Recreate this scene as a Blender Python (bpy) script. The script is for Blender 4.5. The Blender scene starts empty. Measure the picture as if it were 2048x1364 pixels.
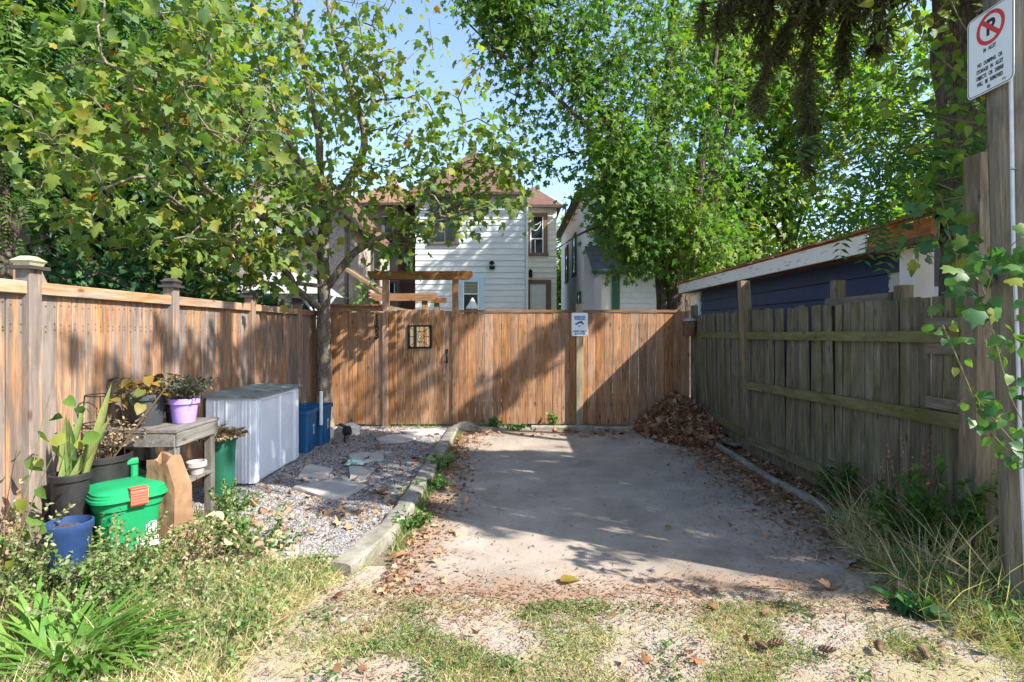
import bpy, bmesh, math, random
import numpy as np
from mathutils import Vector, Matrix, noise as mnoise

R = random.Random(7)
rng = np.random.default_rng(11)
sc = bpy.context.scene
COL = sc.collection
rad = math.radians

# ------------------------------------------------------------------ camera, sky, sun, exposure
F, HZ, CX, CH = 1100.0, 660.0, 1024.0, 1.54        # focal length (px), horizon row, centre column, eye height
cd = bpy.data.cameras.new('camera')
cd.sensor_width = 36.0
cd.lens = 36.0 * F / 2048.0
cd.shift_y = -(682.0 - HZ) / 2048.0
cd.clip_start = 0.05
cd.clip_end = 1000.0
cam = bpy.data.objects.new('camera', cd)
cam.location = (0, 0, CH)
cam.rotation_euler = (rad(90), 0, 0)
COL.objects.link(cam)
sc.camera = cam

TOSUN = Vector((1.0, -0.52, 0.99)).normalized()
SUN_EL = math.asin(TOSUN.z)
SUN_ROT = math.atan2(TOSUN.x, TOSUN.y)
world = bpy.data.worlds.new('World')
sc.world = world
world.use_nodes = True
wn = world.node_tree
bg = wn.nodes['Background']
sky = wn.nodes.new('ShaderNodeTexSky')
sky.sky_type = 'NISHITA'
sky.sun_disc = False
sky.sun_elevation = SUN_EL
sky.sun_rotation = SUN_ROT
sky.altitude = 100
sky.air_density = 1.0
sky.dust_density = 1.2
sky.ozone_density = 1.0
wn.links.new(sky.outputs[0], bg.inputs[0])
bg.inputs[1].default_value = 0.13
sd = bpy.data.lights.new('sun', 'SUN')
sd.energy = 4.7
sd.angle = rad(0.55)
sd.color = (1.0, 0.93, 0.82)
sun = bpy.data.objects.new('sun', sd)
sun.rotation_euler = (-TOSUN).to_track_quat('-Z', 'Y').to_euler()
sun.location = (8, -5, 12)
COL.objects.link(sun)
sc.view_settings.view_transform = 'Standard'
sc.view_settings.look = 'None'
sc.view_settings.gamma = 1.0
sc.view_settings.use_curve_mapping = False
sc.view_settings.exposure = 1.55
sc.render.engine = 'CYCLES'
sc.cycles.max_bounces = 8
sc.cycles.diffuse_bounces = 5
sc.cycles.transmission_bounces = 6
sc.cycles.use_denoising = True


def W(px, py, Y):
    """photo pixel + distance -> world point"""
    return Vector(((px - CX) / F * Y, Y, CH - (py - HZ) / F * Y))


def G(px, py, z=0.0):
    """photo pixel on the ground -> world point"""
    Y = (CH - z) * F / (py - HZ)
    return Vector(((px - CX) / F * Y, Y, z))


# ------------------------------------------------------------------ mesh helpers
class MB:
    def __init__(self):
        self.v, self.f = [], []

    def add(self, vs, fs, M=None):
        o = len(self.v)
        for p in vs:
            p = Vector(p)
            self.v.append(M @ p if M else p)
        self.f += [tuple(i + o for i in q) for q in fs]
        return self

    def box(self, x0, x1, y0, y1, z0, z1, M=None):
        return self.add([(x0, y0, z0), (x1, y0, z0), (x1, y1, z0), (x0, y1, z0), (x0, y0, z1), (x1, y0, z1), (x1, y1, z1), (x0, y1, z1)],
                        [(0, 3, 2, 1), (4, 5, 6, 7), (0, 1, 5, 4), (1, 2, 6, 5), (2, 3, 7, 6), (3, 0, 4, 7)], M)

    def cbox(self, x0, x1, y0, y1, z0, z1, c=0.004, axis=2, M=None):
        """box with its four long edges (along axis) chamfered"""
        lo = [x0, y0, z0]; hi = [x1, y1, z1]
        a, b = [(1, 2), (2, 0), (0, 1)][axis]
        P = [(lo[a] + c, lo[b]), (hi[a] - c, lo[b]), (hi[a], lo[b] + c), (hi[a], hi[b] - c), (hi[a] - c, hi[b]), (lo[a] + c, hi[b]), (lo[a], hi[b] - c), (lo[a], lo[b] + c)]
        vs = []
        for e in (lo[axis], hi[axis]):
            for (p, q) in P:
                t = [0, 0, 0]; t[a] = p; t[b] = q; t[axis] = e
                vs.append(tuple(t))
        fs = [tuple(range(7, -1, -1)), tuple(range(8, 16))] + [(i, (i + 1) % 8, 8 + (i + 1) % 8, 8 + i) for i in range(8)]
        return self.add(vs, fs, M)

    def tube(self, pts, rs, n=8, cap=True, M=None, wob=0.0, wsc=3.0, ws=1.0):
        pts = [Vector(p) for p in pts]
        if not hasattr(rs, '__len__'):
            rs = [rs] * len(pts)
        vs, fs = [], []
        up = Vector((0, 0, 1))
        d0 = (pts[1] - pts[0]).normalized()
        x = d0.orthogonal().normalized()
        for i, p in enumerate(pts):
            d = (pts[min(i + 1, len(pts) - 1)] - pts[max(i - 1, 0)]).normalized()
            x = (x - d * x.dot(d))
            x = x.normalized() if x.length > 1e-6 else d.orthogonal().normalized()
            y = d.cross(x)
            for k in range(n):
                a = 2 * math.pi * k / n
                dirv = x * math.cos(a) + y * math.sin(a)
                r = rs[i]
                if wob:
                    q = p + dirv * r
                    r *= 1 + wob * mnoise.noise(Vector((q.x * wsc, q.y * wsc, q.z * wsc * ws)))
                vs.append(p + dirv * r)
        for i in range(len(pts) - 1):
            for k in range(n):
                a, b = i * n + k, i * n + (k + 1) % n
                fs.append((a, b, b + n, a + n))
        if cap:
            fs.append(tuple(range(n - 1, -1, -1)))
            o = (len(pts) - 1) * n
            fs.append(tuple(range(o, o + n)))
        return self.add(vs, fs, M)

    def lathe(self, prof, n=24, M=None, cap0=True, cap1=True):
        vs, fs = [], []
        for (r, z) in prof:
            for k in range(n):
                a = 2 * math.pi * k / n
                vs.append((r * math.cos(a), r * math.sin(a), z))
        for i in range(len(prof) - 1):
            for k in range(n):
                a, b = i * n + k, i * n + (k + 1) % n
                fs.append((a, b, b + n, a + n))
        if cap0:
            fs.append(tuple(range(n - 1, -1, -1)))
        if cap1:
            o = (len(prof) - 1) * n
            fs.append(tuple(range(o, o + n)))
        return self.add(vs, fs, M)

    def loft(self, rings, cap0=True, cap1=True, M=None):
        n = len(rings[0])
        vs = [p for r in rings for p in r]
        fs = []
        for i in range(len(rings) - 1):
            for k in range(n):
                a, b = i * n + k, i * n + (k + 1) % n
                fs.append((a, b, b + n, a + n))
        if cap0:
            fs.append(tuple(range(n - 1, -1, -1)))
        if cap1:
            o = (len(rings) - 1) * n
            fs.append(tuple(range(o, o + n)))
        return self.add(vs, fs, M)

    def prism(self, poly, d0, d1, plane='xz', M=None):
        """2-D polygon extruded: plane xz -> along y, xy -> along z, yz -> along x"""
        def m(p, d):
            return {'xz': (p[0], d, p[1]), 'xy': (p[0], p[1], d), 'yz': (d, p[0], p[1])}[plane]
        n = len(poly)
        vs = [m(p, d0) for p in poly] + [m(p, d1) for p in poly]
        fs = [tuple(range(n - 1, -1, -1)), tuple(range(n, 2 * n))] + [(i, (i + 1) % n, n + (i + 1) % n, n + i) for i in range(n)]
        return self.add(vs, fs, M)

    def mesh(self, name, mat, smooth=False):
        me = bpy.data.meshes.new(name)
        me.from_pydata([tuple(p) for p in self.v], [], self.f)
        bm = bmesh.new()
        bm.from_mesh(me)
        bmesh.ops.recalc_face_normals(bm, faces=bm.faces)
        bm.to_mesh(me)
        bm.free()
        if mat:
            me.materials.append(mat)
        if smooth:
            me.polygons.foreach_set('use_smooth', [True] * len(me.polygons))
            me.set_sharp_from_angle(angle=rad(40))
        return me

    def build(self, name, mat, parent=None, smooth=False, loc=None, world=True, rot=None):
        """world=True: the collected points are world points (the parent is an unrotated root)"""
        if loc is None and parent is not None and world:
            o = wloc(parent)
            self.v = [p - o for p in self.v]
        return link(name, self.mesh(name, mat, smooth), parent, loc or (0, 0, 0), rot)


def wloc(o):
    p = Vector(o.location)
    while o.parent:
        o = o.parent
        p = p + o.location
    return p


def link(name, data, parent=None, loc=(0, 0, 0), rot=None):
    o = bpy.data.objects.new(name, data)
    COL.objects.link(o)
    if parent:
        o.parent = parent
    o.location = loc
    if rot is not None:
        o.rotation_euler = rot
    return o


def tag(o, label=None, cat=None, group=None, kind=None):
    if label: o['label'] = label
    if cat: o['category'] = cat
    if group: o['group'] = group
    if kind: o['kind'] = kind
    return o


def thing(name, label, cat, loc=(0, 0, 0), group=None, rz=0):
    o = link(name, None, None, loc, (0, 0, rz))
    o.empty_display_size = 0.1
    return tag(o, label, cat, group)


def npmesh(name, V, T, mat, tint=None, smooth=False):
    me = bpy.data.meshes.new(name)
    V = np.ascontiguousarray(V, dtype=np.float32)
    T = np.ascontiguousarray(T, dtype=np.int32)
    m, k = T.shape
    me.vertices.add(len(V)); me.vertices.foreach_set('co', V.ravel())
    me.loops.add(m * k); me.loops.foreach_set('vertex_index', T.ravel())
    me.polygons.add(m); me.polygons.foreach_set('loop_start', np.arange(m, dtype=np.int32) * k)
    if tint is not None:
        a = me.attributes.new('tint', 'FLOAT', 'POINT')
        a.data.foreach_set('value', np.ascontiguousarray(tint, dtype=np.float32))
    me.update(calc_edges=True)
    if smooth:
        me.polygons.foreach_set('use_smooth', np.ones(m, dtype=bool))
    me.materials.append(mat)
    return me


def nrm(a):
    return a / np.maximum(np.linalg.norm(a, axis=-1, keepdims=True), 1e-9)


def inst(tv, tf, P, D, N, S, tint=None):
    """place a template (tip along +y, face +z) at P with tip direction D, face normal hint N, size S"""
    P = np.asarray(P, float); n = len(P)
    Yv = nrm(np.asarray(D, float))
    X = nrm(np.cross(Yv, N)); Z = np.cross(X, Yv)
    S = np.asarray(S, float)
    if S.ndim == 1:
        S = np.stack([S, S, S], 1)
    t = np.asarray(tv, float)
    V = P[:, None, :] + (t[None, :, 0:1] * S[:, None, 0:1]) * X[:, None, :] + (t[None, :, 1:2] * S[:, None, 1:2]) * Yv[:, None, :] + (t[None, :, 2:3] * S[:, None, 2:3]) * Z[:, None, :]
    k = len(t)
    T = (np.asarray(tf)[None] + (np.arange(n) * k)[:, None, None]).reshape(-1, len(tf[0]))
    tt = np.repeat(tint if tint is not None else np.zeros(n), k)
    return V.reshape(-1, 3), T, tt


def merge(parts):
    Vs, Ts, tt, o = [], [], [], 0
    for (V, T, t) in parts:
        Vs.append(V); Ts.append(T + o); tt.append(t); o += len(V)
    return np.concatenate(Vs), np.concatenate(Ts), np.concatenate(tt)


def rdir(n):
    return nrm(rng.normal(size=(n, 3)))


# ------------------------------------------------------------------ leaf templates
def fan(outline, center, cup=0.12, droop=0.15):
    pts = [center] + outline
    V = [(x, y, -cup * abs(x) - droop * y * y + (0.0 if i else 0.03)) for i, (x, y) in enumerate(pts)]
    n = len(outline)
    return np.array(V), [(0, 1 + i, 1 + (i + 1) % n) for i in range(n)]


def mirror(half):
    return half + [(-x, y) for (x, y) in reversed(half) if x > 1e-6]


PLANE_LEAF = fan(mirror([(0, 0), (.16, -.07), (.44, .10), (.33, .28), (.52, .56), (.25, .56), (.19, .74), (0, 1.0)]), (0, .36), .22, .2)
PLANE_LEAF2 = fan(mirror([(0, 0), (.14, -.05), (.38, .14), (.30, .30), (.47, .60), (.21, .58), (.15, .74), (0, 1.0)]), (0, .36), -.25, .35)
MAPLE_LEAF = fan(mirror([(0, 0), (.34, .08), (.17, .26), (.50, .64), (.12, .58), (0, 1.0)]), (0, .34), .2, .2)
STAR_LEAF = fan(mirror([(0, 0), (.40, .22), (.45, .62), (.12, .58), (0, 1.0)]), (0, .4), .2, .25)


def ovate(w=.3, fold=.1, droop=.25, heart=0.0):
    ys = [0, .12, .35, .65, 1.0]
    ws = [0.02, .75, 1.0, .7, 0.0]
    V, T = [], []
    for y, q in zip(ys, ws):
        z = -droop * y * y
        yb = y - heart * (q if y < .2 else 0) * .5
        V += [(-w * q, yb, z + fold * q), (0, y, z), (w * q, yb, z + fold * q)]
    for i in range(len(ys) - 1):
        a = i * 3
        for s in (0, 1):
            T += [(a + s, a + s + 1, a + s + 4), (a + s, a + s + 4, a + s + 3)]
    return np.array(V), T


OVATE = ovate()
HEART = ovate(.45, .10, .25, .4)


def frond(n=7, w=.055, ll=.30, droop=.35):
    V, T = [], []
    for i in range(n):
        y = .12 + .85 * i / (n - 1)
        for s in (-1, 1):
            o = len(V)
            L = ll * (1 - .45 * abs(i / (n - 1) - .4))
            z0 = -droop * y * y
            V += [(0, y, z0), (s * L * .5, y + .02 + w, z0 - .03), (s * L, y + .09, z0 - .10), (s * L * .5, y + .04 - w, z0 - .03)]
            T += [(o, o + 1, o + 2), (o, o + 2, o + 3)]
    o = len(V)
    V += [(-.008, 0, 0), (.008, 0, 0), (0, 1, -droop)]
    T += [(o, o + 1, o + 2)]
    return np.array(V), T


FROND = frond()
FROND_FINE = frond(9, .03, .16, .3)


def blade(bend=.3, seg=3):
    V, T = [], []
    for i in range(seg):
        t = i / seg
        w = 1 - .55 * t
        V += [(-w, t - .25 * bend * t * t, bend * t * t), (w, t - .25 * bend * t * t, bend * t * t)]
    V.append((0, 1 - .25 * bend, bend))
    for i in range(seg - 1):
        a = 2 * i
        T += [(a, a + 1, a + 3), (a, a + 3, a + 2)]
    a = 2 * (seg - 1)
    T.append((a, a + 1, a + 2))
    return np.array(V), T


BLADES = [blade(b) for b in (.15, .45, .8)]
STONE = (np.array([(1, 0, 0), (0, 1, 0), (-1, 0, 0), (0, -1, 0), (.1, .1, .62), (.5, .55, .3), (-.55, -.4, .35)]),
         [(0, 1, 5), (0, 5, 4), (1, 4, 5), (1, 2, 4), (2, 6, 4), (2, 3, 6), (3, 4, 6), (3, 0, 4)])


# ------------------------------------------------------------------ material helpers
def nd(nt, t, ins=None, **pr):
    n = nt.nodes.new('ShaderNode' + t)
    for k, v in pr.items():
        setattr(n, k, v)
    for k, v in (ins or {}).items():
        s = n.inputs[k]
        if isinstance(v, bpy.types.NodeSocket):
            nt.links.new(v, s)
        else:
            s.default_value = v
    return n


def c4(c):
    return (c[0], c[1], c[2], 1.0)


def ramp(nt, fac, stops):
    n = nd(nt, 'ValToRGB', {'Fac': fac})
    e = n.color_ramp.elements
    while len(e) < len(stops):
        e.new(0.5)
    for i, (p, c) in enumerate(stops):
        e[i].position = p
        e[i].color = c4(c)
    return n.outputs['Color']


def even(cols, lo=.25, hi=.75):
    n = len(cols)
    return [(lo + (hi - lo) * i / max(1, n - 1), c) for i, c in enumerate(cols)]


def mixc(nt, fac, a, b, blend='MIX'):
    n = nt.nodes.new('ShaderNodeMix')
    n.data_type = 'RGBA'; n.blend_type = blend
    for s, v in ((n.inputs[0], fac), (n.inputs[6], a), (n.inputs[7], b)):
        if isinstance(v, bpy.types.NodeSocket):
            nt.links.new(v, s)
        else:
            s.default_value = v if not isinstance(v, tuple) or len(v) == 4 else c4(v)
    return n.outputs[2]


def rng_map(nt, v, a, b, lo=0.0, hi=1.0):
    return nd(nt, 'MapRange', {0: v, 1: a, 2: b, 3: lo, 4: hi}).outputs[0]


def math2(nt, op, a, b=0.0):
    return nd(nt, 'Math', {0: a, 1: b}, operation=op).outputs[0]


def newmat(name):
    m = bpy.data.materials.new(name)
    m.use_nodes = True
    nt = m.node_tree
    return m, nt, nt.nodes['Principled BSDF']


def coords(nt, scale=(1, 1, 1), rand=True):
    tc = nd(nt, 'TexCoord').outputs['Object']
    oi = nd(nt, 'ObjectInfo').outputs['Random']
    if rand:
        off = nd(nt, 'CombineXYZ', {0: math2(nt, 'MULTIPLY', oi, 37.0), 1: math2(nt, 'MULTIPLY', oi, 53.0), 2: math2(nt, 'MULTIPLY', oi, 71.0)}).outputs[0]
        tc = nd(nt, 'VectorMath', {0: tc, 1: off}, operation='ADD').outputs[0]
    return tc, oi


def scaled(nt, v, s):
    return nd(nt, 'VectorMath', {0: v, 1: s}, operation='MULTIPLY').outputs[0]


def noise(nt, v, scale, detail=4, rough=.55, dist=0.0):
    return nd(nt, 'TexNoise', {'Vector': v, 'Scale': scale, 'Detail': detail, 'Roughness': rough, 'Distortion': dist}).outputs['Fac']


def bump(nt, b, h, strength=.3, dist=.01):
    n = nd(nt, 'Bump', {'Height': h, 'Strength': strength, 'Distance': dist})
    nt.links.new(n.outputs[0], b.inputs['Normal'])


def wood(name, cols, axis=2, grey=None, greyamt=0.5, moss=None, mossamt=0.5, rough=.8, knots=True, vary=.35, grain=1.0, stain=None):
    m, nt, b = newmat(name)
    tc, oi = coords(nt)
    s = [16.0, 16.0, 16.0]; s[axis] = 0.9
    g = noise(nt, scaled(nt, tc, tuple(s)), 3.2, 8, .62, .5)
    s2 = [60.0, 60.0, 60.0]; s2[axis] = 1.6
    fine = noise(nt, scaled(nt, tc, tuple(s2)), 2.0, 3, .6)
    gg = math2(nt, 'ADD', math2(nt, 'MULTIPLY', g, .7), math2(nt, 'MULTIPLY', fine, .3))
    col = ramp(nt, gg, even(cols, .32, .68))
    if grey is not None:
        s3 = [13.0, 13.0, 13.0]; s3[axis] = 0.9
        wv = noise(nt, scaled(nt, tc, tuple(s3)), 1.6, 5, .6, .6)
        wv = math2(nt, 'ADD', wv, math2(nt, 'MULTIPLY', math2(nt, 'SUBTRACT', oi, .5), .16))
        f = rng_map(nt, wv, .66 - .36 * greyamt, .86 - .36 * greyamt)
        gcol = mixc(nt, fine, (grey[0] * .6, grey[1] * .6, grey[2] * .6), (grey[0] * 1.3, grey[1] * 1.3, grey[2] * 1.3))
        col = mixc(nt, f, col, gcol)
    if moss is not None:
        s4 = [3.0, 3.0, 3.0]; s4[axis] = 1.0
        mv = noise(nt, scaled(nt, tc, tuple(s4)), 1.8, 6, .65, .3)
        mv = math2(nt, 'ADD', mv, math2(nt, 'MULTIPLY', math2(nt, 'SUBTRACT', oi, .5), .25))
        f = rng_map(nt, mv, .68 - .4 * mossamt, .95 - .4 * mossamt, 0, .85)
        col = mixc(nt, f, col, moss)
    if knots:
        s5 = [9.0, 9.0, 9.0]; s5[axis] = 3.4
        vo = nd(nt, 'TexVoronoi', {'Vector': scaled(nt, tc, tuple(s5)), 'Scale': 1.0, 'Randomness': 1.0})
        k = rng_map(nt, vo.outputs['Distance'], .06, .17, 1, 0)
        col = mixc(nt, math2(nt, 'MULTIPLY', k, .75), col, (cols[0][0] * .35, cols[0][1] * .3, cols[0][2] * .3))
    s6 = [5.0, 5.0, 5.0]; s6[axis] = 1.1
    stain = rng_map(nt, noise(nt, scaled(nt, tc, tuple(s6)), 1.5, 6, .65, 1.2), .36, .62, .66, 1.12)
    col = mixc(nt, 1.0, col, nd(nt, 'CombineColor', {0: stain, 1: stain, 2: stain}).outputs[0], 'MULTIPLY')
    hs = nd(nt, 'HueSaturation', {'Color': col, 'Value': math2(nt, 'ADD', 1 - vary / 2, math2(nt, 'MULTIPLY', oi, vary)), 'Saturation': math2(nt, 'ADD', .88, math2(nt, 'MULTIPLY', math2(nt, 'FRACT', math2(nt, 'MULTIPLY', oi, 7.3)), .24))})
    nt.links.new(hs.outputs[0], b.inputs['Base Color'])
    b.inputs['Roughness'].default_value = rough
    b.inputs['Specular IOR Level'].default_value = .25
    bump(nt, b, gg, .45 * grain, .006)
    return m


def plain(name, cols, scale=6.0, rough=.6, metal=0.0, bmp=0.0, bscale=None, spec=.4, detail=5, lo=.3, hi=.7, rand=True, stretch=(1, 1, 1), dirt=None, dirtamt=.5, vary=0.0):
    m, nt, b = newmat(name)
    tc, oi = coords(nt, rand=rand)
    v = scaled(nt, tc, stretch)
    f = noise(nt, v, scale, detail, .6)
    col = ramp(nt, f, even(cols, lo, hi)) if len(cols) > 1 else mixc(nt, 0.0, cols[0], cols[0])
    if dirt is not None:
        d = noise(nt, tc, 3.0, 7, .68)
        col = mixc(nt, rng_map(nt, d, .75 - .4 * dirtamt, 1.0 - .35 * dirtamt), col, dirt)
    if vary:
        col = nd(nt, 'HueSaturation', {'Color': col, 'Value': math2(nt, 'ADD', 1 - vary / 2, math2(nt, 'MULTIPLY', oi, vary))}).outputs[0]
    nt.links.new(col, b.inputs['Base Color'])
    b.inputs['Roughness'].default_value = rough
    b.inputs['Metallic'].default_value = metal
    b.inputs['Specular IOR Level'].default_value = spec
    if bmp:
        bump(nt, b, noise(nt, v, bscale or scale * 4, 5, .6), bmp, .01)
    return m


def leafmat(name, cols, trans=.35, rough=.55, tr_mul=(1.4, 1.6, .5), spec=.25):
    m, nt, b = newmat(name)
    at = nd(nt, 'Attribute', attribute_name='tint').outputs['Fac']
    n = len(cols)
    col = ramp(nt, at, [(i / max(1, n - 1), c) for i, c in enumerate(cols)])
    tc = nd(nt, 'TexCoord').outputs['Object']
    col = nd(nt, 'HueSaturation', {'Color': col, 'Value': rng_map(nt, noise(nt, tc, 14.0, 3), .3, .7, .82, 1.2)}).outputs[0]
    nt.links.new(col, b.inputs['Base Color'])
    b.inputs['Roughness'].default_value = rough
    b.inputs['Specular IOR Level'].default_value = spec
    tr = nd(nt, 'BsdfTranslucent', {'Color': mixc(nt, 1.0, col, tr_mul, 'MULTIPLY')})
    mx = nd(nt, 'MixShader', {0: trans, 1: b.outputs[0], 2: tr.outputs[0]})
    nt.links.new(mx.outputs[0], nt.nodes['Material Output'].inputs[0])
    return m


MT = {}
MT['cedar'] = wood('cedar boards', [(.155, .074, .035), (.325, .165, .080), (.46, .255, .130)], grey=(.27, .20, .155), greyamt=.42)
MT['cedar_x'] = wood('cedar beams', [(.14, .065, .028), (.24, .12, .054), (.33, .185, .09)], axis=0, grey=(.22, .165, .125), greyamt=.35)
MT['cedar_weathered'] = wood('weathered cedar boards', [(.19, .085, .04), (.34, .18, .09), (.46, .28, .155)], grey=(.165, .138, .124), greyamt=.8, vary=.25)
MT['cedar_weathered_y'] = wood('weathered cedar rails', [(.20, .10, .05), (.32, .18, .095), (.42, .26, .15)], axis=1, grey=(.25, .21, .175), greyamt=.6)
MT['treated'] = wood('treated pine post', [(.20, .155, .095), (.28, .225, .14), (.36, .295, .19)], grey=(.22, .20, .16), greyamt=.5, knots=False)
MT['mossy'] = wood('mossy old boards', [(.088, .074, .050), (.158, .135, .097), (.24, .208, .158)], grey=(.19, .172, .145), greyamt=.5, moss=(.088, .092, .028), mossamt=.60, vary=.5)
MT['mossy_y'] = wood('mossy old rails', [(.10, .088, .053), (.165, .145, .09), (.235, .21, .145)], axis=1, grey=(.22, .20, .165), greyamt=.35, moss=(.125, .13, .034), mossamt=.75, vary=.3)
MT['oldpost'] = wood('old fence post', [(.12, .095, .058), (.20, .16, .10), (.285, .235, .16)], grey=(.22, .195, .16), greyamt=.5, vary=.2)
MT['pole'] = wood('utility pole wood', [(.055, .044, .030), (.17, .142, .10), (.30, .26, .20)], grey=(.20, .185, .155), greyamt=.6, knots=False, grain=3.5, vary=.1)
MT['greywood'] = wood('grey weathered bench wood', [(.075, .066, .058), (.13, .117, .105), (.20, .185, .168)], axis=1, grey=(.17, .165, .16), greyamt=.6, vary=.2)
MT['greywood_z'] = wood('grey weathered bench legs', [(.07, .062, .055), (.12, .108, .096), (.185, .17, .155)], axis=2, grey=(.16, .155, .15), greyamt=.6, vary=.2)
MT['greyplank'] = wood('grey plank', [(.085, .07, .055), (.14, .12, .095), (.20, .175, .145)], axis=1, vary=.3)
MT['rawwood'] = wood('bare orange roof wood', [(.22, .07, .022), (.40, .15, .05), (.50, .22, .08)], axis=1, vary=.3)
MT['soffit'] = wood('brown soffit wood', [(.13, .085, .055), (.22, .15, .10), (.30, .21, .14)], axis=1, vary=.2)
MT['concrete_kerb'] = plain('old kerb concrete', [(.13, .12, .10), (.21, .20, .17), (.29, .275, .24)], 9, .9, bmp=.5, bscale=70, dirt=(.12, .12, .06), dirtamt=.5, vary=.15)
MT['flagstone'] = plain('flagstone', [(.26, .245, .235), (.35, .33, .315), (.42, .395, .37)], 5, .85, bmp=.35, bscale=30, dirt=(.17, .14, .10), dirtamt=.35, vary=.2)
MT['rock'] = plain('pale rock', [(.30, .27, .24), (.50, .47, .44), (.62, .59, .56)], 6, .9, bmp=.6, bscale=20)
MT['blackplastic'] = plain('black plastic', [(.012, .012, .014), (.022, .022, .024)], 12, .5, spec=.4, dirt=(.08, .065, .05), dirtamt=.3)
MT['greyplastic'] = plain('dark grey plastic', [(.035, .04, .047), (.05, .056, .063)], 8, .55, dirt=(.10, .09, .07), dirtamt=.25)
MT['purple'] = plain('lilac plastic', [(.34, .22, .66), (.38, .26, .70)], 5, .45)
MT['greenbin'] = plain('green bin plastic', [(.006, .20, .075), (.010, .26, .10)], 4, .5, dirt=(.12, .16, .10), dirtamt=.25)
MT['darkgreen'] = plain('dark green plastic', [(.008, .085, .05), (.014, .11, .065)], 5, .5, dirt=(.07, .09, .05), dirtamt=.25)
MT['redplastic'] = plain('faded red plastic', [(.50, .075, .045), (.60, .11, .07)], 8, .55)
MT['bluebox'] = plain('blue box plastic', [(.010, .075, .19), (.015, .10, .24)], 5, .55, dirt=(.10, .13, .17), dirtamt=.25)
MT['bluetub'] = plain('blue glazed tub', [(.008, .026, .085), (.016, .045, .14)], 7, .6, dirt=(.09, .10, .11), dirtamt=.5)
MT['steelwhite'] = plain('white painted steel', [(.60, .66, .76), (.72, .77, .84)], 2.5, .5, dirt=(.42, .42, .40), dirtamt=.08)
MT['lidgrey'] = plain('mossy steel lid', [(.09, .11, .11), (.15, .18, .18), (.24, .27, .265)], 6, .75, dirt=(.09, .10, .06), dirtamt=.55)
MT['blackmetal'] = plain('black iron', [(.006, .006, .006), (.012, .0115, .011)], 20, .6, spec=.25)
MT['capblack'] = plain('black post cap', [(.03, .028, .027), (.055, .05, .048)], 12, .55)
MT['capcopper'] = plain('pale copper cap roof', [(.36, .35, .22), (.50, .48, .33)], 6, .45, metal=.3)
MT['alum'] = plain('grey conduit', [(.42, .44, .48), (.55, .57, .60)], 10, .5, metal=.2)
MT['rust'] = plain('rusty tin', [(.07, .032, .018), (.13, .07, .04), (.17, .12, .09)], 14, .85, bmp=.4)
MT['galv'] = plain('galvanised lid', [(.22, .24, .25), (.34, .36, .37)], 14, .6, metal=.4)
MT['signwhite'] = plain('white sign face', [(.62, .68, .74), (.70, .75, .80)], 3, .5)
MT['signblack'] = plain('black sign ink', [(.015, .017, .025)], 3, .5)
MT['signred'] = plain('red sign ink', [(.52, .035, .035)], 3, .5)
MT['signblue'] = plain('blue sign ink', [(.012, .045, .26)], 3, .5)
MT['signnavy'] = plain('navy sign ink', [(.008, .014, .06)], 3, .5)
MT['boltgrey'] = plain('bolt head', [(.16, .17, .18)], 3, .5, metal=.6)
MT['binprint'] = plain('white print', [(.70, .74, .70)], 3, .6)


def barkmat(name, cols, scale=10, zs=.35, strength=.8, patches=None):
    m, nt, b = newmat(name)
    tc, oi = coords(nt, rand=False)
    v = scaled(nt, tc, (1, 1, zs))
    f = noise(nt, v, scale, 8, .65, .6)
    vo = nd(nt, 'TexVoronoi', {'Vector': v, 'Scale': scale * 2.2}, feature='DISTANCE_TO_EDGE').outputs['Distance']
    h = math2(nt, 'ADD', f, math2(nt, 'MULTIPLY', rng_map(nt, vo, 0, .3), .25))
    col = ramp(nt, h, even(cols, .35, .85))
    if patches:
        p = noise(nt, scaled(nt, tc, (1, 1, .5)), 9, 2, .4)
        col = mixc(nt, rng_map(nt, p, .52, .58), col, patches)
    nt.links.new(col, b.inputs['Base Color'])
    b.inputs['Roughness'].default_value = .95
    b.inputs['Specular IOR Level'].default_value = .15
    bump(nt, b, h, strength, .03)
    return m


def paper_mat():
    m, nt, b = newmat('crumpled kraft paper')
    tc, _ = coords(nt, rand=False)
    w_ = nd(nt, 'VectorMath', {0: tc, 1: scaled(nt, nd(nt, 'TexNoise', {'Vector': tc, 'Scale': 6.0}).outputs['Color'], (.08, .08, .08))}, operation='ADD').outputs[0]
    v1 = nd(nt, 'TexVoronoi', {'Vector': w_, 'Scale': 11.0}).outputs['Distance']
    v2 = nd(nt, 'TexVoronoi', {'Vector': w_, 'Scale': 26.0}).outputs['Distance']
    h = math2(nt, 'ADD', v1, math2(nt, 'MULTIPLY', v2, .4))
    nt.links.new(ramp(nt, noise(nt, tc, 7, 4), even([(.155, .092, .052), (.20, .122, .07), (.245, .158, .095)])), b.inputs['Base Color'])
    b.inputs['Roughness'].default_value = .85
    b.inputs['Specular IOR Level'].default_value = .2
    bump(nt, b, h, .35, .012)
    return m
MT['paperbag'] = paper_mat()
MT['bark_plane'] = barkmat('plane tree bark', [(.055, .045, .036), (.125, .105, .085), (.22, .19, .155)], 16, .4, .5, (.20, .175, .135))
MT['bark_maple'] = barkmat('maple bark', [(.030, .025, .020), (.075, .062, .05), (.125, .108, .09)], 9, .3, .9)
MT['bark_spruce'] = barkmat('spruce bark', [(.045, .036, .031), (.12, .098, .088), (.21, .18, .16)], 15, .28, .8)
MT['leaf_plane'] = leafmat('plane leaves', [(.062, .125, .050), (.105, .170, .050), (.16, .215, .05), (.25, .24, .05), (.24, .14, .022), (.22, .06, .02)], .45, tr_mul=(1.3, 1.6, .5))
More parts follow.
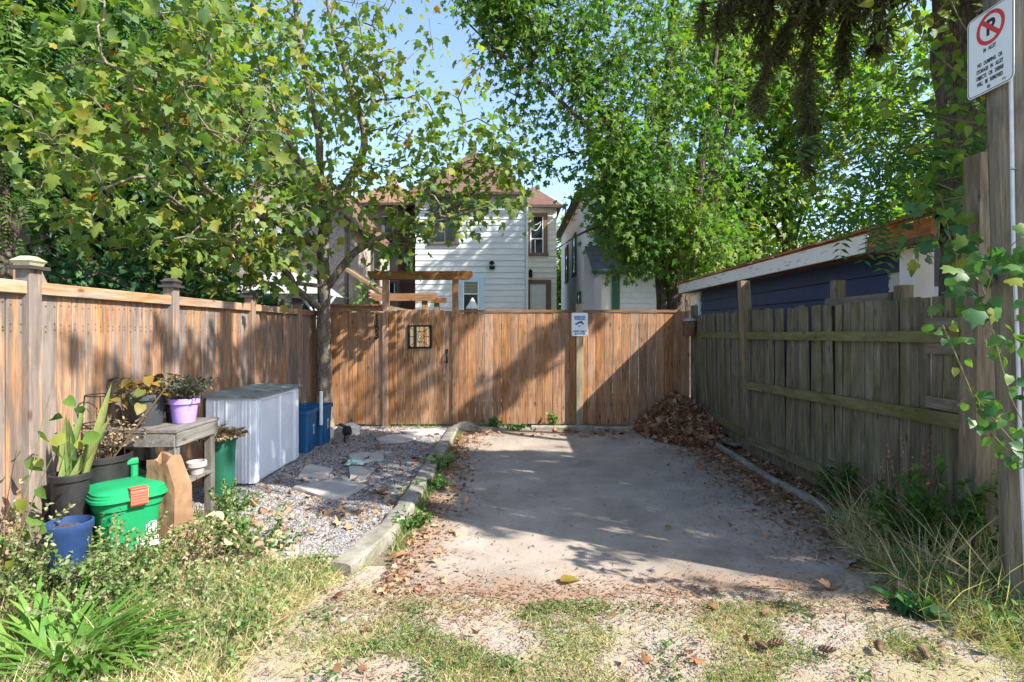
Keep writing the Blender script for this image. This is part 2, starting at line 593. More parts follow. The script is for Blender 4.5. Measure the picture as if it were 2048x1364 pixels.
MT['leaf_maple'] = leafmat('maple leaves', [(.048, .125, .030), (.085, .170, .036), (.135, .21, .042), (.24, .245, .05)], .45)
MT['leaf_light'] = leafmat('yellow green maple leaves', [(.07, .16, .028), (.12, .21, .034), (.18, .25, .04), (.28, .28, .05)], .5)  # lighter, yellower green leaf colour
MT['leaf_dark'] = leafmat('dark leaves', [(.014, .055, .030), (.024, .075, .030), (.045, .10, .026)], .28)
MT['leaf_locust'] = leafmat('locust leaves', [(.04, .12, .022), (.07, .16, .03), (.11, .19, .035)], .4)
MT['leaf_vine'] = leafmat('vine leaves', [(.028, .10, .036), (.055, .14, .038), (.11, .19, .04), (.24, .23, .04)], .35, .45, spec=.35)
MT['needles'] = leafmat('spruce needles', [(.055, .052, .030), (.08, .082, .042), (.12, .14, .06), (.18, .21, .09)], .3, .7)
MT['grass'] = leafmat('grass blades', [(.055, .125, .025), (.115, .19, .045), (.23, .26, .10), (.42, .36, .20), (.58, .49, .34)], .35, .6)
MT['weed'] = leafmat('weed leaves', [(.045, .11, .028), (.085, .165, .042), (.15, .22, .07), (.30, .31, .19)], .35, .55)
MT['strap'] = leafmat('strap leaves', [(.075, .19, .03), (.12, .25, .045), (.19, .30, .07)], .38, .45, spec=.4)
MT['deadleaf'] = leafmat('dead leaves', [(.10, .052, .026), (.21, .105, .054), (.32, .175, .095), (.43, .275, .17)], .15, .7, (1.2, .9, .6))
MT['litter'] = leafmat('needle litter', [(.11, .062, .036), (.19, .115, .068), (.28, .185, .115)], .1, .85, (1, .9, .7))
MT['gravel'] = leafmat('gravel stones', [(.075, .073, .075), (.15, .147, .15), (.23, .225, .222), (.34, .325, .31)], 0.0, .9, (0, 0, 0), .2)
MT['snake'] = leafmat('snake plant leaf', [(.06, .12, .035), (.12, .19, .055), (.22, .25, .09)], .1, .45)
MT['sage'] = leafmat('grey green sprigs', [(.035, .045, .030), (.07, .085, .06), (.12, .12, .085)], .15, .7)
MT['begonia'] = leafmat('mottled pot plant leaf', [(.05, .08, .02), (.14, .13, .03), (.22, .14, .03), (.12, .05, .02)], .25, .5)
MT['deadstem'] = leafmat('dry stems', [(.10, .065, .035), (.20, .14, .08), (.33, .26, .16)], .05, .85)


# ------------------------------------------------------------------ the ground
def ground_mat():
    m, nt, b = newmat('soil and grass')
    tc, _ = coords(nt, rand=False)
    a = noise(nt, tc, 1.1, 6, .65, .4)
    f = noise(nt, tc, 60, 4, .7)
    soil = ramp(nt, f, even([(.09, .065, .045), (.17, .13, .095), (.27, .22, .17)]))
    grass = ramp(nt, f, even([(.06, .075, .025), (.12, .125, .045), (.22, .19, .09)]))
    nt.links.new(mixc(nt, rng_map(nt, a, .42, .58), soil, grass), b.inputs['Base Color'])
    b.inputs['Roughness'].default_value = .95
    bump(nt, b, f, .7, .02)
    return m


def alley_mat():
    m, nt, b = newmat('alley dirt and gravel')
    tc, _ = coords(nt, rand=False)
    f = noise(nt, tc, 90, 4, .75)
    vo = nd(nt, 'TexVoronoi', {'Vector': tc, 'Scale': 55.0}).outputs['Color']
    stone = mixc(nt, .55, ramp(nt, f, even([(.21, .175, .135), (.33, .285, .225), (.44, .39, .32)])), ramp(nt, nd(nt, 'SeparateColor', {0: vo}).outputs[0], [(0, (.27, .225, .185)), (1, (.44, .385, .335))]))
    red = ramp(nt, f, even([(.21, .155, .105), (.34, .265, .185), (.47, .385, .285)]))
    tan = ramp(nt, f, even([(.17, .165, .07), (.30, .275, .135), (.44, .39, .235)]))
    a = noise(nt, tc, 1.3, 6, .65, .5)
    c = noise(nt, scaled(nt, tc, (1, 1.6, 1)), 1.9, 6, .62, .3)
    col = mixc(nt, rng_map(nt, a, .50, .64, 0, .8), stone, red)
    col = mixc(nt, rng_map(nt, c, .48, .60, 0, .85), col, tan)
    nt.links.new(col, b.inputs['Base Color'])
    b.inputs['Roughness'].default_value = .95
    bump(nt, b, f, .8, .015)
    return m


def pad_mat():
    m, nt, b = newmat('worn concrete with litter stains')
    tc, _ = coords(nt, rand=False)
    f = noise(nt, tc, 120, 3, .7)
    big = noise(nt, tc, 1.7, 6, .6, .3)
    oil = noise(nt, tc, .9, 5, .6, .8)
    col = ramp(nt, math2(nt, 'ADD', math2(nt, 'MULTIPLY', f, .45), math2(nt, 'MULTIPLY', big, .55)), even([(.185, .156, .128), (.275, .236, .198), (.375, .328, .282)], .35, .65))
    col = mixc(nt, rng_map(nt, oil, .54, .68, 0, .55), col, (.12, .105, .09))
    sp = nd(nt, 'TexVoronoi', {'Vector': tc, 'Scale': 26.0}).outputs['Distance']
    col = mixc(nt, rng_map(nt, sp, .03, .10, .55, 0), col, (.06, .045, .03))
    xyz = nd(nt, 'SeparateXYZ', {0: tc})
    x, y = xyz.outputs[0], xyz.outputs[1]
    e = math2(nt, 'MAXIMUM', rng_map(nt, x, -.80, -.15, 1, 0), rng_map(nt, x, 1.7, 2.65, 0, 1))
    e = math2(nt, 'MAXIMUM', e, rng_map(nt, y, 3.2, 3.9, 1, 0))
    e = math2(nt, 'MAXIMUM', e, rng_map(nt, y, 7.4, 8.5, 0, .95))
    n2 = noise(nt, tc, 3.2, 8, .7, .4)
    mask = rng_map(nt, math2(nt, 'ADD', e, math2(nt, 'MULTIPLY', math2(nt, 'SUBTRACT', n2, .5), 1.9)), .50, 1.0, 0, .9)
    red = ramp(nt, noise(nt, tc, 70, 4, .7), even([(.14, .085, .057), (.24, .155, .105), (.35, .245, .175)]))
    col = mixc(nt, mask, col, red)
    cr = nd(nt, 'TexVoronoi', {'Vector': nd(nt, 'VectorMath', {0: scaled(nt, tc, (.35, .8, 1)), 1: nd(nt, 'TexNoise', {'Vector': tc, 'Scale': 5.0}).outputs['Color']}, operation='ADD').outputs[0], 'Scale': .55}, feature='DISTANCE_TO_EDGE').outputs['Distance']
    crk = rng_map(nt, cr, .0, .008, 1, 0)
    col = mixc(nt, math2(nt, 'MULTIPLY', crk, .25), col, (.05, .042, .035))
    nt.links.new(col, b.inputs['Base Color'])
    b.inputs['Roughness'].default_value = .9
    bump(nt, b, math2(nt, 'SUBTRACT', f, math2(nt, 'MULTIPLY', crk, .4)), .5, .01)
    return m


def gravelbed_mat():
    m, nt, b = newmat('grey gravel bed')
    tc, _ = coords(nt, rand=False)
    vo = nd(nt, 'TexVoronoi', {'Vector': tc, 'Scale': 75.0})
    g = nd(nt, 'SeparateColor', {0: vo.outputs['Color']}).outputs[0]
    col = ramp(nt, g, [(0, (.12, .115, .115)), (.5, (.26, .255, .255)), (1, (.46, .44, .43))])
    d = noise(nt, tc, 2.2, 7, .65)
    col = mixc(nt, rng_map(nt, d, .52, .66, 0, .8), col, ramp(nt, noise(nt, tc, 60, 4, .7), even([(.09, .06, .04), (.17, .115, .08), (.25, .19, .14)])))
    nt.links.new(col, b.inputs['Base Color'])
    b.inputs['Roughness'].default_value = .95
    bump(nt, b, vo.outputs['Distance'], .9, .02)
    return m


def sheet(name, poly, z, mat, label=None):
    V = [Vector((p[0], p[1], z)) for p in poly]
    mb = MB(); mb.v = V; mb.f = [tuple(range(len(V)))]
    return tag(mb.build(name, mat), kind='structure')


def grid_sheet(name, x0, x1, y0, y1, nx, ny, zf, mat):
    xs = np.linspace(x0, x1, nx); ys = np.linspace(y0, y1, ny)
    X, Y = np.meshgrid(xs, ys)
    Z = np.array([[zf(x, y) for x in xs] for y in ys])
    V = np.stack([X.ravel(), Y.ravel(), Z.ravel()], 1)
    i = np.arange((ny - 1) * nx).reshape(ny - 1, nx)[:, :-1].ravel()
    T = np.stack([i, i + 1, i + nx + 1, i + nx], 1)
    return tag(link(name, npmesh(name, V, T, mat, smooth=True)), kind='structure')


sheet('ground', [(-300, -300), (300, -300), (300, 400), (-300, 400)], -.03, ground_mat())
def zalley(x, y):
    e = min(1, max(0, (2.98 - y) / .5))
    return -.005 - .004 * e + e * .022 * mnoise.noise(Vector((x * 1.7, y * 1.7, 0))) + e * .006 * mnoise.noise(Vector((x * 9, y * 9, 3)))
grid_sheet('alley', -12, 12, -4, 3.6, 240, 90, zalley, alley_mat())
_pe = [(-.82, 3.9), (-.74, 3.45), (-.55, 3.16), (.2, 3.12), (1.2, 3.16), (2.0, 3.3), (2.45, 3.8), (2.62, 4.6)]
PAD = [(-.82, 8.47)]
for _a, _b in zip(_pe[:-1], _pe[1:]):
    _m = max(2, int(math.dist(_a, _b) / .035))
    for _i in range(_m):
        _x = _a[0] + (_b[0] - _a[0]) * _i / _m; _y = _a[1] + (_b[1] - _a[1]) * _i / _m
        _k = .10 * mnoise.noise(Vector((_x * 3, _y * 3, 1))) + .05 * mnoise.noise(Vector((_x * 11, _y * 11, 2)))
        PAD.append((_x, _y + _k + .02))
PAD += [(2.62, 4.6), (2.64, 8.47)]
sheet('parking_pad', PAD, 0.0, pad_mat())
sheet('gravel_bed', [(-3.02, 8.75), (-3.0, 4.05), (-2.2, 3.7), (-1.0, 3.75), (-.98, 8.75)], .002, gravelbed_mat())
sheet('soil_strip', [(2.66, 8.75), (2.66, 4.0), (3.3, 3.4), (3.3, 8.75)], -.004, plain('litter covered soil', [(.07, .045, .03), (.15, .10, .07), (.24, .18, .13)], 30, .95, bmp=.8, bscale=60, rand=False))
sheet('soil', [(-.98, 8.79), (-.98, 8.44), (2.66, 8.44), (2.66, 8.79)], -.006, plain('dark soil strip', [(.05, .035, .025), (.12, .09, .06)], 30, .95, bmp=.8, rand=False))

# kerbs: every stone a part of its kerb
def kerb_run(label_root, pts, w, h, mat, n_jit=.01):
    root = link('kerb', None, None, (pts[0][0], pts[0][1], 0))
    tag(root, kind='structure')
    for (a, b) in zip(pts[:-1], pts[1:]):
        a = Vector(a); b = Vector(b)
        d = (b - a); L = d.length - .012
        mb = MB()
        rings = []
        segs = max(2, int(L / .14))
        for i in range(segs + 1):
            y = L * i / segs
            j = lambda s: R.uniform(-n_jit, n_jit) * s
            ww = w / 2
            rings.append([(-ww + j(1), y, -.03), (ww + j(1), y, -.03), (ww + j(1), y, h - .018 + j(.6)), (ww - .018 + j(1), y, h + j(.5)), (-ww + .018 + j(1), y, h + j(.5)), (-ww + j(1), y, h - .018 + j(.6))])
        mb.loft(rings)
        o = mb.build('kerb_stone', mat, None, smooth=True)
        o.parent = root
        o.location = (a.x - root.location.x, a.y - root.location.y, R.uniform(-.012, .008))
        o.rotation_euler = (R.uniform(-.015, .015), 0, math.atan2(-d.x, d.y) + R.uniform(-.02, .02))
    return root

kerb_run('left', [(-.90, 8.40), (-.885, 7.5), (-.91, 6.6), (-.89, 5.75), (-.90, 4.95), (-.925, 4.2), (-1.08, 3.45)], .16, .075, MT['concrete_kerb'])
kerb_run('right', [(2.70, 7.55), (2.68, 6.5), (2.66, 5.4), (2.64, 4.25)], .075, .06, MT['concrete_kerb'])
kerb_run('back', [(-.62, 8.52), (.3, 8.50), (1.25, 8.50), (2.15, 8.52)], .12, .055, MT['concrete_kerb'])

# stepping stones
STONES = [
    ('large pale flagstone in the gravel, nearest of the stepping stones', [(583, 974), (625, 962), (690, 957), (736, 967), (705, 984), (688, 994), (640, 990)]),
    ('four sided flagstone beside the white cabinet foot', [(598, 950), (607, 934), (620, 926), (664, 938), (650, 953)]),
    ('flagstone lying beyond the one with crumpled plastic on it', [(695, 909), (722, 904), (766, 906), (768, 917), (720, 922), (704, 921)]),
    ('small flagstone with crumpled green plastic on it', [(695, 928), (720, 930), (742, 944), (732, 955), (700, 953)]),
    ('narrow flagstone between the kerb and the black spotlight', [(752, 876), (780, 869), (828, 868), (832, 876), (800, 884), (758, 884)]),
    ('flagstone lying against the foot of the gate', [(800, 861), (850, 857), (895, 857), (888, 866), (815, 868)]),
    ('grey slab sunk in the weeds at the near end of gravel', [(470, 1118), (500, 1075), (560, 1068), (600, 1085), (590, 1120), (520, 1135)]),
]
for lab, pp in STONES:
    P = [G(x, y, .03) for (x, y) in pp]
    c = sum(P, Vector()) / len(P)
    mb = MB()
    outer = []
    for i, p in enumerate(P):
        q = P[(i + 1) % len(P)]
        for t in (0, .33, .66):
            k = p.lerp(q, t)
            outer.append(((k.x - c.x) * (1 + R.uniform(-.04, .04)), (k.y - c.y) * (1 + R.uniform(-.04, .04))))
    mb.loft([[(x * 1.02, y * 1.02, -.03) for x, y in outer], [(x, y, .022 + R.uniform(-.003, .003)) for x, y in outer], [(x * .95, y * .95, .034) for x, y in outer]])
    o = mb.build('flagstone', MT['flagstone'], smooth=True)
    o.location = (c.x, c.y, 0)
    o.rotation_euler = (R.uniform(-.02, .02), R.uniform(-.02, .02), 0)
    tag(o, lab, 'stepping stone', 'stepping stones in the gravel')


# ------------------------------------------------------------------ fences
BOARD_CACHE = {}
def board_mesh(kind, w, t, h, mat):
    """upright board, base centre at the origin, face towards -y"""
    k = (kind, round(w, 3), round(t, 3), round(h, 3), mat.name)
    if k not in BOARD_CACHE:
        mb = MB().cbox(-w / 2, w / 2, -t / 2, t / 2, 0, h, .005)
        BOARD_CACHE[k] = mb.mesh(kind, mat)
    return BOARD_CACHE[k]


def place(name, me, root, p, rz=0, tilt=0, rx=0):
    o = link(name, me, root, Vector(p) - wloc(root), (rx, tilt, rz))
    return o


BY = 8.80
def bx(px):
    return (px - CX) / F * BY
def bz(py):
    return CH - (py - HZ) / F * BY

# back fence left of the gate
bf = thing('wooden_fence', 'short cedar fence panel left of the gate carrying the house number', 'fence', (-2.5, BY, 0), 'cedar fence panels along the back')
x = -3.03; i = 0
while x < -2.10:
    w = .1328
    place('board', board_mesh('board', w, .02, 1.80, MT['cedar']), bf, (x + w / 2, BY + .01 + R.uniform(-.003, .003), .03 + R.uniform(-.008, .008)), 0, R.uniform(-.003, .003))
    x += .1375
MB().cbox(-3.05, -2.072, BY - .025, BY - .003, 1.838, 1.915, .003, 0).build('rail', MT['cedar_x'], bf)
MB().cbox(-3.05, -2.072, BY - .05, BY + .09, 1.918, 1.95, .003, 0).build('cap_rail', MT['cedar_x'], bf)
for z in (.3, 1.6):
    MB().cbox(-3.05, -2.072, BY + .024, BY + .062, z, z + .09, .003, 0).build('rail', MT['cedar_x'], bf)

# back fence right of the gate
bfr = thing('wooden_fence', 'long cedar fence panel between the gate and the mossy side fence', 'fence', (.9, BY, 0), 'cedar fence panels along the back')
x = -.855
while x < 2.66:
    w = .1328
    place('board', board_mesh('board', w, .02, 1.775, MT['cedar']), bfr, (x + w / 2, BY + .01 + R.uniform(-.003, .003), .035 + R.uniform(-.006, .006)), 0, R.uniform(-.003, .003))
    x += .1372
MB().cbox(-.855, 2.69, BY - .012, BY + .06, 1.818, 1.862, .003, 0).build('cap_rail', MT['cedar_x'], bfr)
for z in (.3, 1.55):
    MB().cbox(-.855, 2.69, BY + .024, BY + .062, z, z + .09, .003, 0).build('rail', MT['cedar_x'], bfr)
MB().cbox(2.70, 2.83, BY - .03, BY + .005, .02, 1.84, .004, 2).build('post', MT['cedar'], bfr)
MB().cbox(1.018, 1.128, BY - .095, BY - .004, 0, 1.955, .005, 2).build('post', MT['treated'], bfr)

def nails(root, pts, r=.0065):
    mb = MB()
    for (p, nrm_) in pts:
        p = Vector(p); nv = Vector(nrm_); a = nv.orthogonal().normalized(); b = nv.cross(a)
        mb.add([p + a * r, p + b * r, p - a * r, p - b * r, p + nv * .002], [(0, 1, 4), (1, 2, 4), (2, 3, 4), (3, 0, 4)])
    tag(mb.build('nail_heads', MT['nailrust'], root), kind='stuff')
MT['nailrust'] = plain('rusty nail heads', [(.03, .018, .012), (.06, .035, .022)], 30, .8)
for rt in (bf, bfr):
    nails(rt, [((o.location.x + rt.location.x + dx, BY - .0035, z + R.uniform(-.012, .012)), (0, -1, 0)) for o in list(rt.children) if o.name.startswith('board') for z in (.33, .37, 1.0, 1.04, 1.59, 1.63) for dx in (-.038, .038)])
# gate with its arbour posts and beams
gate = thing('wooden_gate', 'cedar board gate with a black iron grille window', 'gate', (-1.46, BY, 0))
GX0, GX1 = -1.972, -.957
WX0, WX1, WZ0, WZ1 = bx(816), bx(863), bz(697), bz(650)
n = 8; pitch = (GX1 - GX0) / n
for k in range(n):
    a, b = GX0 + k * pitch + .0035, GX0 + (k + 1) * pitch - .0035
    top = 1.845 + .025 * (1 - ((k - 3.5) / 3.5) ** 2)
    segs = []
    if b < WX0 or a > WX1:
        segs.append((a, b, .035, top))
    else:
        segs += [(a, b, .035, WZ0 + .01), (a, b, WZ1 - .01, top)]
        if a < WX0 - .005: segs.append((a, WX0, WZ0 + .0105, WZ1 - .0105))
        if b > WX1 + .005: segs.append((WX1, b, WZ0 + .0105, WZ1 - .0105))
    for (p, q, z0, z1) in segs:
        place('board', board_mesh('board', q - p, .02, z1 - z0, MT['cedar']), gate, ((p + q) / 2, BY + .008, z0))
for z in (.25, 1.0, 1.66):
    MB().cbox(GX0, GX1, BY + .022, BY + .06, z, z + .09, .003, 0).build('rail', MT['cedar_x'], gate)
# grille window
gw = MB()
yf0, yf1 = BY - .025, BY + .03
fw = .03
gw.cbox(WX0, WX1, yf0, yf1, WZ1 - fw, WZ1, .004, 0).cbox(WX0, WX1, yf0, yf1, WZ0, WZ0 + fw, .004, 0)
gw.cbox(WX0, WX0 + fw, yf0, yf1, WZ0 + fw, WZ1 - fw, .004, 2).cbox(WX1 - fw, WX1, yf0, yf1, WZ0 + fw, WZ1 - fw, .004, 2)
gframe = gw.build('window_frame', MT['blackmetal'], gate)
gl = MB()
ix0, ix1, iz0, iz1 = WX0 + fw, WX1 - fw, WZ0 + fw, WZ1 - fw
def gp(u, v): return Vector((ix0 + (ix1 - ix0) * u, BY - .004, iz0 + (iz1 - iz0) * v))
gbars = [((.27, 0), (.27, 1)), ((.73, 0), (.73, 1)), ((.27, .24), (.73, .24)), ((.27, .76), (.73, .76)), ((0, .5), (.27, .5)), ((.73, .5), (1, .5)),
         ((0, 0), (.27, .24)), ((1, 0), (.73, .24)), ((0, 1), (.27, .76)), ((1, 1), (.73, .76)), ((.5, .76), (.5, 1)), ((.5, 0), (.5, .24)),
         ((.5, .24), (.73, .5)), ((.73, .5), (.5, .76)), ((.5, .76), (.27, .5)), ((.27, .5), (.5, .24)), ((.5, .38), (.6, .5)), ((.6, .5), (.5, .62)), ((.5, .62), (.4, .5)), ((.4, .5), (.5, .38))]
for p, q in gbars:
    gl.tube([gp(*p), gp(*q)], .0055, 6)
gl.build('grille', MT['blackmetal'], gframe)
# handle
hx = bx(894)
hm = MB()
hz0, hz1 = bz(727), bz(697)
hm.prism([(hx, hz1), (hx + .022, hz1 - .03), (hx + .012, hz1 - .055), (hx - .012, hz1 - .055), (hx - .022, hz1 - .03)], BY - .012, BY - .003)
hm.prism([(hx, hz0), (hx + .02, hz0 + .025), (hx + .011, hz0 + .05), (hx - .011, hz0 + .05), (hx - .02, hz0 + .025)], BY - .012, BY - .003)
hm.tube([(hx, BY - .006, hz1 - .05), (hx, BY - .04, hz1 - .07), (hx, BY - .052, (hz0 + hz1) / 2), (hx, BY - .04, hz0 + .065), (hx, BY - .006, hz0 + .045)], [.01, .011, .015, .011, .01], 8)
hm.box(hx - .018, hx + .018, BY - .02, BY - .003, hz1 - .075, hz1 - .06)
hm.build('handle', MT['blackmetal'], gate)

arb = thing('gate_arbour', 'cedar arbour of two posts and a cross beam over the gate', 'arbour', (-1.46, BY, 0), 'cedar arbours')
for (p, q) in ((-2.07, -1.977), (-.952, -.858)):
    MB().cbox(p, q, BY - .035, BY + .06, 0, 2.345, .005, 2).build('post', MT['cedar'], arb)
def beam(x0, x1, z0, z1, y0, y1, root, cut=.07):
    h = z1 - z0
    poly = [(x0, z1), (x0, z0 + h * .55), (x0 + cut, z0), (x1 - cut, z0), (x1, z0 + h * .55), (x1, z1)]
    return MB().prism(poly, y0, y1).build('beam', MT['cedar_x'], root)
beam(bx(737), bx(945), bz(559), bz(543), BY - .075, BY - .037, arb)
beam(bx(737), bx(945), bz(559), bz(543), BY + .062, BY + .10, arb)

# second arbour and inner fence beyond the gate
Y2 = 11.4
arb2 = thing('inner_arbour', 'lower cedar arbour seen over the top of the gate', 'arbour', (-2.0, Y2, 0), 'cedar arbours')
w2 = lambda px, py: W(px, py, Y2)
beam(w2(742, 0).x, w2(876, 0).x, w2(0, 602).z, w2(0, 587).z, Y2 - .06, Y2 - .02, arb2, .10)
for px in (752, 849):
    xx = w2(px, 0).x
    MB().cbox(xx - .055, xx + .055, Y2 - .018, Y2 + .09, 0, w2(0, 590).z, .005).build('post', MT['cedar'], arb2)
a = W(800, 600, Y2)
MB().cbox(W(876, 0, 12.3).x - .15, W(893, 0, 12.3).x, 12.27, 12.31, W(0, 606, 12.3).z, W(0, 596, 12.3).z, .004, 0).build('beam', MT['cedar_x'], arb2)
MB().cbox(W(868, 0, 12.3).x, W(878, 0, 12.3).x, 12.32, 12.42, 0, W(0, 598, 12.3).z, .005).build('post', MT['oldpost'], arb2)
inf = thing('inner_fence', 'pale picket fence seen through the grille and over the gate', 'fence', (-2.0, 11, 0))
for k in range(14):
    t = k / 13
    px = 774 + t * 90
    Yp = 10.6 + t * 1.6
    p = W(px, 0, Yp)
    place('board', board_mesh('board', .085, .02, 2.02 - .10 * t + R.uniform(-.01, .01), MT['oldpost']), inf, (p.x, Yp, 0), .2)
MB().cbox(W(774, 0, 10.6).x, W(866, 0, 10.6).x, 12.32, 12.36, 1.2, 1.3, .003, 0).build('rail', MT['treated'], inf)

# left fence
def lf_x(y): return -3.045 - .065 * (y - 3.3) / 5.5
lf = thing('wooden_fence', 'weathered cedar side fence on the left with capped posts', 'fence', (-3.07, 6, 0))
LPOST = [(3.47, .2), (4.95, 0), (6.48, 0), (7.95, 0)]
LA = math.atan2(-.065, 5.5)
y = 2.30
ang = math.radians(90) - LA * -1
while y < 8.74:
    w = R.choice((.118, .122, .128))
    if not any(abs(y + w / 2 - q[0]) < .02 for q in LPOST):
        place('board', board_mesh('board', w, .02, 1.785, MT['cedar_weathered']), lf, (lf_x(y + w / 2) - .02 + R.uniform(-.002, .002), y + w / 2, .02 + R.uniform(-.006, .006)), rad(90), R.uniform(-.003, .003))
    y += w + .005
prev = 2.25
for yq in [q[0] for q in LPOST] + [8.78]:
    xa, xb = lf_x(prev), lf_x(yq)
    Mx = Matrix.Translation((xa, prev + .05, 0)) @ Matrix.Rotation(math.atan2(-(xb - xa), yq - prev), 4, 'Z')
    L = yq - prev - .10
    MB().cbox(-.008, .03, 0, L, 1.765, 1.845, .004, 1, Mx).build('rail', MT['cedar_weathered_y'], lf)
    MB().cbox(-.075, -.035, 0, L, .30, .39, .004, 1, Mx).build('rail', MT['cedar_weathered_y'], lf)
    MB().cbox(-.075, -.035, 0, L, 1.50, 1.59, .004, 1, Mx).build('rail', MT['cedar_weathered_y'], lf)
    prev = yq
for k, (yq, _) in enumerate(LPOST):
    xq = lf_x(yq)
    MB().cbox(xq - .05, xq + .046, yq - .046, yq + .046, 0, 1.92, .005).build('post', MT['cedar_weathered'], lf)
    Mc = Matrix.Translation((xq - .002, yq, 1.92))
    s = .075
    cap = MB()
    cap.loft([[(-s, -s, 0), (s, -s, 0), (s, s, 0), (-s, s, 0)], [(-s, -s, .022), (s, -s, .022), (s, s, .022), (-s, s, .022)]], M=Mc)
    co = cap.build('post_cap', MT['capblack'], lf)
    c2 = MB()
    t = .066
    c2.loft([[(-.05, -.05, .022), (.05, -.05, .022), (.05, .05, .022), (-.05, .05, .022)], [(-.055, -.055, .04), (.055, -.055, .04), (.055, .055, .04), (-.055, .055, .04)], [(-t, -t, .055), (t, -t, .055), (t, t, .055), (-t, t, .055)], [(-.03, -.03, .085), (.03, -.03, .085), (.03, .03, .085), (-.03, .03, .085)]], M=Mc)
    c2.build('cap_roof', MT['capcopper'] if k == 0 else MT['capblack'], co)
nails(lf, [((lf_x(o.location.y + lf.location.y) - .0075, o.location.y + lf.location.y + dy, z + R.uniform(-.012, .012)), (1, 0, 0)) for o in list(lf.children) if o.name.startswith('board') for z in (.33, .37, 1.53, 1.57, 1.70) for dy in (-.035, .035)])
# slanted board behind the first post
sb = MB()
p0, p1 = W(72, 520, 4.1), W(112, 585, 4.1)
sb.prism([(p0.x - .10, p0.z - .02), (p0.x + .03, p0.z + .02), (p1.x, p1.z), (p1.x - .02, 1.3), (p0.x - .1, 1.3)], 4.02, 4.06)
tag(sb.build('leaning_board', MT['cedar_weathered']), 'tan board leaning behind the left fence beside the pale capped post', 'board')

# right fence (old, mossy)
def rf_x(y): return 2.93 + .115 * (8.75 - y) / 5.1
rf = thing('wooden_fence', 'old mossy board side fence with rails on the near side', 'fence', (3.0, 6.2, 0))
RA = math.atan2(-.115, -5.1)
y = 8.70
while y > 3.60:
    w = R.choice((.092, .096, .10, .104))
    lean = R.gauss(0, .008) + (.012 if y > 7 else 0)
    h = 1.775 + R.uniform(-.006, .006)
    place('board', board_mesh('board', w, .018, round(h, 2), MT['mossy']), rf, (rf_x(y - w / 2) + R.uniform(-.004, .004), y - w / 2, .005 + R.uniform(-.01, .01)), rad(-90) - .022, 0, lean)
    y -= w + R.choice((.003, .003, .004, .007))
def ry_bar(y0, y1, z0, z1, h, t=.04, off=.012, nm='rail', mat=None):
    xa, xb = rf_x(y0) - off, rf_x(y1) - off
    vs = []
    for (xx, yy, zz) in ((xa, y0, z0), (xb, y1, z1)):
        vs += [(xx - t, yy, zz - h / 2), (xx, yy, zz - h / 2), (xx, yy, zz + h / 2), (xx - t, yy, zz + h / 2)]
    mb = MB().add(vs, [(0, 1, 2, 3), (7, 6, 5, 4), (0, 4, 5, 1), (1, 5, 6, 2), (2, 6, 7, 3), (3, 7, 4, 0)])
    o = mb.build(nm, mat or MT['mossy_y'], rf)
    return o
ry_bar(8.74, 7.03, 1.475, 1.47, .085)
ry_bar(6.88, 3.68, 1.47, 1.495, .085)
ry_bar(6.84, 3.68, .855, .925, .095)
ry_bar(8.15, 7.03, .30, .24, .09)
ry_bar(6.80, 3.68, .185, .205, .095)
def rpost(px0, py0, px1, py1, Yp, w, nm='post'):
    a, b = W(px0, py0, Yp), W(px1, py1, Yp)
    b.z = -.03
    vs = []
    for p in (b, a):
        vs += [(p.x - w / 2, Yp - w / 2, p.z), (p.x + w / 2, Yp - w / 2, p.z), (p.x + w / 2, Yp + w / 2, p.z), (p.x - w / 2, Yp + w / 2, p.z)]
    return MB().add(vs, [(3, 2, 1, 0), (4, 5, 6, 7), (0, 1, 5, 4), (1, 2, 6, 5), (2, 3, 7, 6), (3, 0, 4, 7)]).build(nm, MT['oldpost'], rf)
rpost(1487, 562, 1506, 905, 6.95, .115)
MB().cbox(2.855, 2.945, 8.70, 8.79, 0, 1.93, .005).build('post', MT['mossy'], rf)
# tall near post
pv = []
for (z, dx) in ((-.03, 0.0), (2.68, .045)):
    pv += [(2.955 + dx, 3.52, z), (3.10 + dx, 3.52, z), (3.10 + dx, 3.655, z), (2.955 + dx, 3.655, z)]
MB().add(pv, [(3, 2, 1, 0), (4, 5, 6, 7), (0, 1, 5, 4), (1, 2, 6, 5), (2, 3, 7, 6), (3, 0, 4, 7)]).build('post', MT['oldpost'], rf)
for (z0, h) in ((1.585, .09), (1.41, .085), (1.02, .085)):
    xa = rf_x(3.7)
    MB().cbox(xa - .036, xa - .0115, 3.67, 4.0, z0 - h / 2, z0 + h / 2, .004, 1).build('patch_board', MT['greyplank'], rf)
for (yy, zt) in ((5.33, 2.02), (4.44, 1.90)):
    MB().cbox(3.11, 3.21, yy - .05, yy + .05, 0, zt, .005).build('post', MT['oldpost'], rf)
MB().cbox(3.07, 3.105, 4.5, 5.4, 1.76, 1.845, .004, 1).build('rail', MT['greyplank'], rf)


# ------------------------------------------------------------------ siding, windows and houses
def paint(name, col, **kw):
    c = [tuple(v * .9 for v in col), col, tuple(min(1, v * 1.06) for v in col)]
    return plain(name, c, kw.pop('scale', 3.0), kw.pop('rough', .6), **kw)

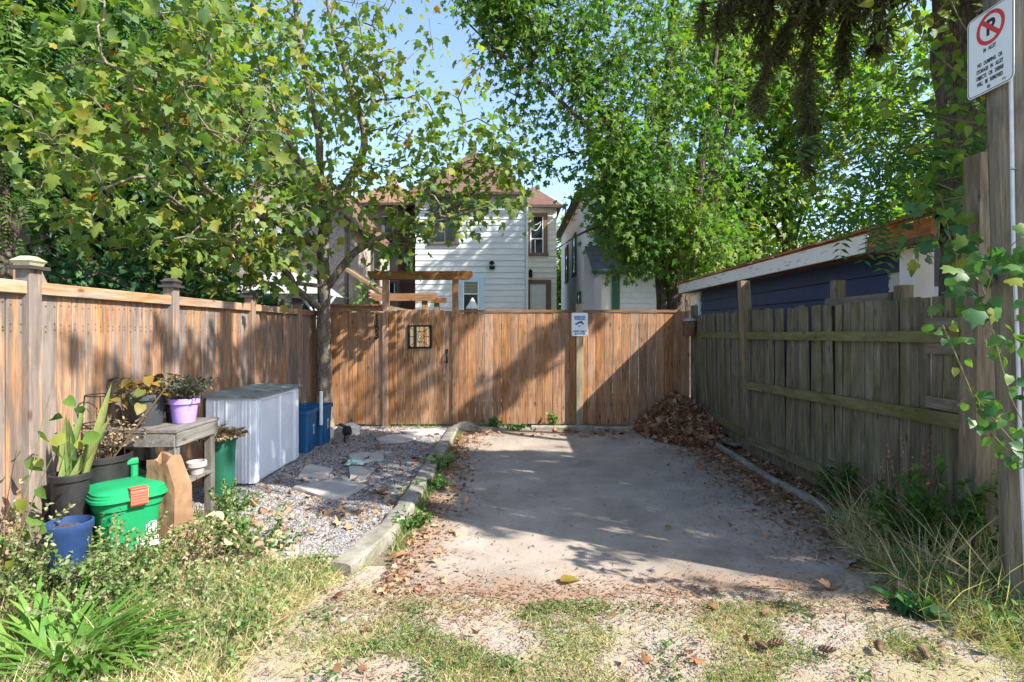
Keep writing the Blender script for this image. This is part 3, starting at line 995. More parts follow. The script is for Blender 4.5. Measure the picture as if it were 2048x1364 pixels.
MT['siding_white'] = paint('pale painted siding', (.55, .60, .61), dirt=(.42, .42, .40), dirtamt=.2, stretch=(.5, 1, 2))
MT['siding_cream'] = paint('cream siding', (.68, .635, .53))
MT['siding_e'] = paint('white siding', (.52, .56, .60))
MT['trim_blue'] = paint('pale blue trim', (.42, .58, .70))
MT['trim_white'] = paint('white trim', (.78, .78, .78))
MT['trim_brown'] = paint('brown window trim', (.16, .09, .06))
MT['trim_dark'] = paint('dark grey brown trim', (.10, .09, .08))
MT['trim_green'] = paint('dark green trim', (.02, .10, .07))
MT['stucco'] = plain('white stucco', [(.55, .56, .57), (.66, .66, .67)], 20, .9, bmp=.5, bscale=60)
MT['pebble'] = plain('pebbledash', [(.17, .145, .13), (.31, .27, .24), (.46, .41, .37)], 55, .95, bmp=.8, bscale=60, lo=.35, hi=.65)
MT['pinkdash'] = plain('pinkish stucco', [(.20, .13, .11), (.31, .21, .18), (.40, .29, .25)], 40, .95, bmp=.6, bscale=60)
MT['brickbrown'] = plain('brown stucco', [(.10, .055, .045), (.16, .09, .07)], 30, .95, bmp=.5)
MT['glass'] = plain('window glass', [(.010, .013, .015), (.018, .022, .025)], 2, .08, spec=.45)
MT['curtain'] = plain('pale curtain', [(.50, .53, .48), (.66, .68, .62)], 30, .8, stretch=(1, 1, .02))
MT['blinds'] = plain('window blind', [(.10, .12, .09), (.26, .28, .22)], 18, .7, stretch=(.02, 1, 1))
MT['gutter'] = paint('dark brown gutter', (.07, .045, .04))
MT['metalroof'] = plain('grey metal roof', [(.36, .38, .41), (.46, .48, .51)], 3, .5, metal=.2)
MT['tarp'] = plain('bright blue tarpaulin', [(.02, .30, .55), (.03, .38, .65)], 4, .5, bmp=.4)


def shingle_mat(name, cols):
    m, nt, b = newmat(name)
    tc, _ = coords(nt, rand=False)
    xyz = nd(nt, 'SeparateXYZ', {0: tc})
    v = nd(nt, 'CombineXYZ', {0: math2(nt, 'ADD', xyz.outputs[0], xyz.outputs[1]), 1: math2(nt, 'MULTIPLY', xyz.outputs[2], 1.5)}).outputs[0]
    br = nd(nt, 'TexBrick', {'Vector': v, 'Color1': c4(cols[0]), 'Color2': c4(cols[1]), 'Mortar': c4(tuple(q * .5 for q in cols[0])), 'Scale': 1.0, 'Brick Width': .28, 'Row Height': .14, 'Mortar Size': .012})
    col = mixc(nt, rng_map(nt, noise(nt, tc, 2.5, 6, .65), .4, .7, 0, .55), br.outputs['Color'], cols[2])
    nt.links.new(col, b.inputs['Base Color'])
    b.inputs['Roughness'].default_value = .95
    bump(nt, b, br.outputs['Fac'], -.6, .02)
    return m

MT['shingle_red'] = shingle_mat('red brown shingles', [(.105, .052, .040), (.15, .074, .055), (.10, .07, .058)])
MT['shingle_dark'] = shingle_mat('dark shingles', [(.05, .05, .055), (.08, .08, .085), (.06, .055, .05)])
MT['shingle_brown'] = shingle_mat('brown shingles', [(.16, .09, .05), (.24, .13, .07), (.12, .08, .06)])


def wallframe(o, u, n):
    """matrix: x along the wall, -y outward, z up"""
    u = Vector(u).normalized(); n = Vector(n).normalized()
    m = Matrix.Identity(4)
    m.col[0][:3] = u; m.col[1][:3] = -n; m.col[2][:3] = (0, 0, 1); m.col[3][:3] = o
    return m


def siding(root, Mw, L, z0, z1, pitch, mat, t=.030, parent=None):
    n = int(round((z1 - z0) / pitch)); pitch = (z1 - z0) / n
    mb = MB()
    mb.add([(0, -t, 0), (L, -t, 0), (L, -.006, pitch + .006), (0, -.006, pitch + .006), (0, 0, 0), (L, 0, 0), (L, 0, pitch + .006), (0, 0, pitch + .006)],
           [(0, 1, 2, 3), (4, 7, 6, 5), (0, 4, 5, 1), (1, 5, 6, 2), (2, 6, 7, 3), (3, 7, 4, 0)])
    me = mb.mesh('siding_board', mat)
    rz = math.atan2(Mw.col[0][1], Mw.col[0][0])
    for k in range(n):
        p = Mw @ Vector((0, R.uniform(-.001, .001), z0 + k * pitch))
        link('siding_board', me, root, p - wloc(root), (0, 0, rz))


def window(root, Mw, x0, x1, z0, z1, fmat, fw=.09, proud=.065, glass=None, mull_z=None, mull_x=None, sash=None, name='window'):
    fr = MB()
    fr.box(x0, x1, -proud, .02, z1 - fw, z1, Mw).box(x0 - .03, x1 + .03, -proud - .03, .02, z0, z0 + fw * .7, Mw)
    fr.box(x0, x0 + fw, -proud, .02, z0 + fw * .7, z1 - fw, Mw).box(x1 - fw, x1, -proud, .02, z0 + fw * .7, z1 - fw, Mw)
    f = fr.build(name, fmat, root)
    g = MB().box(x0 + fw, x1 - fw, -.052, -.044, z0 + fw * .7, z1 - fw, Mw)
    g.build('pane', glass or MT['glass'], f)
    s = MB()
    q = .035
    s.box(x0 + fw, x0 + fw + q, -.066, -.053, z0 + fw * .7, z1 - fw, Mw).box(x1 - fw - q, x1 - fw, -.066, -.053, z0 + fw * .7, z1 - fw, Mw)
    if mull_z: s.box(x0 + fw + q, x1 - fw - q, -.066, -.053, mull_z - q / 2, mull_z + q / 2, Mw)
    if mull_x: s.box(mull_x - .012, mull_x + .012, -.065, -.0535, z0 + fw * .7, (mull_z or z1) - .03, Mw)
    s.build('sash', sash or fmat, f)
    return f


# --- white sided house with red hip roof
HY = 18.6
hx = lambda px, Y=HY: (px - CX) / F * Y
hz = lambda py, Y=HY: CH - (py - HZ) / F * Y
hA = thing('house', 'pale sided two storey house with red hip roof behind the gate', 'house', (-1.4, HY, 0))
X0, X1, ZE = hx(831), hx(1051), hz(388)
MB().box(X0, X1, HY, 26, 0, ZE).build('wall', MT['siding_white'], hA)
Mf = wallframe((X0, HY - .002, 0), (1, 0, 0), (0, -1, 0))
siding(hA, Mf, X1 - X0, .3, ZE - .25, .2, MT['siding_white'])
MB().box(X0, X1, HY - .045, HY - .003, ZE - .245, ZE - .02).build('frieze_board', MT['siding_white'], hA)
ov = .28
xa, xb, ya, yb = X0 - ov, X1 + .12, HY - ov, 26.2
ap0 = Vector(((X0 + X1) / 2, 20.7, hz(302, 20.7))); ap1 = Vector((ap0.x, 24.2, ap0.z))
MB().add([(xa, ya, ZE), (xb, ya, ZE), (xb, yb, ZE), (xa, yb, ZE), ap0, ap1], [(0, 1, 4), (1, 2, 5, 4), (2, 3, 5), (3, 0, 4, 5), (3, 2, 1, 0)]).build('roof', MT['shingle_red'], hA)
MB().cbox(xa - .02, xb + .02, ya - .1, ya - .005, ZE - .12, ZE - .005, .015, 0).build('gutter', MT['gutter'], hA)
MB().tube([(X1 + .045, HY - .05, 0), (X1 + .045, HY - .05, ZE - .1)], .045, 8).build('downspout', MT['siding_white'], hA)
wl = lambda px: hx(px) - X0
window(hA, Mf, wl(860), wl(918), hz(489), hz(395), MT['trim_dark'], .11, .075, mull_z=hz(440), mull_x=wl(890))
w_ = window(hA, Mf, wl(915), wl(969), hz(640), hz(553), MT['trim_blue'], .19, .075, mull_z=hz(588), sash=MT['trim_white'])
MB().box(hx(928), hx(956), HY - .059, HY - .0545, hz(586), hz(556)).build('blind', MT['blinds'], w_)
# wall light and vent
lm = MB()
lm.box(hx(979), hx(990), HY - .11, HY - .042, hz(539), hz(532)).lathe([(.03, 0), (.09, .03), (.085, .09), (.03, .13)], 12, Matrix.Translation((hx(984), HY - .12, hz(530))))
lm.build('wall_light', MT['blackmetal'], hA)
# cream wing
WY = 19.5
cx0, cx1 = hx(1056, WY), hx(1113, WY)
cz = hz(412, WY)
MB().box(cx0, cx1, WY, 25, 0, cz).build('wing_wall', MT['siding_cream'], hA)
Mc = wallframe((cx0, WY - .002, 0), (1, 0, 0), (0, -1, 0))
siding(hA, Mc, cx1 - cx0, .3, cz - .05, .19, MT['siding_cream'])
ap = Vector(((cx0 + cx1) / 2 - .3, 21.0, hz(372, 21.0)))
MB().add([(cx0 - .3, WY - .2, cz), (cx1 + .2, WY - .2, cz), (cx1 + .2, 25, cz), (cx0 - .3, 25, cz), ap, ap + Vector((0, 3, 0))], [(0, 1, 4), (1, 2, 5, 4), (2, 3, 5), (3, 0, 4, 5), (3, 2, 1, 0)]).build('wing_roof', MT['shingle_red'], hA)
MB().cbox(cx0 - .2, cx1 + .22, WY - .29, WY - .205, cz - .12, cz - .005, .012, 0).build('gutter', MT['gutter'], hA)
wc = lambda px: hx(px, WY) - cx0
f1 = window(hA, Mc, wc(1052), wc(1095), hz(512, WY), hz(426, WY), MT['trim_brown'], .15, .075, mull_z=hz(478, WY), mull_x=wc(1070), sash=MT['trim_white'])
gm = MB()
gm.tube([(hx(1058 + 24 * t, WY), WY - .075, hz(448 + 14 * (1 - (2 * t - 1) ** 2), WY)) for t in np.linspace(0, 1, 9)], .012, 5)
gm.tube([(hx(1058 + 24 * t, WY), WY - .075, hz(444 + 6 * (1 - (2 * t - 1) ** 2), WY)) for t in np.linspace(0, 1, 9)], .01, 5)
gm.build('garland', MT['trim_white'], f1)
window(hA, Mc, wc(1050), wc(1102), hz(632, WY), hz(560, WY), MT['trim_brown'], .15, .075, glass=MT['curtain'])
MB().lathe([(.03, 0), (.07, .06), (.06, .2), (.08, .22), (.02, .3)], 8, Matrix.Translation((hx(1061, WY), WY - .14, hz(556, WY)))).tube([(hx(1061, WY), WY - .14, hz(560, WY)), (hx(1061, WY), WY, hz(565, WY))], .02, 6).build('wall_lantern', MT['blackmetal'], hA)

# small white cloth cone in the garden
gh = W(945, 619, 14.0)
mb = MB()
rings = []
for (r, z) in ((.15, 0), (.14, .04), (.08, .16), (.04, .25), (.01, .29)):
    rings.append([(gh.x + (r + (.03 * math.sin(k * 2.5) if r > .1 else 0)) * math.cos(k / 20 * 6.283), 14 + r * math.sin(k / 20 * 6.283), gh.z + .02 + z) for k in range(20)])
mb.loft(rings)
mb.tube([(gh.x, 14, 0), (gh.x, 14, gh.z + .2)], .015, 6)
tag(mb.build('cloth_cone', MT['trim_white'], smooth=True), 'small white cloth cone on a stake before the pale blue window', 'garden ornament')

# --- white stucco house with green trim
hB = thing('house', 'white stucco house with dark green trim behind the maple', 'house', (4.5, 18, 0))
MB().box(2.42, 7.25, 18.5, 27, 0, 6.1).build('wall', MT['stucco'], hB)
MB().box(2.75, 7.6, 16.9, 18.495, 0, 3.25).build('porch_wall', MT['stucco'], hB)
MB().add([(2.1, 18.2, 6.1), (7.55, 18.2, 6.1), (7.55, 27.2, 6.1), (2.1, 27.2, 6.1), (4.8, 21, 8.2), (4.8, 24.5, 8.2)], [(0, 1, 4), (1, 2, 5, 4), (2, 3, 5), (3, 0, 4, 5), (3, 2, 1, 0)]).build('roof', MT['shingle_dark'], hB)
MB().add([(2.45, 16.6, 3.3), (7.9, 16.6, 3.3), (7.9, 18.49, 4.3), (2.45, 18.49, 4.3), (2.45, 16.6, 3.36), (7.9, 16.6, 3.36), (7.9, 18.49, 4.36), (2.45, 18.49, 4.36)], [(3, 2, 1, 0), (4, 5, 6, 7), (0, 1, 5, 4), (1, 2, 6, 5), (2, 3, 7, 6), (3, 0, 4, 7)]).build('porch_roof', MT['shingle_dark'], hB)
MB().cbox(2.4, 7.95, 16.48, 16.59, 3.24, 3.36, .02, 0).build('gutter', MT['trim_green'], hB)
Ms = wallframe((2.42, 27, 0), (0, -1, 0), (-1, 0, 0))
for (y0, y1, z0, z1) in ((20.6, 21.5, 3.6, 5.2), (19.2, 19.9, .9, 2.9), (23.5, 24.4, 3.6, 5.2)):
    window(hB, Ms, 27 - y1, 27 - y0, z0, z1, MT['trim_green'], .1, .075, mull_z=(z0 + z1) / 2)
Mp = wallframe((2.75, 16.898, 0), (1, 0, 0), (0, -1, 0))
MB().box(2.80 + .28, 2.80 + .50, 16.84, 16.897, .2, 3.2).build('corner_trim', MT['trim_green'], hB)
Mq = wallframe((3.31, 16.898, 0), (1, 0, 0), (0, -1, 0))
siding(hB, Mq, 2.6, .2, 3.2, .17, MT['siding_e'])
window(hB, wallframe((2.42, 18.498, 0), (1, 0, 0), (0, -1, 0)), .35, 1.3, 4.5, 5.75, MT['trim_green'], .1, .075, mull_z=5.1)
window(hB, wallframe((2.42, 18.498, 0), (1, 0, 0), (0, -1, 0)), 3.7, 4.6, 4.5, 5.75, MT['trim_green'], .1, .075, mull_z=5.1)

# --- pebbledash house
hC = thing('house', 'grey pebbledash gable house half hidden behind the young plane tree', 'house', (-5.4, 13.5, 0))
CXa, CXb, CYa, CYb = -6.75, -4.12, 13.5, 18.5
MB().box(CXa, CXb, CYa, CYb, 0, 4.4).build('wall', MT['pebble'], hC)
cxm = (CXa + CXb) / 2
MB().prism([(CXa, 4.4), (CXb, 4.4), (cxm, 5.9)], CYa, CYb).build('gable', MT['pebble'], hC)
for s in (-1, 1):
    e = CXa - .25 if s < 0 else CXb + .25
    zE = 4.4 - .25 * 1.14
    MB().add([(e, CYa - .25, zE), (cxm, CYa - .25, 5.93), (cxm, CYb, 5.93), (e, CYb, zE), (e, CYa - .25, zE + .08), (cxm, CYa - .25, 6.01), (cxm, CYb, 6.01), (e, CYb, zE + .08)], [(3, 2, 1, 0), (4, 5, 6, 7), (0, 1, 5, 4), (1, 2, 6, 5), (2, 3, 7, 6), (3, 0, 4, 7)]).build('roof', MT['shingle_red'], hC)
Mg = wallframe((CXa, CYa - .002, 0), (1, 0, 0), (0, -1, 0))
window(hC, Mg, .45, 1.1, 3.5, 4.5, MT['trim_white'], .08, .075, mull_z=4.0)
window(hC, Mg, 1.5, 2.2, 1.0, 2.3, MT['trim_white'], .08, .075, mull_z=1.7)
MB().tube([(CXb + .08, CYa + .08, 0), (CXb + .08, CYa + .08, 4.1)], .045, 8).build('downspout', MT['trim_dark'], hC)
Mh = wallframe((CXb + .002, CYa, 0), (0, 1, 0), (1, 0, 0))
window(hC, Mh, 2.5, 3.4, 2.7, 4.0, MT['trim_dark'], .09, .075, mull_z=3.35)

# --- pinkish house between
hD = thing('house', 'pinkish brown stucco house between pebbledash and pale houses', 'house', (-4.6, 20, 0))
MB().box(hx(700, 20), hx(796, 20), 20, 26, 0, 6.1).build('wall', MT['pinkdash'], hD)
MB().box(hx(796, 20) + .003, hx(832, 20), 20.5, 26, 0, 6.0).build('wall', MT['brickbrown'], hD)
dx0, dx1 = hx(700, 20), hx(832, 20)
MB().add([(dx0 - .25, 19.7, 6.1), (dx1 + .1, 19.7, 6.1), (dx1 + .1, 26.2, 6.1), (dx0 - .25, 26.2, 6.1), ((dx0 + dx1) / 2, 22, 7.5), ((dx0 + dx1) / 2, 24, 7.5)], [(0, 1, 4), (1, 2, 5, 4), (2, 3, 5), (3, 0, 4, 5), (3, 2, 1, 0)]).build('roof', MT['shingle_brown'], hD)
MB().cbox(dx0 - .28, dx1 + .1, 19.58, 19.695, 5.98, 6.09, .015, 0).build('gutter', MT['gutter'], hD)
Md = wallframe((dx0, 19.998, 0), (1, 0, 0), (0, -1, 0))
window(hD, Md, hx(764, 20) - dx0, hx(792, 20) - dx0, hz(508, 20), hz(430, 20), MT['trim_dark'], .08, .075, mull_z=hz(465, 20))
window(hD, Md, hx(764, 20) - dx0, hx(796, 20) - dx0 - .02, hz(600, 20), hz(562, 20), MT['trim_dark'], .08, .075, sash=MT['trim_white'])
Mk = wallframe((hx(796, 20), 20.498, 0), (1, 0, 0), (0, -1, 0))
window(hD, Mk, .2, .5, hz(540, 20.5), hz(505, 20.5), MT['trim_brown'], .05, .07, sash=MT['trim_white'])

# --- far left white sided house
hE = thing('house', 'white sided house glimpsed left of the pebbledash house', 'house', (-8.7, 16, 0))
MB().box(-10.4, -7.75, 16, 22, 0, 4.7).build('wall', MT['siding_e'], hE)
siding(hE, wallframe((-10.4, 15.998, 0), (1, 0, 0), (0, -1, 0)), 2.65, .3, 4.6, .2, MT['siding_e'])
MB().add([(-10.7, 15.7, 4.7), (-7.45, 15.7, 4.7), (-7.45, 22.2, 4.7), (-10.7, 22.2, 4.7), (-9.07, 17.5, 6.0), (-9.07, 20.5, 6.0)], [(0, 1, 4), (1, 2, 5, 4), (2, 3, 5), (3, 0, 4, 5), (3, 2, 1, 0)]).build('roof', MT['shingle_dark'], hE)
window(hE, wallframe((-10.4, 15.998, 0), (1, 0, 0), (0, -1, 0)), 1.5, 2.3, 2.9, 4.2, MT['trim_white'], .1, .075, mull_z=3.5)
# far left eave peeking in at the frame edge
hG = thing('house', 'white house corner at the far left edge above the fence', 'house', (-7.6, 7.8, 0))
MB().box(-12, -7.55, 7.6, 14, 0, 3.55).build('wall', MT['siding_e'], hG)
MB().add([(-12.3, 7.3, 3.55), (-7.25, 7.3, 3.55), (-7.25, 14.3, 3.55), (-12.3, 14.3, 3.55), (-9.8, 9.5, 5.0), (-9.8, 12, 5.0)], [(0, 1, 4), (1, 2, 5, 4), (2, 3, 5), (3, 0, 4, 5), (3, 2, 1, 0)]).build('roof', MT['shingle_dark'], hG)
MB().cbox(-12.3, -7.2, 7.18, 7.29, 3.42, 3.54, .015, 0).build('gutter', MT['trim_white'], hG)

# --- garden shelter with grey metal roof, tarp, lean-to
gz = thing('garden_shelter', 'grey metal roofed garden shelter behind the left fence corner', 'shelter', (-4.8, 11.3, 0))
sx0, sx1 = W(436, 0, 11).x, W(648, 0, 11).x
ze, zr = W(0, 588, 11).z, W(0, 545, 11.8).z
MB().add([(sx0, 10.8, ze), (sx1, 10.8, ze), (sx1, 12.8, ze), (sx0, 12.8, ze), (sx0 + .7, 11.8, zr), (sx1 - .7, 11.8, zr)], [(0, 1, 5, 4), (1, 2, 5), (2, 3, 4, 5), (3, 0, 4), (3, 2, 1, 0)]).build('roof', MT['metalroof'], gz)
for px in (470, 582, 636):
    xx = W(px, 0, 11).x
    MB().cbox(xx - .05, xx + .05, 10.95, 11.05, 0, ze - .003, .006).build('post', MT['siding_e'], gz)
    for s in (-1, 1):
        MB().tube([(xx + s * .05, 11.0, ze - .42), (xx + s * .36, 11.0, ze - .02)], .03, 6).build('brace', MT['siding_e'], gz)
tp = MB()
t0, t1 = W(525, 588, 11.6), W(553, 588, 11.6)
rings = []
for k in range(9):
    xx = t0.x + (t1.x - t0.x) * k / 8
    rings.append([(xx, 11.6 + .03 * math.sin(k * 1.7), 1.0), (xx, 11.6 + .02 * math.sin(k * 1.3), t0.z), (xx, 11.62 + .02 * math.sin(k * 1.3), t0.z), (xx, 11.62 + .03 * math.sin(k * 1.7), 1.0)])
tp.loft(rings)
tag(tp.build('tarpaulin', MT['tarp']), 'bright blue tarpaulin hanging inside the garden shelter', 'tarpaulin')
ln = thing('lean_to', 'small lean-to with slanted brown roof left of the arbour', 'lean-to', (-3.4, 12.4, 0))
la, lb = W(692, 541, 12.3), W(762, 586, 12.3)
MB().add([(la.x, 12.1, la.z), (lb.x, 12.1, lb.z), (lb.x, 13.4, lb.z), (la.x, 13.4, la.z), (la.x, 12.1, la.z + .07), (lb.x, 12.1, lb.z + .07), (lb.x, 13.4, lb.z + .07), (la.x, 13.4, la.z + .07)], [(3, 2, 1, 0), (4, 5, 6, 7), (0, 1, 5, 4), (1, 2, 6, 5), (2, 3, 7, 6), (3, 0, 4, 7)]).build('roof', MT['soffit'], ln)
MB().prism([(la.x + .05, 0), (lb.x - .03, 0), (lb.x - .03, lb.z + .01), (la.x + .05, la.z - .04)], 12.35, 12.45).build('wall', MT['pebble'], ln)
MB().cbox(lb.x - .10, lb.x - .02, 12.15, 12.23, 0, lb.z - .002, .004).build('post', MT['treated'], ln)

# --- blue shed behind the right fence
def shed_paint():
    m, nt, b = newmat('navy siding with unfinished paint edge')
    geo = nd(nt, 'NewGeometry').outputs['Position']
    xyz = nd(nt, 'SeparateXYZ', {0: geo})
    tc, oi = coords(nt, rand=False)
    n1 = noise(nt, scaled(nt, geo, (1, 3, 3)), 5, 5, .7)
    e = math2(nt, 'ADD', xyz.outputs[1], math2(nt, 'MULTIPLY', math2(nt, 'SUBTRACT', oi, .5), .35))
    e = math2(nt, 'ADD', e, math2(nt, 'MULTIPLY', math2(nt, 'SUBTRACT', n1, .5), .22))
    f = rng_map(nt, e, 5.10, 5.12, 1, 0)
    blue = ramp(nt, noise(nt, geo, 5, 5, .6), even([(.004, .016, .055), (.007, .026, .085), (.012, .036, .105)]))
    nt.links.new(mixc(nt, f, blue, (.50, .47, .43)), b.inputs['Base Color'])
    b.inputs['Roughness'].default_value = .55
    return m

def fascia_paint():
    m, nt, b = newmat('peeling white fascia paint')
    tc, _ = coords(nt)
    f = noise(nt, scaled(nt, tc, (1, 1.2, 6)), 3.5, 8, .7)
    col = mixc(nt, rng_map(nt, f, .57, .66), (.72, .72, .70), (.26, .24, .22))
    nt.links.new(col, b.inputs['Base Color'])
    b.inputs['Roughness'].default_value = .7
    return m

sh = thing('shed', 'navy sided shed with peeling white fascia behind the mossy fence', 'shed', (4.8, 7.5, 0))
SX, SY0, SY1 = 3.60, 4.90, 10.5
MB().box(SX, 6.8, SY0, SY1, 0, 2.27).build('wall', paint('dark shed core', (.03, .04, .08)), sh)
siding(sh, wallframe((SX - .002, SY1, 0), (0, -1, 0), (-1, 0, 0)), SY1 - SY0, .08, 2.26, .182, shed_paint())
MB().box(SX - .055, SX + .06, SY1 - .09, SY1 + .03, .05, 2.265).build('corner_trim', MT['trim_white'], sh)
MB().box(SX - .056, SX + .13, SY0 - .04, SY0 + .13, .05, 2.264).build('corner_trim', MT['trim_white'], sh)
gd = MB()
for k in range(9):
    gd.box(SX + .135, SX + 2.6, SY0 - .028, SY0 - .002, .05 + k * .21, .05 + k * .21 + .195)
gd.build('door', paint('lavender white door', (.62, .62, .72)), sh)
EX, SL = 3.30, .27
def rz_(x): return 2.44 + (x - EX) * SL
MB().add([(EX + .03, 4.35, rz_(EX + .03)), (7.0, 4.35, rz_(7.0)), (7.0, 10.9, rz_(7.0)), (EX + .03, 10.9, rz_(EX + .03)), (EX + .03, 4.35, rz_(EX + .03) + .02), (7.0, 4.35, rz_(7) + .02), (7.0, 10.9, rz_(7) + .02), (EX + .03, 10.9, rz_(EX + .03) + .02)], [(3, 2, 1, 0), (4, 5, 6, 7), (0, 1, 5, 4), (1, 2, 6, 5), (2, 3, 7, 6), (3, 0, 4, 7)]).build('roof_deck', MT['rawwood'], sh)
# shingle edge: overlapping courses of slightly uneven tabs along the eave
y = 4.33
while y < 10.9:
    L = R.uniform(.28, .36)
    zj = R.uniform(0, .006)
    a, b_ = EX - .035 + R.uniform(-.012, .012), EX + .34
    MB().add([(a, y, rz_(a) + .024 + zj), (b_, y, rz_(b_) + .030), (b_, y + L - .004, rz_(b_) + .030), (a + R.uniform(-.008, .008), y + L - .004, rz_(a) + .024 + zj), (a, y, rz_(a) + .036 + zj), (b_, y, rz_(b_) + .040), (b_, y + L - .004, rz_(b_) + .040), (a, y + L - .004, rz_(a) + .036 + zj)], [(3, 2, 1, 0), (4, 5, 6, 7), (0, 1, 5, 4), (1, 2, 6, 5), (2, 3, 7, 6), (3, 0, 4, 7)]).build('shingle', MT['rawwood'], sh)
    y += L
MB().add([(EX + .2, 4.33, rz_(EX + .2) + .042), (7.05, 4.33, rz_(7.05) + .042), (7.05, 10.92, rz_(7.05) + .042), (EX + .2, 10.92, rz_(EX + .2) + .042), (EX + .2, 4.33, rz_(EX + .2) + .055), (7.05, 4.33, rz_(7.05) + .055), (7.05, 10.92, rz_(7.05) + .055), (EX + .2, 10.92, rz_(EX + .2) + .055)], [(3, 2, 1, 0), (4, 5, 6, 7), (0, 1, 5, 4), (1, 2, 6, 5), (2, 3, 7, 6), (3, 0, 4, 7)]).build('roof', MT['shingle_brown'], sh)
fp = fascia_paint()
yj = [5.14, 6.35, 7.9, 9.4, 10.9]
for a, b_ in zip(yj[:-1], yj[1:]):
    MB().cbox(EX, EX + .024, a + .002, b_ - .002, 2.265, 2.438, .003, 1).build('fascia', fp, sh)
MB().cbox(EX + .03, EX + .055, 4.37, 5.135, 2.30, 2.436, .003, 1).build('fascia', MT['rawwood'], sh)
MB().box(EX + .026, SX - .004, 5.14, 10.88, 2.262, 2.282).build('soffit', MT['soffit'], sh)
MB().cbox(EX + .056, EX + .10, 4.37, 10.88, 2.283, 2.42, .003, 1).build('rafter', MT['soffit'], sh)
MB().cbox(EX, EX + .10, 4.38, 5.13, 2.255, 2.298, .004, 1).build('trim_board', MT['greyplank'], sh)

# ------------------------------------------------------------------ trees
def segs_mesh(P0, P1, r0, r1, k=5):
    P0 = np.asarray(P0, float); P1 = np.asarray(P1, float)
    d = nrm(P1 - P0)
    a = np.where(np.abs(d[:, 2:3]) < .9, np.array([[0, 0, 1.0]]), np.array([[1.0, 0, 0]]))
    X = nrm(np.cross(d, a)); Y = np.cross(d, X)
    th = np.arange(k) * 2 * np.pi / k
    ring = X[:, None, :] * np.cos(th)[None, :, None] + Y[:, None, :] * np.sin(th)[None, :, None]
    V = np.concatenate([P0[:, None, :] + ring * r0[:, None, None], P1[:, None, :] + ring * r1[:, None, None]], 1)
    i = np.arange(k); j = (i + 1) % k
    q = np.stack([i, j, j + k, i + k], 1)
    T = (q[None] + (np.arange(len(P0)) * 2 * k)[:, None, None]).reshape(-1, 4)
    return V.reshape(-1, 3), T


def resample(pts, step):
    out = [Vector(pts[0])]
    for a, b in zip(pts[:-1], pts[1:]):
        a = Vector(a); b = Vector(b)
        n = max(1, int((b - a).length / step))
        for i in range(1, n + 1):
            out.append(a.lerp(b, i / n))
    return out


def smooth_path(pts, it=2):
    pts = [Vector(p) for p in pts]
    for _ in range(it):
        q = [pts[0]]
        for a, b in zip(pts[:-1], pts[1:]):
            q += [a.lerp(b, .25), a.lerp(b, .75)]
        q.append(pts[-1])
        pts = q
    return pts


def ellip(n, c, r, shell=.35):
    d = rdir(n)
    q = rng.random(n) ** (shell)
    return np.array(c) + d * np.array(r) * q[:, None]


def grow(seed_nodes, tips, step=.3, bow=.12, jit=.06, rtip=.004, rexp=.48, rmax=.06):
    """connect each tip to the nearest node of what has grown so far; radii from the number of tips carried"""
    N = len(seed_nodes) + len(tips) * 14
    pos = np.zeros((N, 3)); par = -np.ones(N, int); cnt = np.zeros(N)
    ns = len(seed_nodes)
    pos[:ns] = seed_nodes
    n = ns
    d0 = np.min(np.linalg.norm(tips[:, None, :] - np.asarray(seed_nodes)[None], axis=2), 1)
    tipidx = []
    for ti in np.argsort(d0):
        t = tips[ti]
        dd = np.linalg.norm(pos[:n] - t, axis=1)
        j = int(np.argmin(dd + .15 * np.maximum(0, pos[:n, 2] - t[2])))
        L = dd[j]
        k = int(min(12, max(2, round(L / step))))
        a = pos[j].copy()
        prev = j
        for s in range(1, k + 1):
            f = s / k
            p = a + (t - a) * f
            p[2] += bow * L * math.sin(math.pi * f)
            if s < k:
                p += rng.normal(size=3) * jit * min(1, L)
            pos[n] = p; par[n] = prev; prev = n
            n += 1
        tipidx.append(prev)
    for t in tipidx: cnt[t] = 1
    for i in range(n - 1, ns - 1, -1):
        if par[i] >= ns: cnt[par[i]] += cnt[i]
    idx = np.arange(ns, n)
    r1 = np.minimum(rmax, rtip * cnt[idx] ** rexp)
    pc = np.where(par[idx] >= ns, cnt[np.maximum(par[idx], 0)], cnt[idx] * 1.3)
    r0 = np.minimum(rmax, rtip * pc ** rexp)
    r0 = np.minimum(r0, r1 * 1.6)
    P0, P1 = pos[par[idx]], pos[idx]
    return P0, P1, r0, r1, np.array(tipidx), pos, par


def leaves_at(P0, P1, tipidx, pos, par, per, spread, size, tmpl, tintf, hang=.5, updir=.8, sizevar=.3):
    """leaves round the tips; returns arrays for inst()"""
    T = np.repeat(tipidx, per)
    f = rng.random(len(T)) * .9
    base = pos[T] * (1 - f[:, None]) + pos[par[T]] * f[:, None]
    P = base + rng.normal(size=(len(T), 3)) * spread
    out = nrm(P - base + rng.normal(size=P.shape) * .05)
    D = out * 1.0 + np.array([0, 0, -hang]) + rng.normal(size=P.shape) * .35
    N = np.array([0, 0, updir]) + rng.normal(size=P.shape) * .55 + out * .3
    S = size * (1 + sizevar * rng.normal(size=len(T)).clip(-1.5, 1.5))
    return P, D, N, S, tintf(P)


def clump_tint(base, amp=.18, freq=1.1, rnd=.16):
    def f(P):
        c = np.array([mnoise.noise(Vector(p) * freq) for p in P])
        return (base + amp * c * 1.6 + rng.normal(size=len(P)) * rnd).clip(0, 1)
    return f


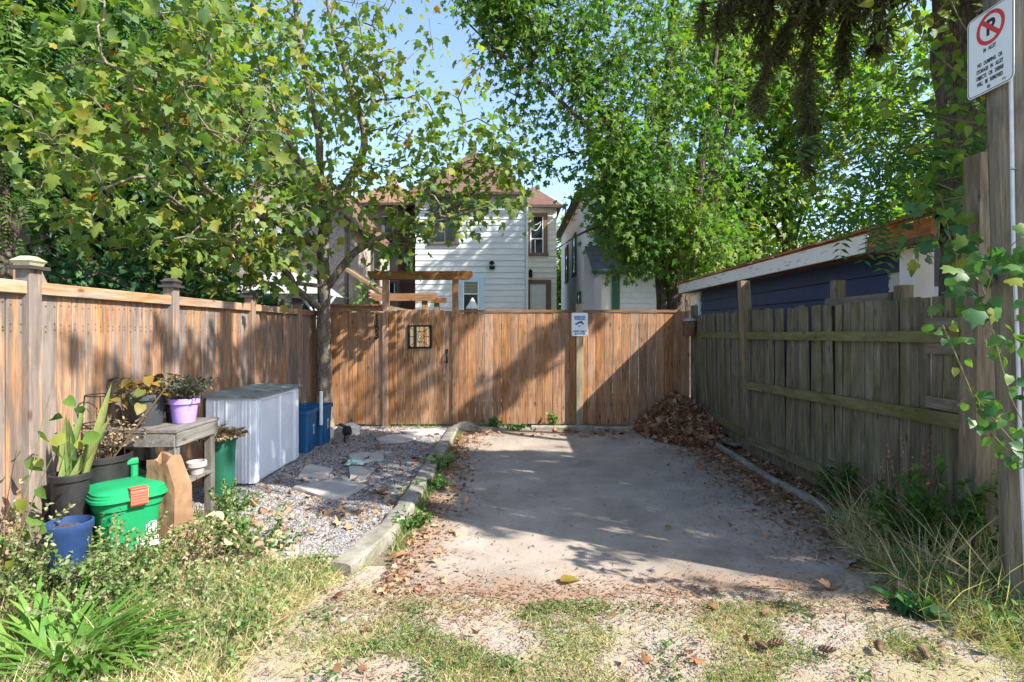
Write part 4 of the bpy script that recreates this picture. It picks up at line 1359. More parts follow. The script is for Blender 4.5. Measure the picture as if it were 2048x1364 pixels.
def trunk(mb_pts, rs, name, mat, root, n=14, wob=.15, wsc=5, ws=.5):
    pts = smooth_path(mb_pts, 2)
    pts = resample(pts, .12)
    L = [0]
    for a, b in zip(pts[:-1], pts[1:]): L.append(L[-1] + (b - a).length)
    src = np.linspace(0, 1, len(rs))
    rr = np.interp(np.array(L) / L[-1], src, rs)
    MB().tube(pts, list(rr), n, True, None, wob, wsc, ws).build(name, mat, root, smooth=True)
    return pts


def tree_object(name, label, base, stems, tips, per, size, tmpl, lmat, bmat, tintf, group=None, spread=.12, step=.3, big=None, hang=.5, rtip=.004, rmax=.06, bow=.12, tn=14, wob=.15, cat='tree', crown_name='crown'):
    root = thing(name, label, cat, base, group)
    nodes = []
    for i, (pts, rs) in enumerate(stems):
        pp = trunk(pts, rs, 'trunk' if i == 0 else 'limb', bmat, root, tn if i == 0 else 9, wob)
        st = int(len(pp) * (.3 if i == 0 else .12))
        nodes += [tuple(p) for p in pp[st::2]]
    P0, P1, r0, r1, ti, pos, par = grow(np.array(nodes), tips, step, bow, .06, rtip, .48, rmax)
    o = np.array(root.location)
    V, T = segs_mesh(P0 - o, P1 - o, r0, r1, 5)
    tag(link('twig_mass', npmesh('twig_mass', V, T, bmat, smooth=True), root), kind='stuff')
    P, D, N, S, tt = leaves_at(P0, P1, ti, pos, par, per, spread, size, tmpl, tintf, hang)
    keep = np.ones(len(P), bool)
    if big:
        nb, meshes = big
        dist = np.linalg.norm(P - np.array([0, 0, CH]), axis=1)
        px = CX + P[:, 0] / np.maximum(P[:, 1], .1) * F; py = HZ - (P[:, 2] - CH) / np.maximum(P[:, 1], .1) * F
        vis = (px > 0) & (px < 2048) & (py > 0) & (py < 1364) & (P[:, 1] > .3)
        score = np.where(vis, S / dist, 0)
        order = np.argsort(-score)[:nb]
        for q in order:
            yv = Vector(D[q]).normalized(); xv = yv.cross(Vector(N[q])).normalized(); zv = xv.cross(yv)
            M = Matrix((xv, yv, zv)).transposed().to_4x4()
            lo = link('leaf', meshes[int(tt[q] * (len(meshes) - .01))], root, Vector(P[q]) - root.location, M.to_euler())
            lo.scale = (S[q],) * 3
        keep[order] = False
    P, D, N, S, tt = P[keep] - o, D[keep], N[keep], S[keep], tt[keep]
    if isinstance(tmpl, list):
        ch = rng.integers(0, len(tmpl), len(P)); parts = []
        for k, (tv, tf) in enumerate(tmpl):
            mk = ch == k
            parts.append(inst(tv, tf, P[mk], D[mk], N[mk], S[mk], tt[mk]))
        V, T, t = merge(parts)
    else:
        V, T, t = inst(tmpl[0], tmpl[1], P, D, N, S, tt)
    tag(link(crown_name, npmesh(crown_name, V, T, lmat, t), root), kind='stuff')
    return root


def variant_meshes(tmpls, mat, k):
    out = []
    for i in range(k):
        tv, tf = tmpls[i % len(tmpls)]
        out.append(npmesh('leaf', tv, np.array(tf), mat, np.full(len(tv), (i + .5) / k)))
    return out


# young plane tree in the left corner
U_ = rng.uniform
PB = Vector((-2.93, 8.58, 0))
def q(px, py, Y): return W(px, py, Y)
stems = [
    ([PB + Vector((0, 0, -.05)), q(648, 760, 8.58), q(648, 620, 8.58), q(647, 548, 8.58), q(645, 472, 8.55), q(655, 429, 8.5), q(690, 375, 8.5), q(733, 301, 8.6), q(723, 232, 8.6), q(698, 164, 8.6), q(684, 116, 8.6), q(664, 51, 8.6), q(650, -30, 8.6), q(640, -160, 8.6)], [.165, .12, .11, .10, .095, .085, .07, .06, .055, .048, .042, .036, .03, .02]),
    ([q(652, 435, 8.5), q(640, 350, 8.4), q(639, 267, 8.3), q(615, 171, 8.2), q(605, 113, 8.2), q(593, 34, 8.2), q(575, -120, 8.2)], [.06, .055, .05, .042, .036, .03, .015]),
    ([q(654, 575, 8.58), q(703, 508, 8.5), q(734, 488, 8.45), q(784, 465, 8.4), q(850, 448, 8.3), q(910, 415, 8.2), q(965, 370, 8.1), q(1005, 325, 8.1)], [.06, .055, .05, .04, .032, .026, .02, .012]),
    ([q(784, 465, 8.4), q(830, 470, 8.3), q(890, 440, 8.0), q(950, 420, 7.9), q(1010, 400, 7.9)], [.03, .024, .02, .014, .008]),
    ([q(643, 618, 8.55), q(607, 589, 8.3), q(589, 576, 8.1), q(576, 543, 7.9), q(538, 520, 7.5), q(490, 495, 7.1), q(441, 467, 6.6), q(391, 432, 6.1), q(340, 395, 5.6), q(290, 350, 5.3)], [.055, .05, .048, .042, .036, .032, .027, .022, .016, .01]),
    ([q(640, 503, 8.5), q(617, 485, 8.3), q(561, 447, 7.8), q(505, 429, 7.3), q(462, 409, 6.9), q(424, 388, 6.4), q(380, 340, 5.9), q(340, 270, 5.6), q(300, 160, 5.5)], [.055, .05, .042, .036, .032, .028, .022, .016, .01]),
    ([q(634, 571, 8.5), q(584, 566, 8.0), q(518, 566, 7.4), q(450, 570, 6.9), q(400, 540, 6.5)], [.035, .028, .02, .014, .008]),
    ([q(645, 440, 8.4), q(560, 330, 7.4), q(470, 210, 6.6), q(420, 90, 6.2), q(390, -60, 6.0)], [.055, .045, .035, .025, .014]),
    ([q(648, 400, 8.4), q(560, 260, 8.0), q(520, 130, 7.7), q(470, 20, 7.5), q(450, -90, 7.5)], [.045, .036, .028, .02, .012]),
]
tips = np.concatenate([
    ellip(88, (-3.55, 5.6, 4.0), (1.35, 1.0, 1.35), .45),
    ellip(40, (-4.0, 5.2, 3.2), (.9, .7, .8), .45),
    ellip(42, (-3.0, 7.0, 3.1), (1.3, 1.0, .7), .45),
    ellip(70, (-3.4, 7.4, 5.0), (1.7, 1.2, 1.9), .5),
    ellip(85, (-2.5, 8.3, 5.4), (1.7, .9, 2.2), .5),
    ellip(26, (-1.3, 8.2, 5.0), (1.0, .6, 1.5), .5),
    np.array([tuple(q(px + rng.normal() * 22, py + rng.normal() * 26 - 8, 8.2 + rng.normal() * .3)) for px, py in [(760, 470), (800, 455), (840, 440), (870, 430), (900, 410), (930, 395), (955, 370), (980, 345), (1005, 325), (1020, 300), (860, 470), (900, 450), (940, 430), (980, 410), (1010, 400), (1040, 380), (1030, 340), (960, 320), (900, 340), (850, 350), (820, 400), (1000, 280), (970, 260), (880, 300)] for _ in range(2)]),
    np.array([tuple(q(U_(520, 830), U_(320, 540), U_(7.7, 8.6))) for _ in range(62)]),
    np.array([tuple(q(U_(830, 1050), U_(270, 430), U_(7.7, 8.3))) for _ in range(36)]),
    np.array([tuple(q(U_(120, 520), U_(370, 500), U_(5.6, 7.0))) for _ in range(30)]),
    np.array([tuple(q(px + rng.normal() * 25, py + rng.normal() * 22, 6.9 + rng.normal() * .3)) for px, py in [(300, 500), (330, 520), (380, 500), (420, 520), (460, 520), (270, 470), (510, 540), (400, 460), (560, 520), (350, 470), (430, 480), (480, 500), (540, 490), (580, 545), (360, 430), (470, 440), (520, 460), (600, 500)] for _ in range(3)]),
])
plane_big = variant_meshes([PLANE_LEAF, PLANE_LEAF2], MT['leaf_plane'], 6)
def plane_tint(P):
    c = np.array([mnoise.noise(Vector(p) * 1.3) for p in P])
    t = .33 + .22 * c + rng.normal(size=len(P)) * .13
    r = rng.random(len(P))
    t = np.where(r > .985, rng.uniform(.78, 1.0, len(P)), t)
    return t.clip(0, 1)
tree_object('plane_tree', 'young plane tree with large yellowing leaves in the fence corner', tuple(PB), stems, tips, 10, .112, [PLANE_LEAF, PLANE_LEAF2], MT['leaf_plane'], MT['bark_plane'], plane_tint, spread=.17, big=(300, plane_big), hang=.45, rtip=.0042, rmax=.03)

# silver maple behind the fence
MBse = Vector((3.75, 12.6, 0))
Ym = 12.6
stems = [
    ([MBse, q(1352, 620, Ym), q(1345, 540, Ym), q(1340, 460, Ym), q(1330, 380, Ym), q(1325, 260, Ym), q(1340, 120, Ym), q(1350, -60, Ym)], [.30, .26, .22, .19, .16, .13, .09, .05]),
    ([MBse + Vector((.18, .1, 0)), q(1368, 600, Ym), q(1380, 520, Ym), q(1390, 440, Ym), q(1400, 330, Ym), q(1420, 200, Ym), q(1440, 40, Ym)], [.22, .19, .16, .13, .10, .07, .04]),
    ([MBse + Vector((-.2, -.05, 0)), q(1325, 590, Ym), q(1315, 500, Ym), q(1290, 400, Ym - .3), q(1240, 300, Ym - .5), q(1190, 200, Ym - .7), q(1120, 80, Ym - .8)], [.20, .17, .13, .10, .08, .06, .03]),
    ([q(1325, 400, Ym), q(1260, 330, Ym - .6), q(1180, 260, Ym - 1), q(1090, 170, Ym - 1.2), q(1000, 110, Ym - 1.3), q(930, 40, Ym - 1.3)], [.07, .06, .05, .04, .03, .015]),
    ([q(1330, 450, Ym), q(1250, 440, Ym - .7), q(1170, 460, Ym - 1.2), q(1110, 500, Ym - 1.4)], [.05, .04, .028, .012]),
]
tips = np.concatenate([
    ellip(330, (3.4, 12.2, 6.4), (2.2, 1.6, 4.2), .45),
    ellip(185, (1.6, 11.6, 7.0), (2.2, 1.3, 2.8), .5),
    ellip(90, (0.2, 11.4, 7.9), (1.2, 1.0, 1.3), .5),
    ellip(45, (4.1, 11.7, 3.3), (.9, .5, .7), .5),
    ellip(40, (2.65, 11.6, 3.4), (.55, .5, .6), .5),
    ellip(75, (-.3, 11.0, 8.3), (1.1, .9, .9), .5),
    ellip(60, (2.2, 11.3, 4.9), (.9, .8, 1.0), .5),
    ellip(50, (3.1, 11.7, 3.7), (.7, .6, .9), .5),
    ellip(90, (2.5, 11.6, 4.5), (1.2, 1.0, 1.3), .5),
    ellip(64, (4.6, 13.4, 3.7), (1.4, .9, 1.1), .5),
])
tree_object('silver_maple', 'dense green silver maple with several stems behind the back fence', tuple(MBse), stems, tips, 15, .145, MAPLE_LEAF, MT['leaf_maple'], MT['bark_maple'], clump_tint(.36, .3, .9), spread=.20, hang=.6, rtip=.006, rmax=.06)

# trees further back on the right
def simple_tree(name, label, base, h, crown, ntips, per, size, tmpl, lm, bm, tint, group, r=.2, spread=.3, seeds=4, cat='tree'):
    b = Vector(base)
    stems = [([b, b + Vector((.1, 0, h * .35)), b + Vector((-.1, .1, h * .65)), b + Vector((.05, 0, h * .95))], [r, r * .75, r * .5, r * .15])]
    for k in range(seeds):
        a = k * 2.4 + R.random()
        d = Vector((math.cos(a), math.sin(a), 0))
        z0 = h * (.25 + .35 * k / seeds)
        stems.append(([b + Vector((0, 0, z0)), b + d * crown[0][3] * .3 + Vector((0, 0, z0 + h * .15)), b + d * crown[0][3] * .65 + Vector((0, 0, z0 + h * .28))], [r * .45, r * .3, r * .1]))
    tips = np.concatenate([ellip(max(8, int(ntips * c[6])), c[:3], c[3:6], .5) for c in crown])
    return tree_object(name, label, tuple(b), stems, tips, per, size, tmpl, lm, bm, tint, group, spread, .6, None, .5, .008, .08, cat=cat)

GB = 'trees beyond the fences'
simple_tree('maple_tree', 'sunlit yellow green maple above the shed roof', (8.2, 16.5, 0), 12, [(8.2, 16.3, 6.6, 3.2, 2.0, 4.0, 1.0), (6.3, 16.2, 5.0, 2.0, 1.5, 1.8, .4)], 330, 16, .20, MAPLE_LEAF, MT['leaf_light'], MT['bark_maple'], clump_tint(.42, .35, .7), GB)
simple_tree('maple_tree', 'bright maple crown behind the no parking sign', (12.6, 15.5, 0), 12, [(12.4, 15.2, 6.0, 3.4, 2.0, 4.2, 1.0), (10.5, 14.2, 4.0, 1.5, 1.2, 1.3, .3)], 330, 16, .20, MAPLE_LEAF, MT['leaf_light'], MT['bark_maple'], clump_tint(.38, .35, .7), GB)
simple_tree('broadleaf_tree', 'distant green tree mass low above the far end of the shed', (9.5, 27, 0), 10, [(9.5, 26.5, 5.0, 5.0, 2.5, 4.5, 1.0)], 260, 16, .30, STAR_LEAF, MT['leaf_maple'], MT['bark_maple'], clump_tint(.5, .3, .5), GB, spread=.45)
simple_tree('broadleaf_tree', 'light green tree in the gap between pale and stucco houses', (2.9, 30, 0), 9, [(2.9, 29.5, 4.0, 2.2, 2.0, 4.0, 1.0)], 160, 16, .30, STAR_LEAF, MT['leaf_light'], MT['bark_maple'], clump_tint(.5, .3, .5), GB, spread=.4)
simple_tree('broadleaf_tree', 'tall green tree high behind the maple at top centre', (5.6, 15.3, 0), 12, [(6.5, 15.2, 9.2, 2.2, 1.1, 2.1, 1.0), (8.9, 15.5, 9.5, 2.6, 1.5, 2.5, .6)], 210, 15, .24, MAPLE_LEAF, MT['leaf_light'], MT['bark_maple'], clump_tint(.4, .3, .6), GB, spread=.4)
# left side
simple_tree('shade_tree', 'dark green tree behind the left fence', (-7.2, 9.8, 0), 8, [(-6.6, 9.6, 3.2, 2.4, 1.6, 1.9, 1.0), (-7.4, 9.8, 5.2, 2.4, 1.6, 2.0, .8)], 360, 13, .15, OVATE, MT['leaf_dark'], MT['bark_maple'], clump_tint(.40, .4, .9), GB, spread=.22)
simple_tree('locust_tree', 'bright green feathery locust at the top left corner', (-6.6, 7.0, 0), 9, [(-6.6, 6.9, 5.0, 1.5, 1.3, 2.2, 1.0), (-5.4, 7.3, 6.0, 1.3, 1.0, 1.2, .4)], 240, 7, .34, FROND, MT['leaf_locust'], MT['bark_maple'], clump_tint(.5, .35, .9), GB, spread=.25)
simple_tree('broadleaf_tree', 'green tree beyond the plane tree at upper left', (-9.0, 15, 0), 11, [(-8.2, 14.6, 7.6, 3.4, 2.0, 3.2, 1.0)], 280, 15, .22, STAR_LEAF, MT['leaf_locust'], MT['bark_maple'], clump_tint(.45, .35, .7), GB, spread=.35)
simple_tree('garden_shrub', 'leafy shrub topping the left fence beside the shelter', (-4.6, 8.9, 0), 2.1, [(-4.5, 8.9, 1.75, 1.1, .7, .55, 1.0), (-5.3, 8.4, 1.9, .8, .7, .7, .6)], 190, 14, .085, OVATE, MT['leaf_locust'], MT['bark_maple'], clump_tint(.35, .3, 1.5), None, r=.03, spread=.12, cat='shrub')
simple_tree('garden_shrub', 'dark shrub close behind the second capped fence post', (-4.3, 6.5, 0), 2.2, [(-4.2, 6.6, 1.75, .7, .6, .6, 1.0), (-4.6, 5.8, 1.8, .6, .6, .6, .6)], 150, 13, .10, OVATE, MT['leaf_dark'], MT['bark_maple'], clump_tint(.5, .3, 1.5), None, r=.03, spread=.13, cat='shrub')

simple_tree('unseen_alley_tree', 'unseen tree added across the alley to shade the concrete pad', (8.6, .6, 0), 9.5, [(8.75, 1.45, 7.0, 1.5, 1.5, 1.5, 1.0), (10.0, .5, 7.0, 1.4, 1.4, 1.5, .8)], 140, 12, .17, STAR_LEAF, MT['leaf_maple'], MT['bark_maple'], clump_tint(.4, .3, .7), GB, spread=.25)  # out-of-view tree, added for the shade its crown throws on the pad
b_ = Vector((9.8, 5.0, 0))   # unseen, added right of the shed; limbs shaped for shade bands on the fence
tree_object('added_shade_maple', 'unseen maple added right of the shed to shade the back fence', tuple(b_),
    [([b_, b_ + Vector((0, 0, 3)), b_ + Vector((-.1, .1, 5)), b_ + Vector((-.1, .1, 7)), b_ + Vector((0, 0, 8.5))], [.24, .2, .16, .1, .03]),
     ([b_ + Vector((-.1, 0, 4.4)), b_ + Vector((-1.6, -.4, 4.9)), b_ + Vector((-3.2, -.5, 5.9)), b_ + Vector((-3.8, .3, 6.7)), b_ + Vector((-3.8, 1.9, 6.8))], [.11, .10, .085, .06, .02]),
     ([b_ + Vector((-.1, 0, 6)), b_ + Vector((-1.8, -.6, 7.0)), b_ + Vector((-3.3, -.3, 8.2)), b_ + Vector((-3.9, .6, 8.7))], [.08, .07, .05, .02])],
    np.concatenate([ellip(50, (6.0, 5.7, 6.7), (.12, 1.2, .12), .5), ellip(20, (6.0, 5.0, 8.6), (.8, 1.1, .6), .5), ellip(12, (5.6, 5.4, 9.6), (.9, .9, .5), .5), ellip(60, (10.3, 4.4, 6.6), (1.2, 1.2, 1.2), .5)]),
    13, .15, MAPLE_LEAF, MT['leaf_maple'], MT['bark_maple'], clump_tint(.4, .3, .7), GB, spread=.10, rtip=.006)
# spruce by the pole
SP = Vector((3.72, 4.45, 0))
spruce = thing('spruce_tree', 'old spruce with drooping dark boughs behind the utility pole', 'tree', tuple(SP))
tr = [SP + Vector((.15, 0, -.05)), SP + Vector((.06, 0, 1.5)), SP + Vector((-.05, 0, 3)), SP + Vector((-.08, 0, 6)), SP + Vector((0, 0, 10)), SP + Vector((0, 0, 13))]
trunk(tr, [.26, .215, .20, .17, .10, .03], 'trunk', MT['bark_spruce'], spruce, 22, .22, 7, .5)
bs0, bs1, br0, br1 = [], [], [], []
nP, nD, nN, nS, nT = [], [], [], [], []
def bough(az, z0, L, droop, twigs, hangL):
    """one drooping bough with hanging twigs full of needles"""
    d = np.array([math.cos(az), math.sin(az), 0])
    s = np.array([-d[1], d[0], 0])
    o = np.array([SP.x - .06, SP.y, z0])
    pts = []
    for t in np.linspace(0, 1, 12):
        pts.append(o + d * L * t + np.array([0, 0, L * (.16 * t - droop * t * t)]) + s * .12 * math.sin(3 * t + az * 5) * t)
    for i in range(11):
        bs0.append(pts[i]); bs1.append(pts[i + 1]); br0.append(.038 * (1 - i / 12) * L / 3 + .004); br1.append(.038 * (1 - (i + 1) / 12) * L / 3 + .004)
    for k in range(twigs):
        t = .18 + .82 * (k + rng.random()) / twigs
        ii = min(10, int(t * 11)); f = t * 11 - ii
        b = pts[ii] * (1 - f) + pts[ii + 1] * f
        side = (-1) ** k
        hl = hangL * (.5 + .7 * rng.random()) * (1.1 - .45 * t)
        out = s * side * hl * (.30 + .25 * rng.random()) + d * hl * .25 * rng.random()
        q0 = b
        m = 6
        for j in range(1, m + 1):
            u = j / m
            q1 = b + out * math.sqrt(u) + np.array([0, 0, -hl * u ** 1.25]) + rng.normal(size=3) * .01
            bs0.append(q0); bs1.append(q1); br0.append(.006 * (1 - .7 * (u - 1 / m))); br1.append(.006 * (1 - .7 * u))
            nn = 17
            g = rng.random(nn)[:, None]
            p = q0 * (1 - g) + q1 * g
            dv = nrm(q1 - q0)
            DD = dv * .7 + rng.normal(size=(nn, 3)) * .55
            nP.append(p); nD.append(DD); nN.append(rng.normal(size=(nn, 3))); nS.append(rng.uniform(.055, .11, nn))
            nT.append(np.clip(rng.normal(.32 + .25 * (u > .7) + .12 * math.sin(az * 7 + z0 * 5), .18, nn), 0, 1))
            q0 = q1
az_ = lambda x, y: math.atan2(y - SP.y, x - SP.x)
# boughs seen at the top of the picture
for (tx, ty, z0, L, dr, tw, hl) in ((1.3, 4.9, 4.4, 2.1, .14, 16, .4), (2.0, 5.6, 4.7, 1.9, .14, 16, .4), (2.1, 4.3, 4.3, 1.5, .14, 12, .35), (1.0, 4.4, 5.0, 2.6, .14, 18, .4)):
    bough(az_(tx, ty), z0, L, dr, tw, hl)
# boughs out over the alley and higher up
for k in range(46):
    z0 = 4.3 + 6.8 * (k / 46) ** 1.1
    az = k * 2.399 + .4
    L = (3.1 - 2.3 * (z0 - 4.3) / 7.5) * rng.uniform(.8, 1.12)
    cz = math.cos(az - az_(2.2, 6.5))
    if z0 < 5.6 and cz > .1:
        continue
    if math.cos(az - rad(60)) > .35:
        L *= .3
    if math.cos(az - rad(180)) > .1 and z0 > 6.0:
        L *= .45
    bough(az, z0, L, .17, 34, .6)
for (a, z0, L) in ((-62, 3.5, 2.6), (-95, 3.9, 2.0), (-45, 3.6, 2.6), (-20, 3.9, 2.7), (-120, 4.2, 1.9), (-78, 4.4, 2.5), (-10, 4.2, 2.2), (-55, 4.8, 2.8)):
    bough(rad(a), z0, L, .14, 34, .6)
for (tx, ty, z0, L) in ((1.0, 3.2, 5.4, 3.0), (1.4, 2.4, 5.8, 3.1), (1.8, 1.9, 5.4, 2.9), (1.6, 2.2, 4.9, 2.6), (.6, 4.2, 4.8, 3.1), (.5, 4.8, 5.0, 3.2), (.9, 5.5, 5.3, 2.9), (.7, 3.7, 5.2, 3.1), (.6, 3.4, 4.7, 3.2), (.6, 4.9, 5.6, 3.0)):  # boughs above the frame, added to shade the left fence and cabinet
    bough(az_(tx, ty), z0, L, .10, 36, .6)
for (tx, ty, z0, L) in ((1.6, 1.4, 5.6, 3.7), (1.9, 1.1, 6.0, 3.8), (1.3, 1.8, 5.3, 3.6)):  # sparse unseen boughs, added to dapple the near left fence
    bough(az_(tx, ty), z0, L, .08, 16, .5)
def spray(path, width, n):
    # a hanging spray: a drooping stem with short needled twigs all round it
    sp = resample(smooth_path(path, 2), .05)
    A = np.array([tuple(p) for p in sp])
    for i in range(len(A) - 1):
        bs0.append(A[i]); bs1.append(A[i + 1]); br0.append(.014 * (1 - i / len(A)) + .003); br1.append(.014 * (1 - (i + 1) / len(A)) + .003)
    for k in range(n):
        t = rng.random(); b = A[int(t * (len(A) - 1))]
        w = width * (1.0 - .55 * t) * rng.uniform(.4, 1.1); az = rng.random() * 6.283
        e = b + np.array([math.cos(az) * w, math.sin(az) * w, -w * rng.uniform(.9, 2.0)])
        bs0.append(b); bs1.append(e); br0.append(.004); br1.append(.0015)
        nn = 34
        g = rng.random(nn)[:, None]
        dv = nrm(e - b)
        nP.append(b * (1 - g) + e * g + rng.normal(size=(nn, 3)) * .008); nD.append(dv * .9 + rng.normal(size=(nn, 3)) * .5); nN.append(rng.normal(size=(nn, 3))); nS.append(rng.uniform(.035, .07, nn))
        nT.append(np.clip(rng.normal(.22 + .62 * t * (rng.random() > .35), .15, nn), 0, 1))
for path, w, n_ in (
    ([(1640, -60, 4.9), (1620, 40, 4.9), (1612, 140, 4.85), (1618, 240, 4.8), (1612, 335, 4.8)], .17, 150),
    ([(1640, -40, 5.1), (1590, 20, 5.1), (1560, 80, 5.1), (1530, 140, 5.1), (1505, 215, 5.1)], .20, 150),
    ([(1560, -60, 5.3), (1535, 0, 5.3), (1525, 60, 5.3), (1520, 110, 5.3)], .22, 90),
    ([(1720, -60, 4.9), (1700, 10, 4.9), (1690, 70, 4.9), (1680, 140, 4.9)], .2, 100),
    ([(1770, -60, 5.0), (1765, 0, 5.0), (1758, 60, 5.0), (1750, 95, 5.0)], .2, 70),
    ([(1480, -60, 5.5), (1470, -10, 5.5), (1462, 25, 5.5), (1455, 50, 5.5)], .2, 60)):
    spray([W(*p) for p in path], w, n_)
o = np.array(SP)
V, T = segs_mesh(np.array(bs0) - o, np.array(bs1) - o, np.array(br0), np.array(br1), 4)
tag(link('bough_mass', npmesh('bough_mass', V, T, MT['bark_spruce'], smooth=True), spruce), kind='stuff')
nP, nD, nN, nS, nT = map(np.concatenate, (nP, nD, nN, nS, nT))
NEED = (np.array([(-.09, 0, 0), (.09, 0, 0), (.06, .7, 0), (0, 1, 0), (-.06, .7, 0)]), [(0, 1, 2), (0, 2, 4), (4, 2, 3)])
V, T, t = inst(NEED[0], NEED[1], nP - o, nD, nN, nS, nT)
tag(link('needle_mass', npmesh('needle_mass', V, T, MT['needles'], t), spruce), kind='stuff')
print('needles', len(nP))

# ------------------------------------------------------------------ utility pole, conduit, signs
def text_mesh(body, size, mat, extrude=.0008, width=1.0, align='CENTER', shear=0.0, bold=0.0):
    cu = bpy.data.curves.new('lettering', 'FONT')
    cu.body = body; cu.size = size; cu.extrude = extrude; cu.align_x = align; cu.align_y = 'CENTER'; cu.shear = shear; cu.offset = bold
    cu.resolution_u = 3
    o = bpy.data.objects.new('lettering', cu)
    COL.objects.link(o)
    bpy.context.view_layer.update()
    me = bpy.data.meshes.new_from_object(o.evaluated_get(bpy.context.evaluated_depsgraph_get()))
    bpy.data.objects.remove(o)
    bpy.data.curves.remove(cu)
    me.transform(Matrix.Diagonal((width, 1, 1, 1)))
    me.materials.clear(); me.materials.append(mat)
    return me


pole = thing('utility_pole', 'weathered wooden utility pole at the right edge of the alley', 'pole', (2.862, 2.98, 0))
pp = [(2.862 - .035 * z, 2.98, z) for z in np.linspace(-.05, 8.5, 60)]
MB().tube(pp, [.163 - .0055 * z for z in np.linspace(-.05, 8.5, 60)], 28, True, None, .05, 9, .08).build('shaft', MT['pole'], pole, smooth=True)
# drying checks: dark proud-free slots built as thin wedges let into the surface
for (an, z0, z1) in ((-128, .1, 3.6), (-100, 1.2, 4.2), (-152, .3, 1.9)):
    ck = MB(); rings = []
    for z in np.linspace(z0, z1, 16):
        cxx = 2.862 - .035 * z; r = .163 - .0055 * z + .0015
        a = rad(an) + .02 * math.sin(z * 3)
        w = .006 * math.sin(math.pi * (z - z0) / (z1 - z0)) + .001
        c0 = Vector((cxx + r * math.cos(a), 2.98 + r * math.sin(a), z)); tdir = Vector((-math.sin(a), math.cos(a), 0)); nd_ = Vector((math.cos(a), math.sin(a), 0))
        rings.append([c0 - tdir * w, c0 + nd_ * .001, c0 + tdir * w, c0 - nd_ * .012])
    ck.loft(rings).build('drying_check', MT['trim_dark'], pole)
cp = []
for (px, py) in ((1999, -60), (2003, 60), (2001, 190), (1999, 330), (1995, 470), (1999, 560), (2007, 640), (2011, 740), (2013, 870), (2018, 980), (2028, 1110), (2034, 1220)):
    p = W(px, py, 2.82)
    z = p.z; cxx = 2.862 - .035 * z; r = .163 - .0055 * z + .014
    # slide the point on to the pole surface along the view line
    t = Vector((p.x - cxx, p.y - 2.98, 0)); t.normalize()
    cp.append((cxx + t.x * r, 2.98 + t.y * r, z))
MB().tube(smooth_path(cp, 2), .0095, 8).build('conduit', MT['alum'], pole, smooth=True)
for i in (3, 6, 8):
    c = Vector(cp[i])
    MB().tube([c + Vector((-.02, -.006, 0)), c + Vector((0, -.016, 0)), c + Vector((.02, -.006, 0))], .004, 6).build('strap', MT['boltgrey'], pole)

# no parking sign: faces -x, local x runs towards the camera (-y world), local y up
SGX, SGY0, SGY1, SGZ0, SGZ1 = 2.585, 3.12, 2.83, 2.835, 3.28
sign = thing('no_parking_sign', 'white no parking in alley sign fixed to the utility pole', 'sign', (SGX, (SGY0 + SGY1) / 2, (SGZ0 + SGZ1) / 2))
MS = Matrix(((0, 0, -1, 0), (-1, 0, 0, 0), (0, 1, 0, 0), (0, 0, 0, 1)))   # local x -> -y, local y -> z, local z -> -x
MSR = MS.to_euler()
SW, SHt = SGY0 - SGY1, SGZ1 - SGZ0
def rrect(w, h, r, n=5):
    P = []
    for (cx_, cy_, a0) in ((w / 2 - r, h / 2 - r, 0), (-w / 2 + r, h / 2 - r, 90), (-w / 2 + r, -h / 2 + r, 180), (w / 2 - r, -h / 2 + r, 270)):
        for i in range(n + 1):
            a = rad(a0 + 90 * i / n)
            P.append((cx_ + r * math.cos(a), cy_ + r * math.sin(a)))
    return P
def spart(mb, name, mat, root=sign, rot=MSR):
    return link(name, mb.mesh(name, mat), root, (0, 0, 0), rot)
def ringprism(outer, inner, z0, z1):
    n = len(outer)
    vs = [(p[0], p[1], z0) for p in outer] + [(p[0], p[1], z0) for p in inner] + [(p[0], p[1], z1) for p in outer] + [(p[0], p[1], z1) for p in inner]
    fs = []
    for i in range(n):
        j = (i + 1) % n
        fs += [(i, j, n + j, n + i), (2 * n + i, 3 * n + i, 3 * n + j, 2 * n + j), (i, 2 * n + i, 2 * n + j, j), (n + i, n + j, 3 * n + j, 3 * n + i)]
    return MB().add(vs, fs)
spart(MB().prism(rrect(SW, SHt, .03), -.0012, .0012, 'xy'), 'plate', MT['signwhite'])
spart(ringprism(rrect(SW - .010, SHt - .010, .027), rrect(SW - .018, SHt - .018, .024), .0013, .0018), 'border', MT['signblack'])
circ = lambda r, n=40, c=(0, 0): [(c[0] + r * math.cos(k * 2 * math.pi / n), c[1] + r * math.sin(k * 2 * math.pi / n)) for k in range(n)]
RC = (0.005, .118)
spart(ringprism(circ(.088, 40, RC), circ(.068, 40, RC), .0024, .0032), 'prohibition_ring', MT['signred'])
d = .070 * math.sin(rad(45))
spart(MB().add([(RC[0] - d - .008, RC[1] + d - .008 + .0, .0024), (RC[0] - d + .008, RC[1] + d + .008, .0024), (RC[0] + d + .008, RC[1] - d + .008, .0024), (RC[0] + d - .008, RC[1] - d - .008, .0024),
               (RC[0] - d - .008, RC[1] + d - .008, .0031), (RC[0] - d + .008, RC[1] + d + .008, .0031), (RC[0] + d + .008, RC[1] - d + .008, .0031), (RC[0] + d - .008, RC[1] - d - .008, .0031)],
              [(3, 2, 1, 0), (4, 5, 6, 7), (0, 1, 5, 4), (1, 2, 6, 5), (2, 3, 7, 6), (3, 0, 4, 7)]), 'slash', MT['signred'])
def stext(body, size, x, y, mat=None, root=sign, rot=MSR, Mx=MS, z=.0022, width=.8, nm='lettering', bold=.0, shear=0):
    me = text_mesh(body, size, mat or MT['signblack'], .0004, width, bold=bold, shear=shear)
    return link(nm, me, root, Mx @ Vector((x, y, z)), rot)
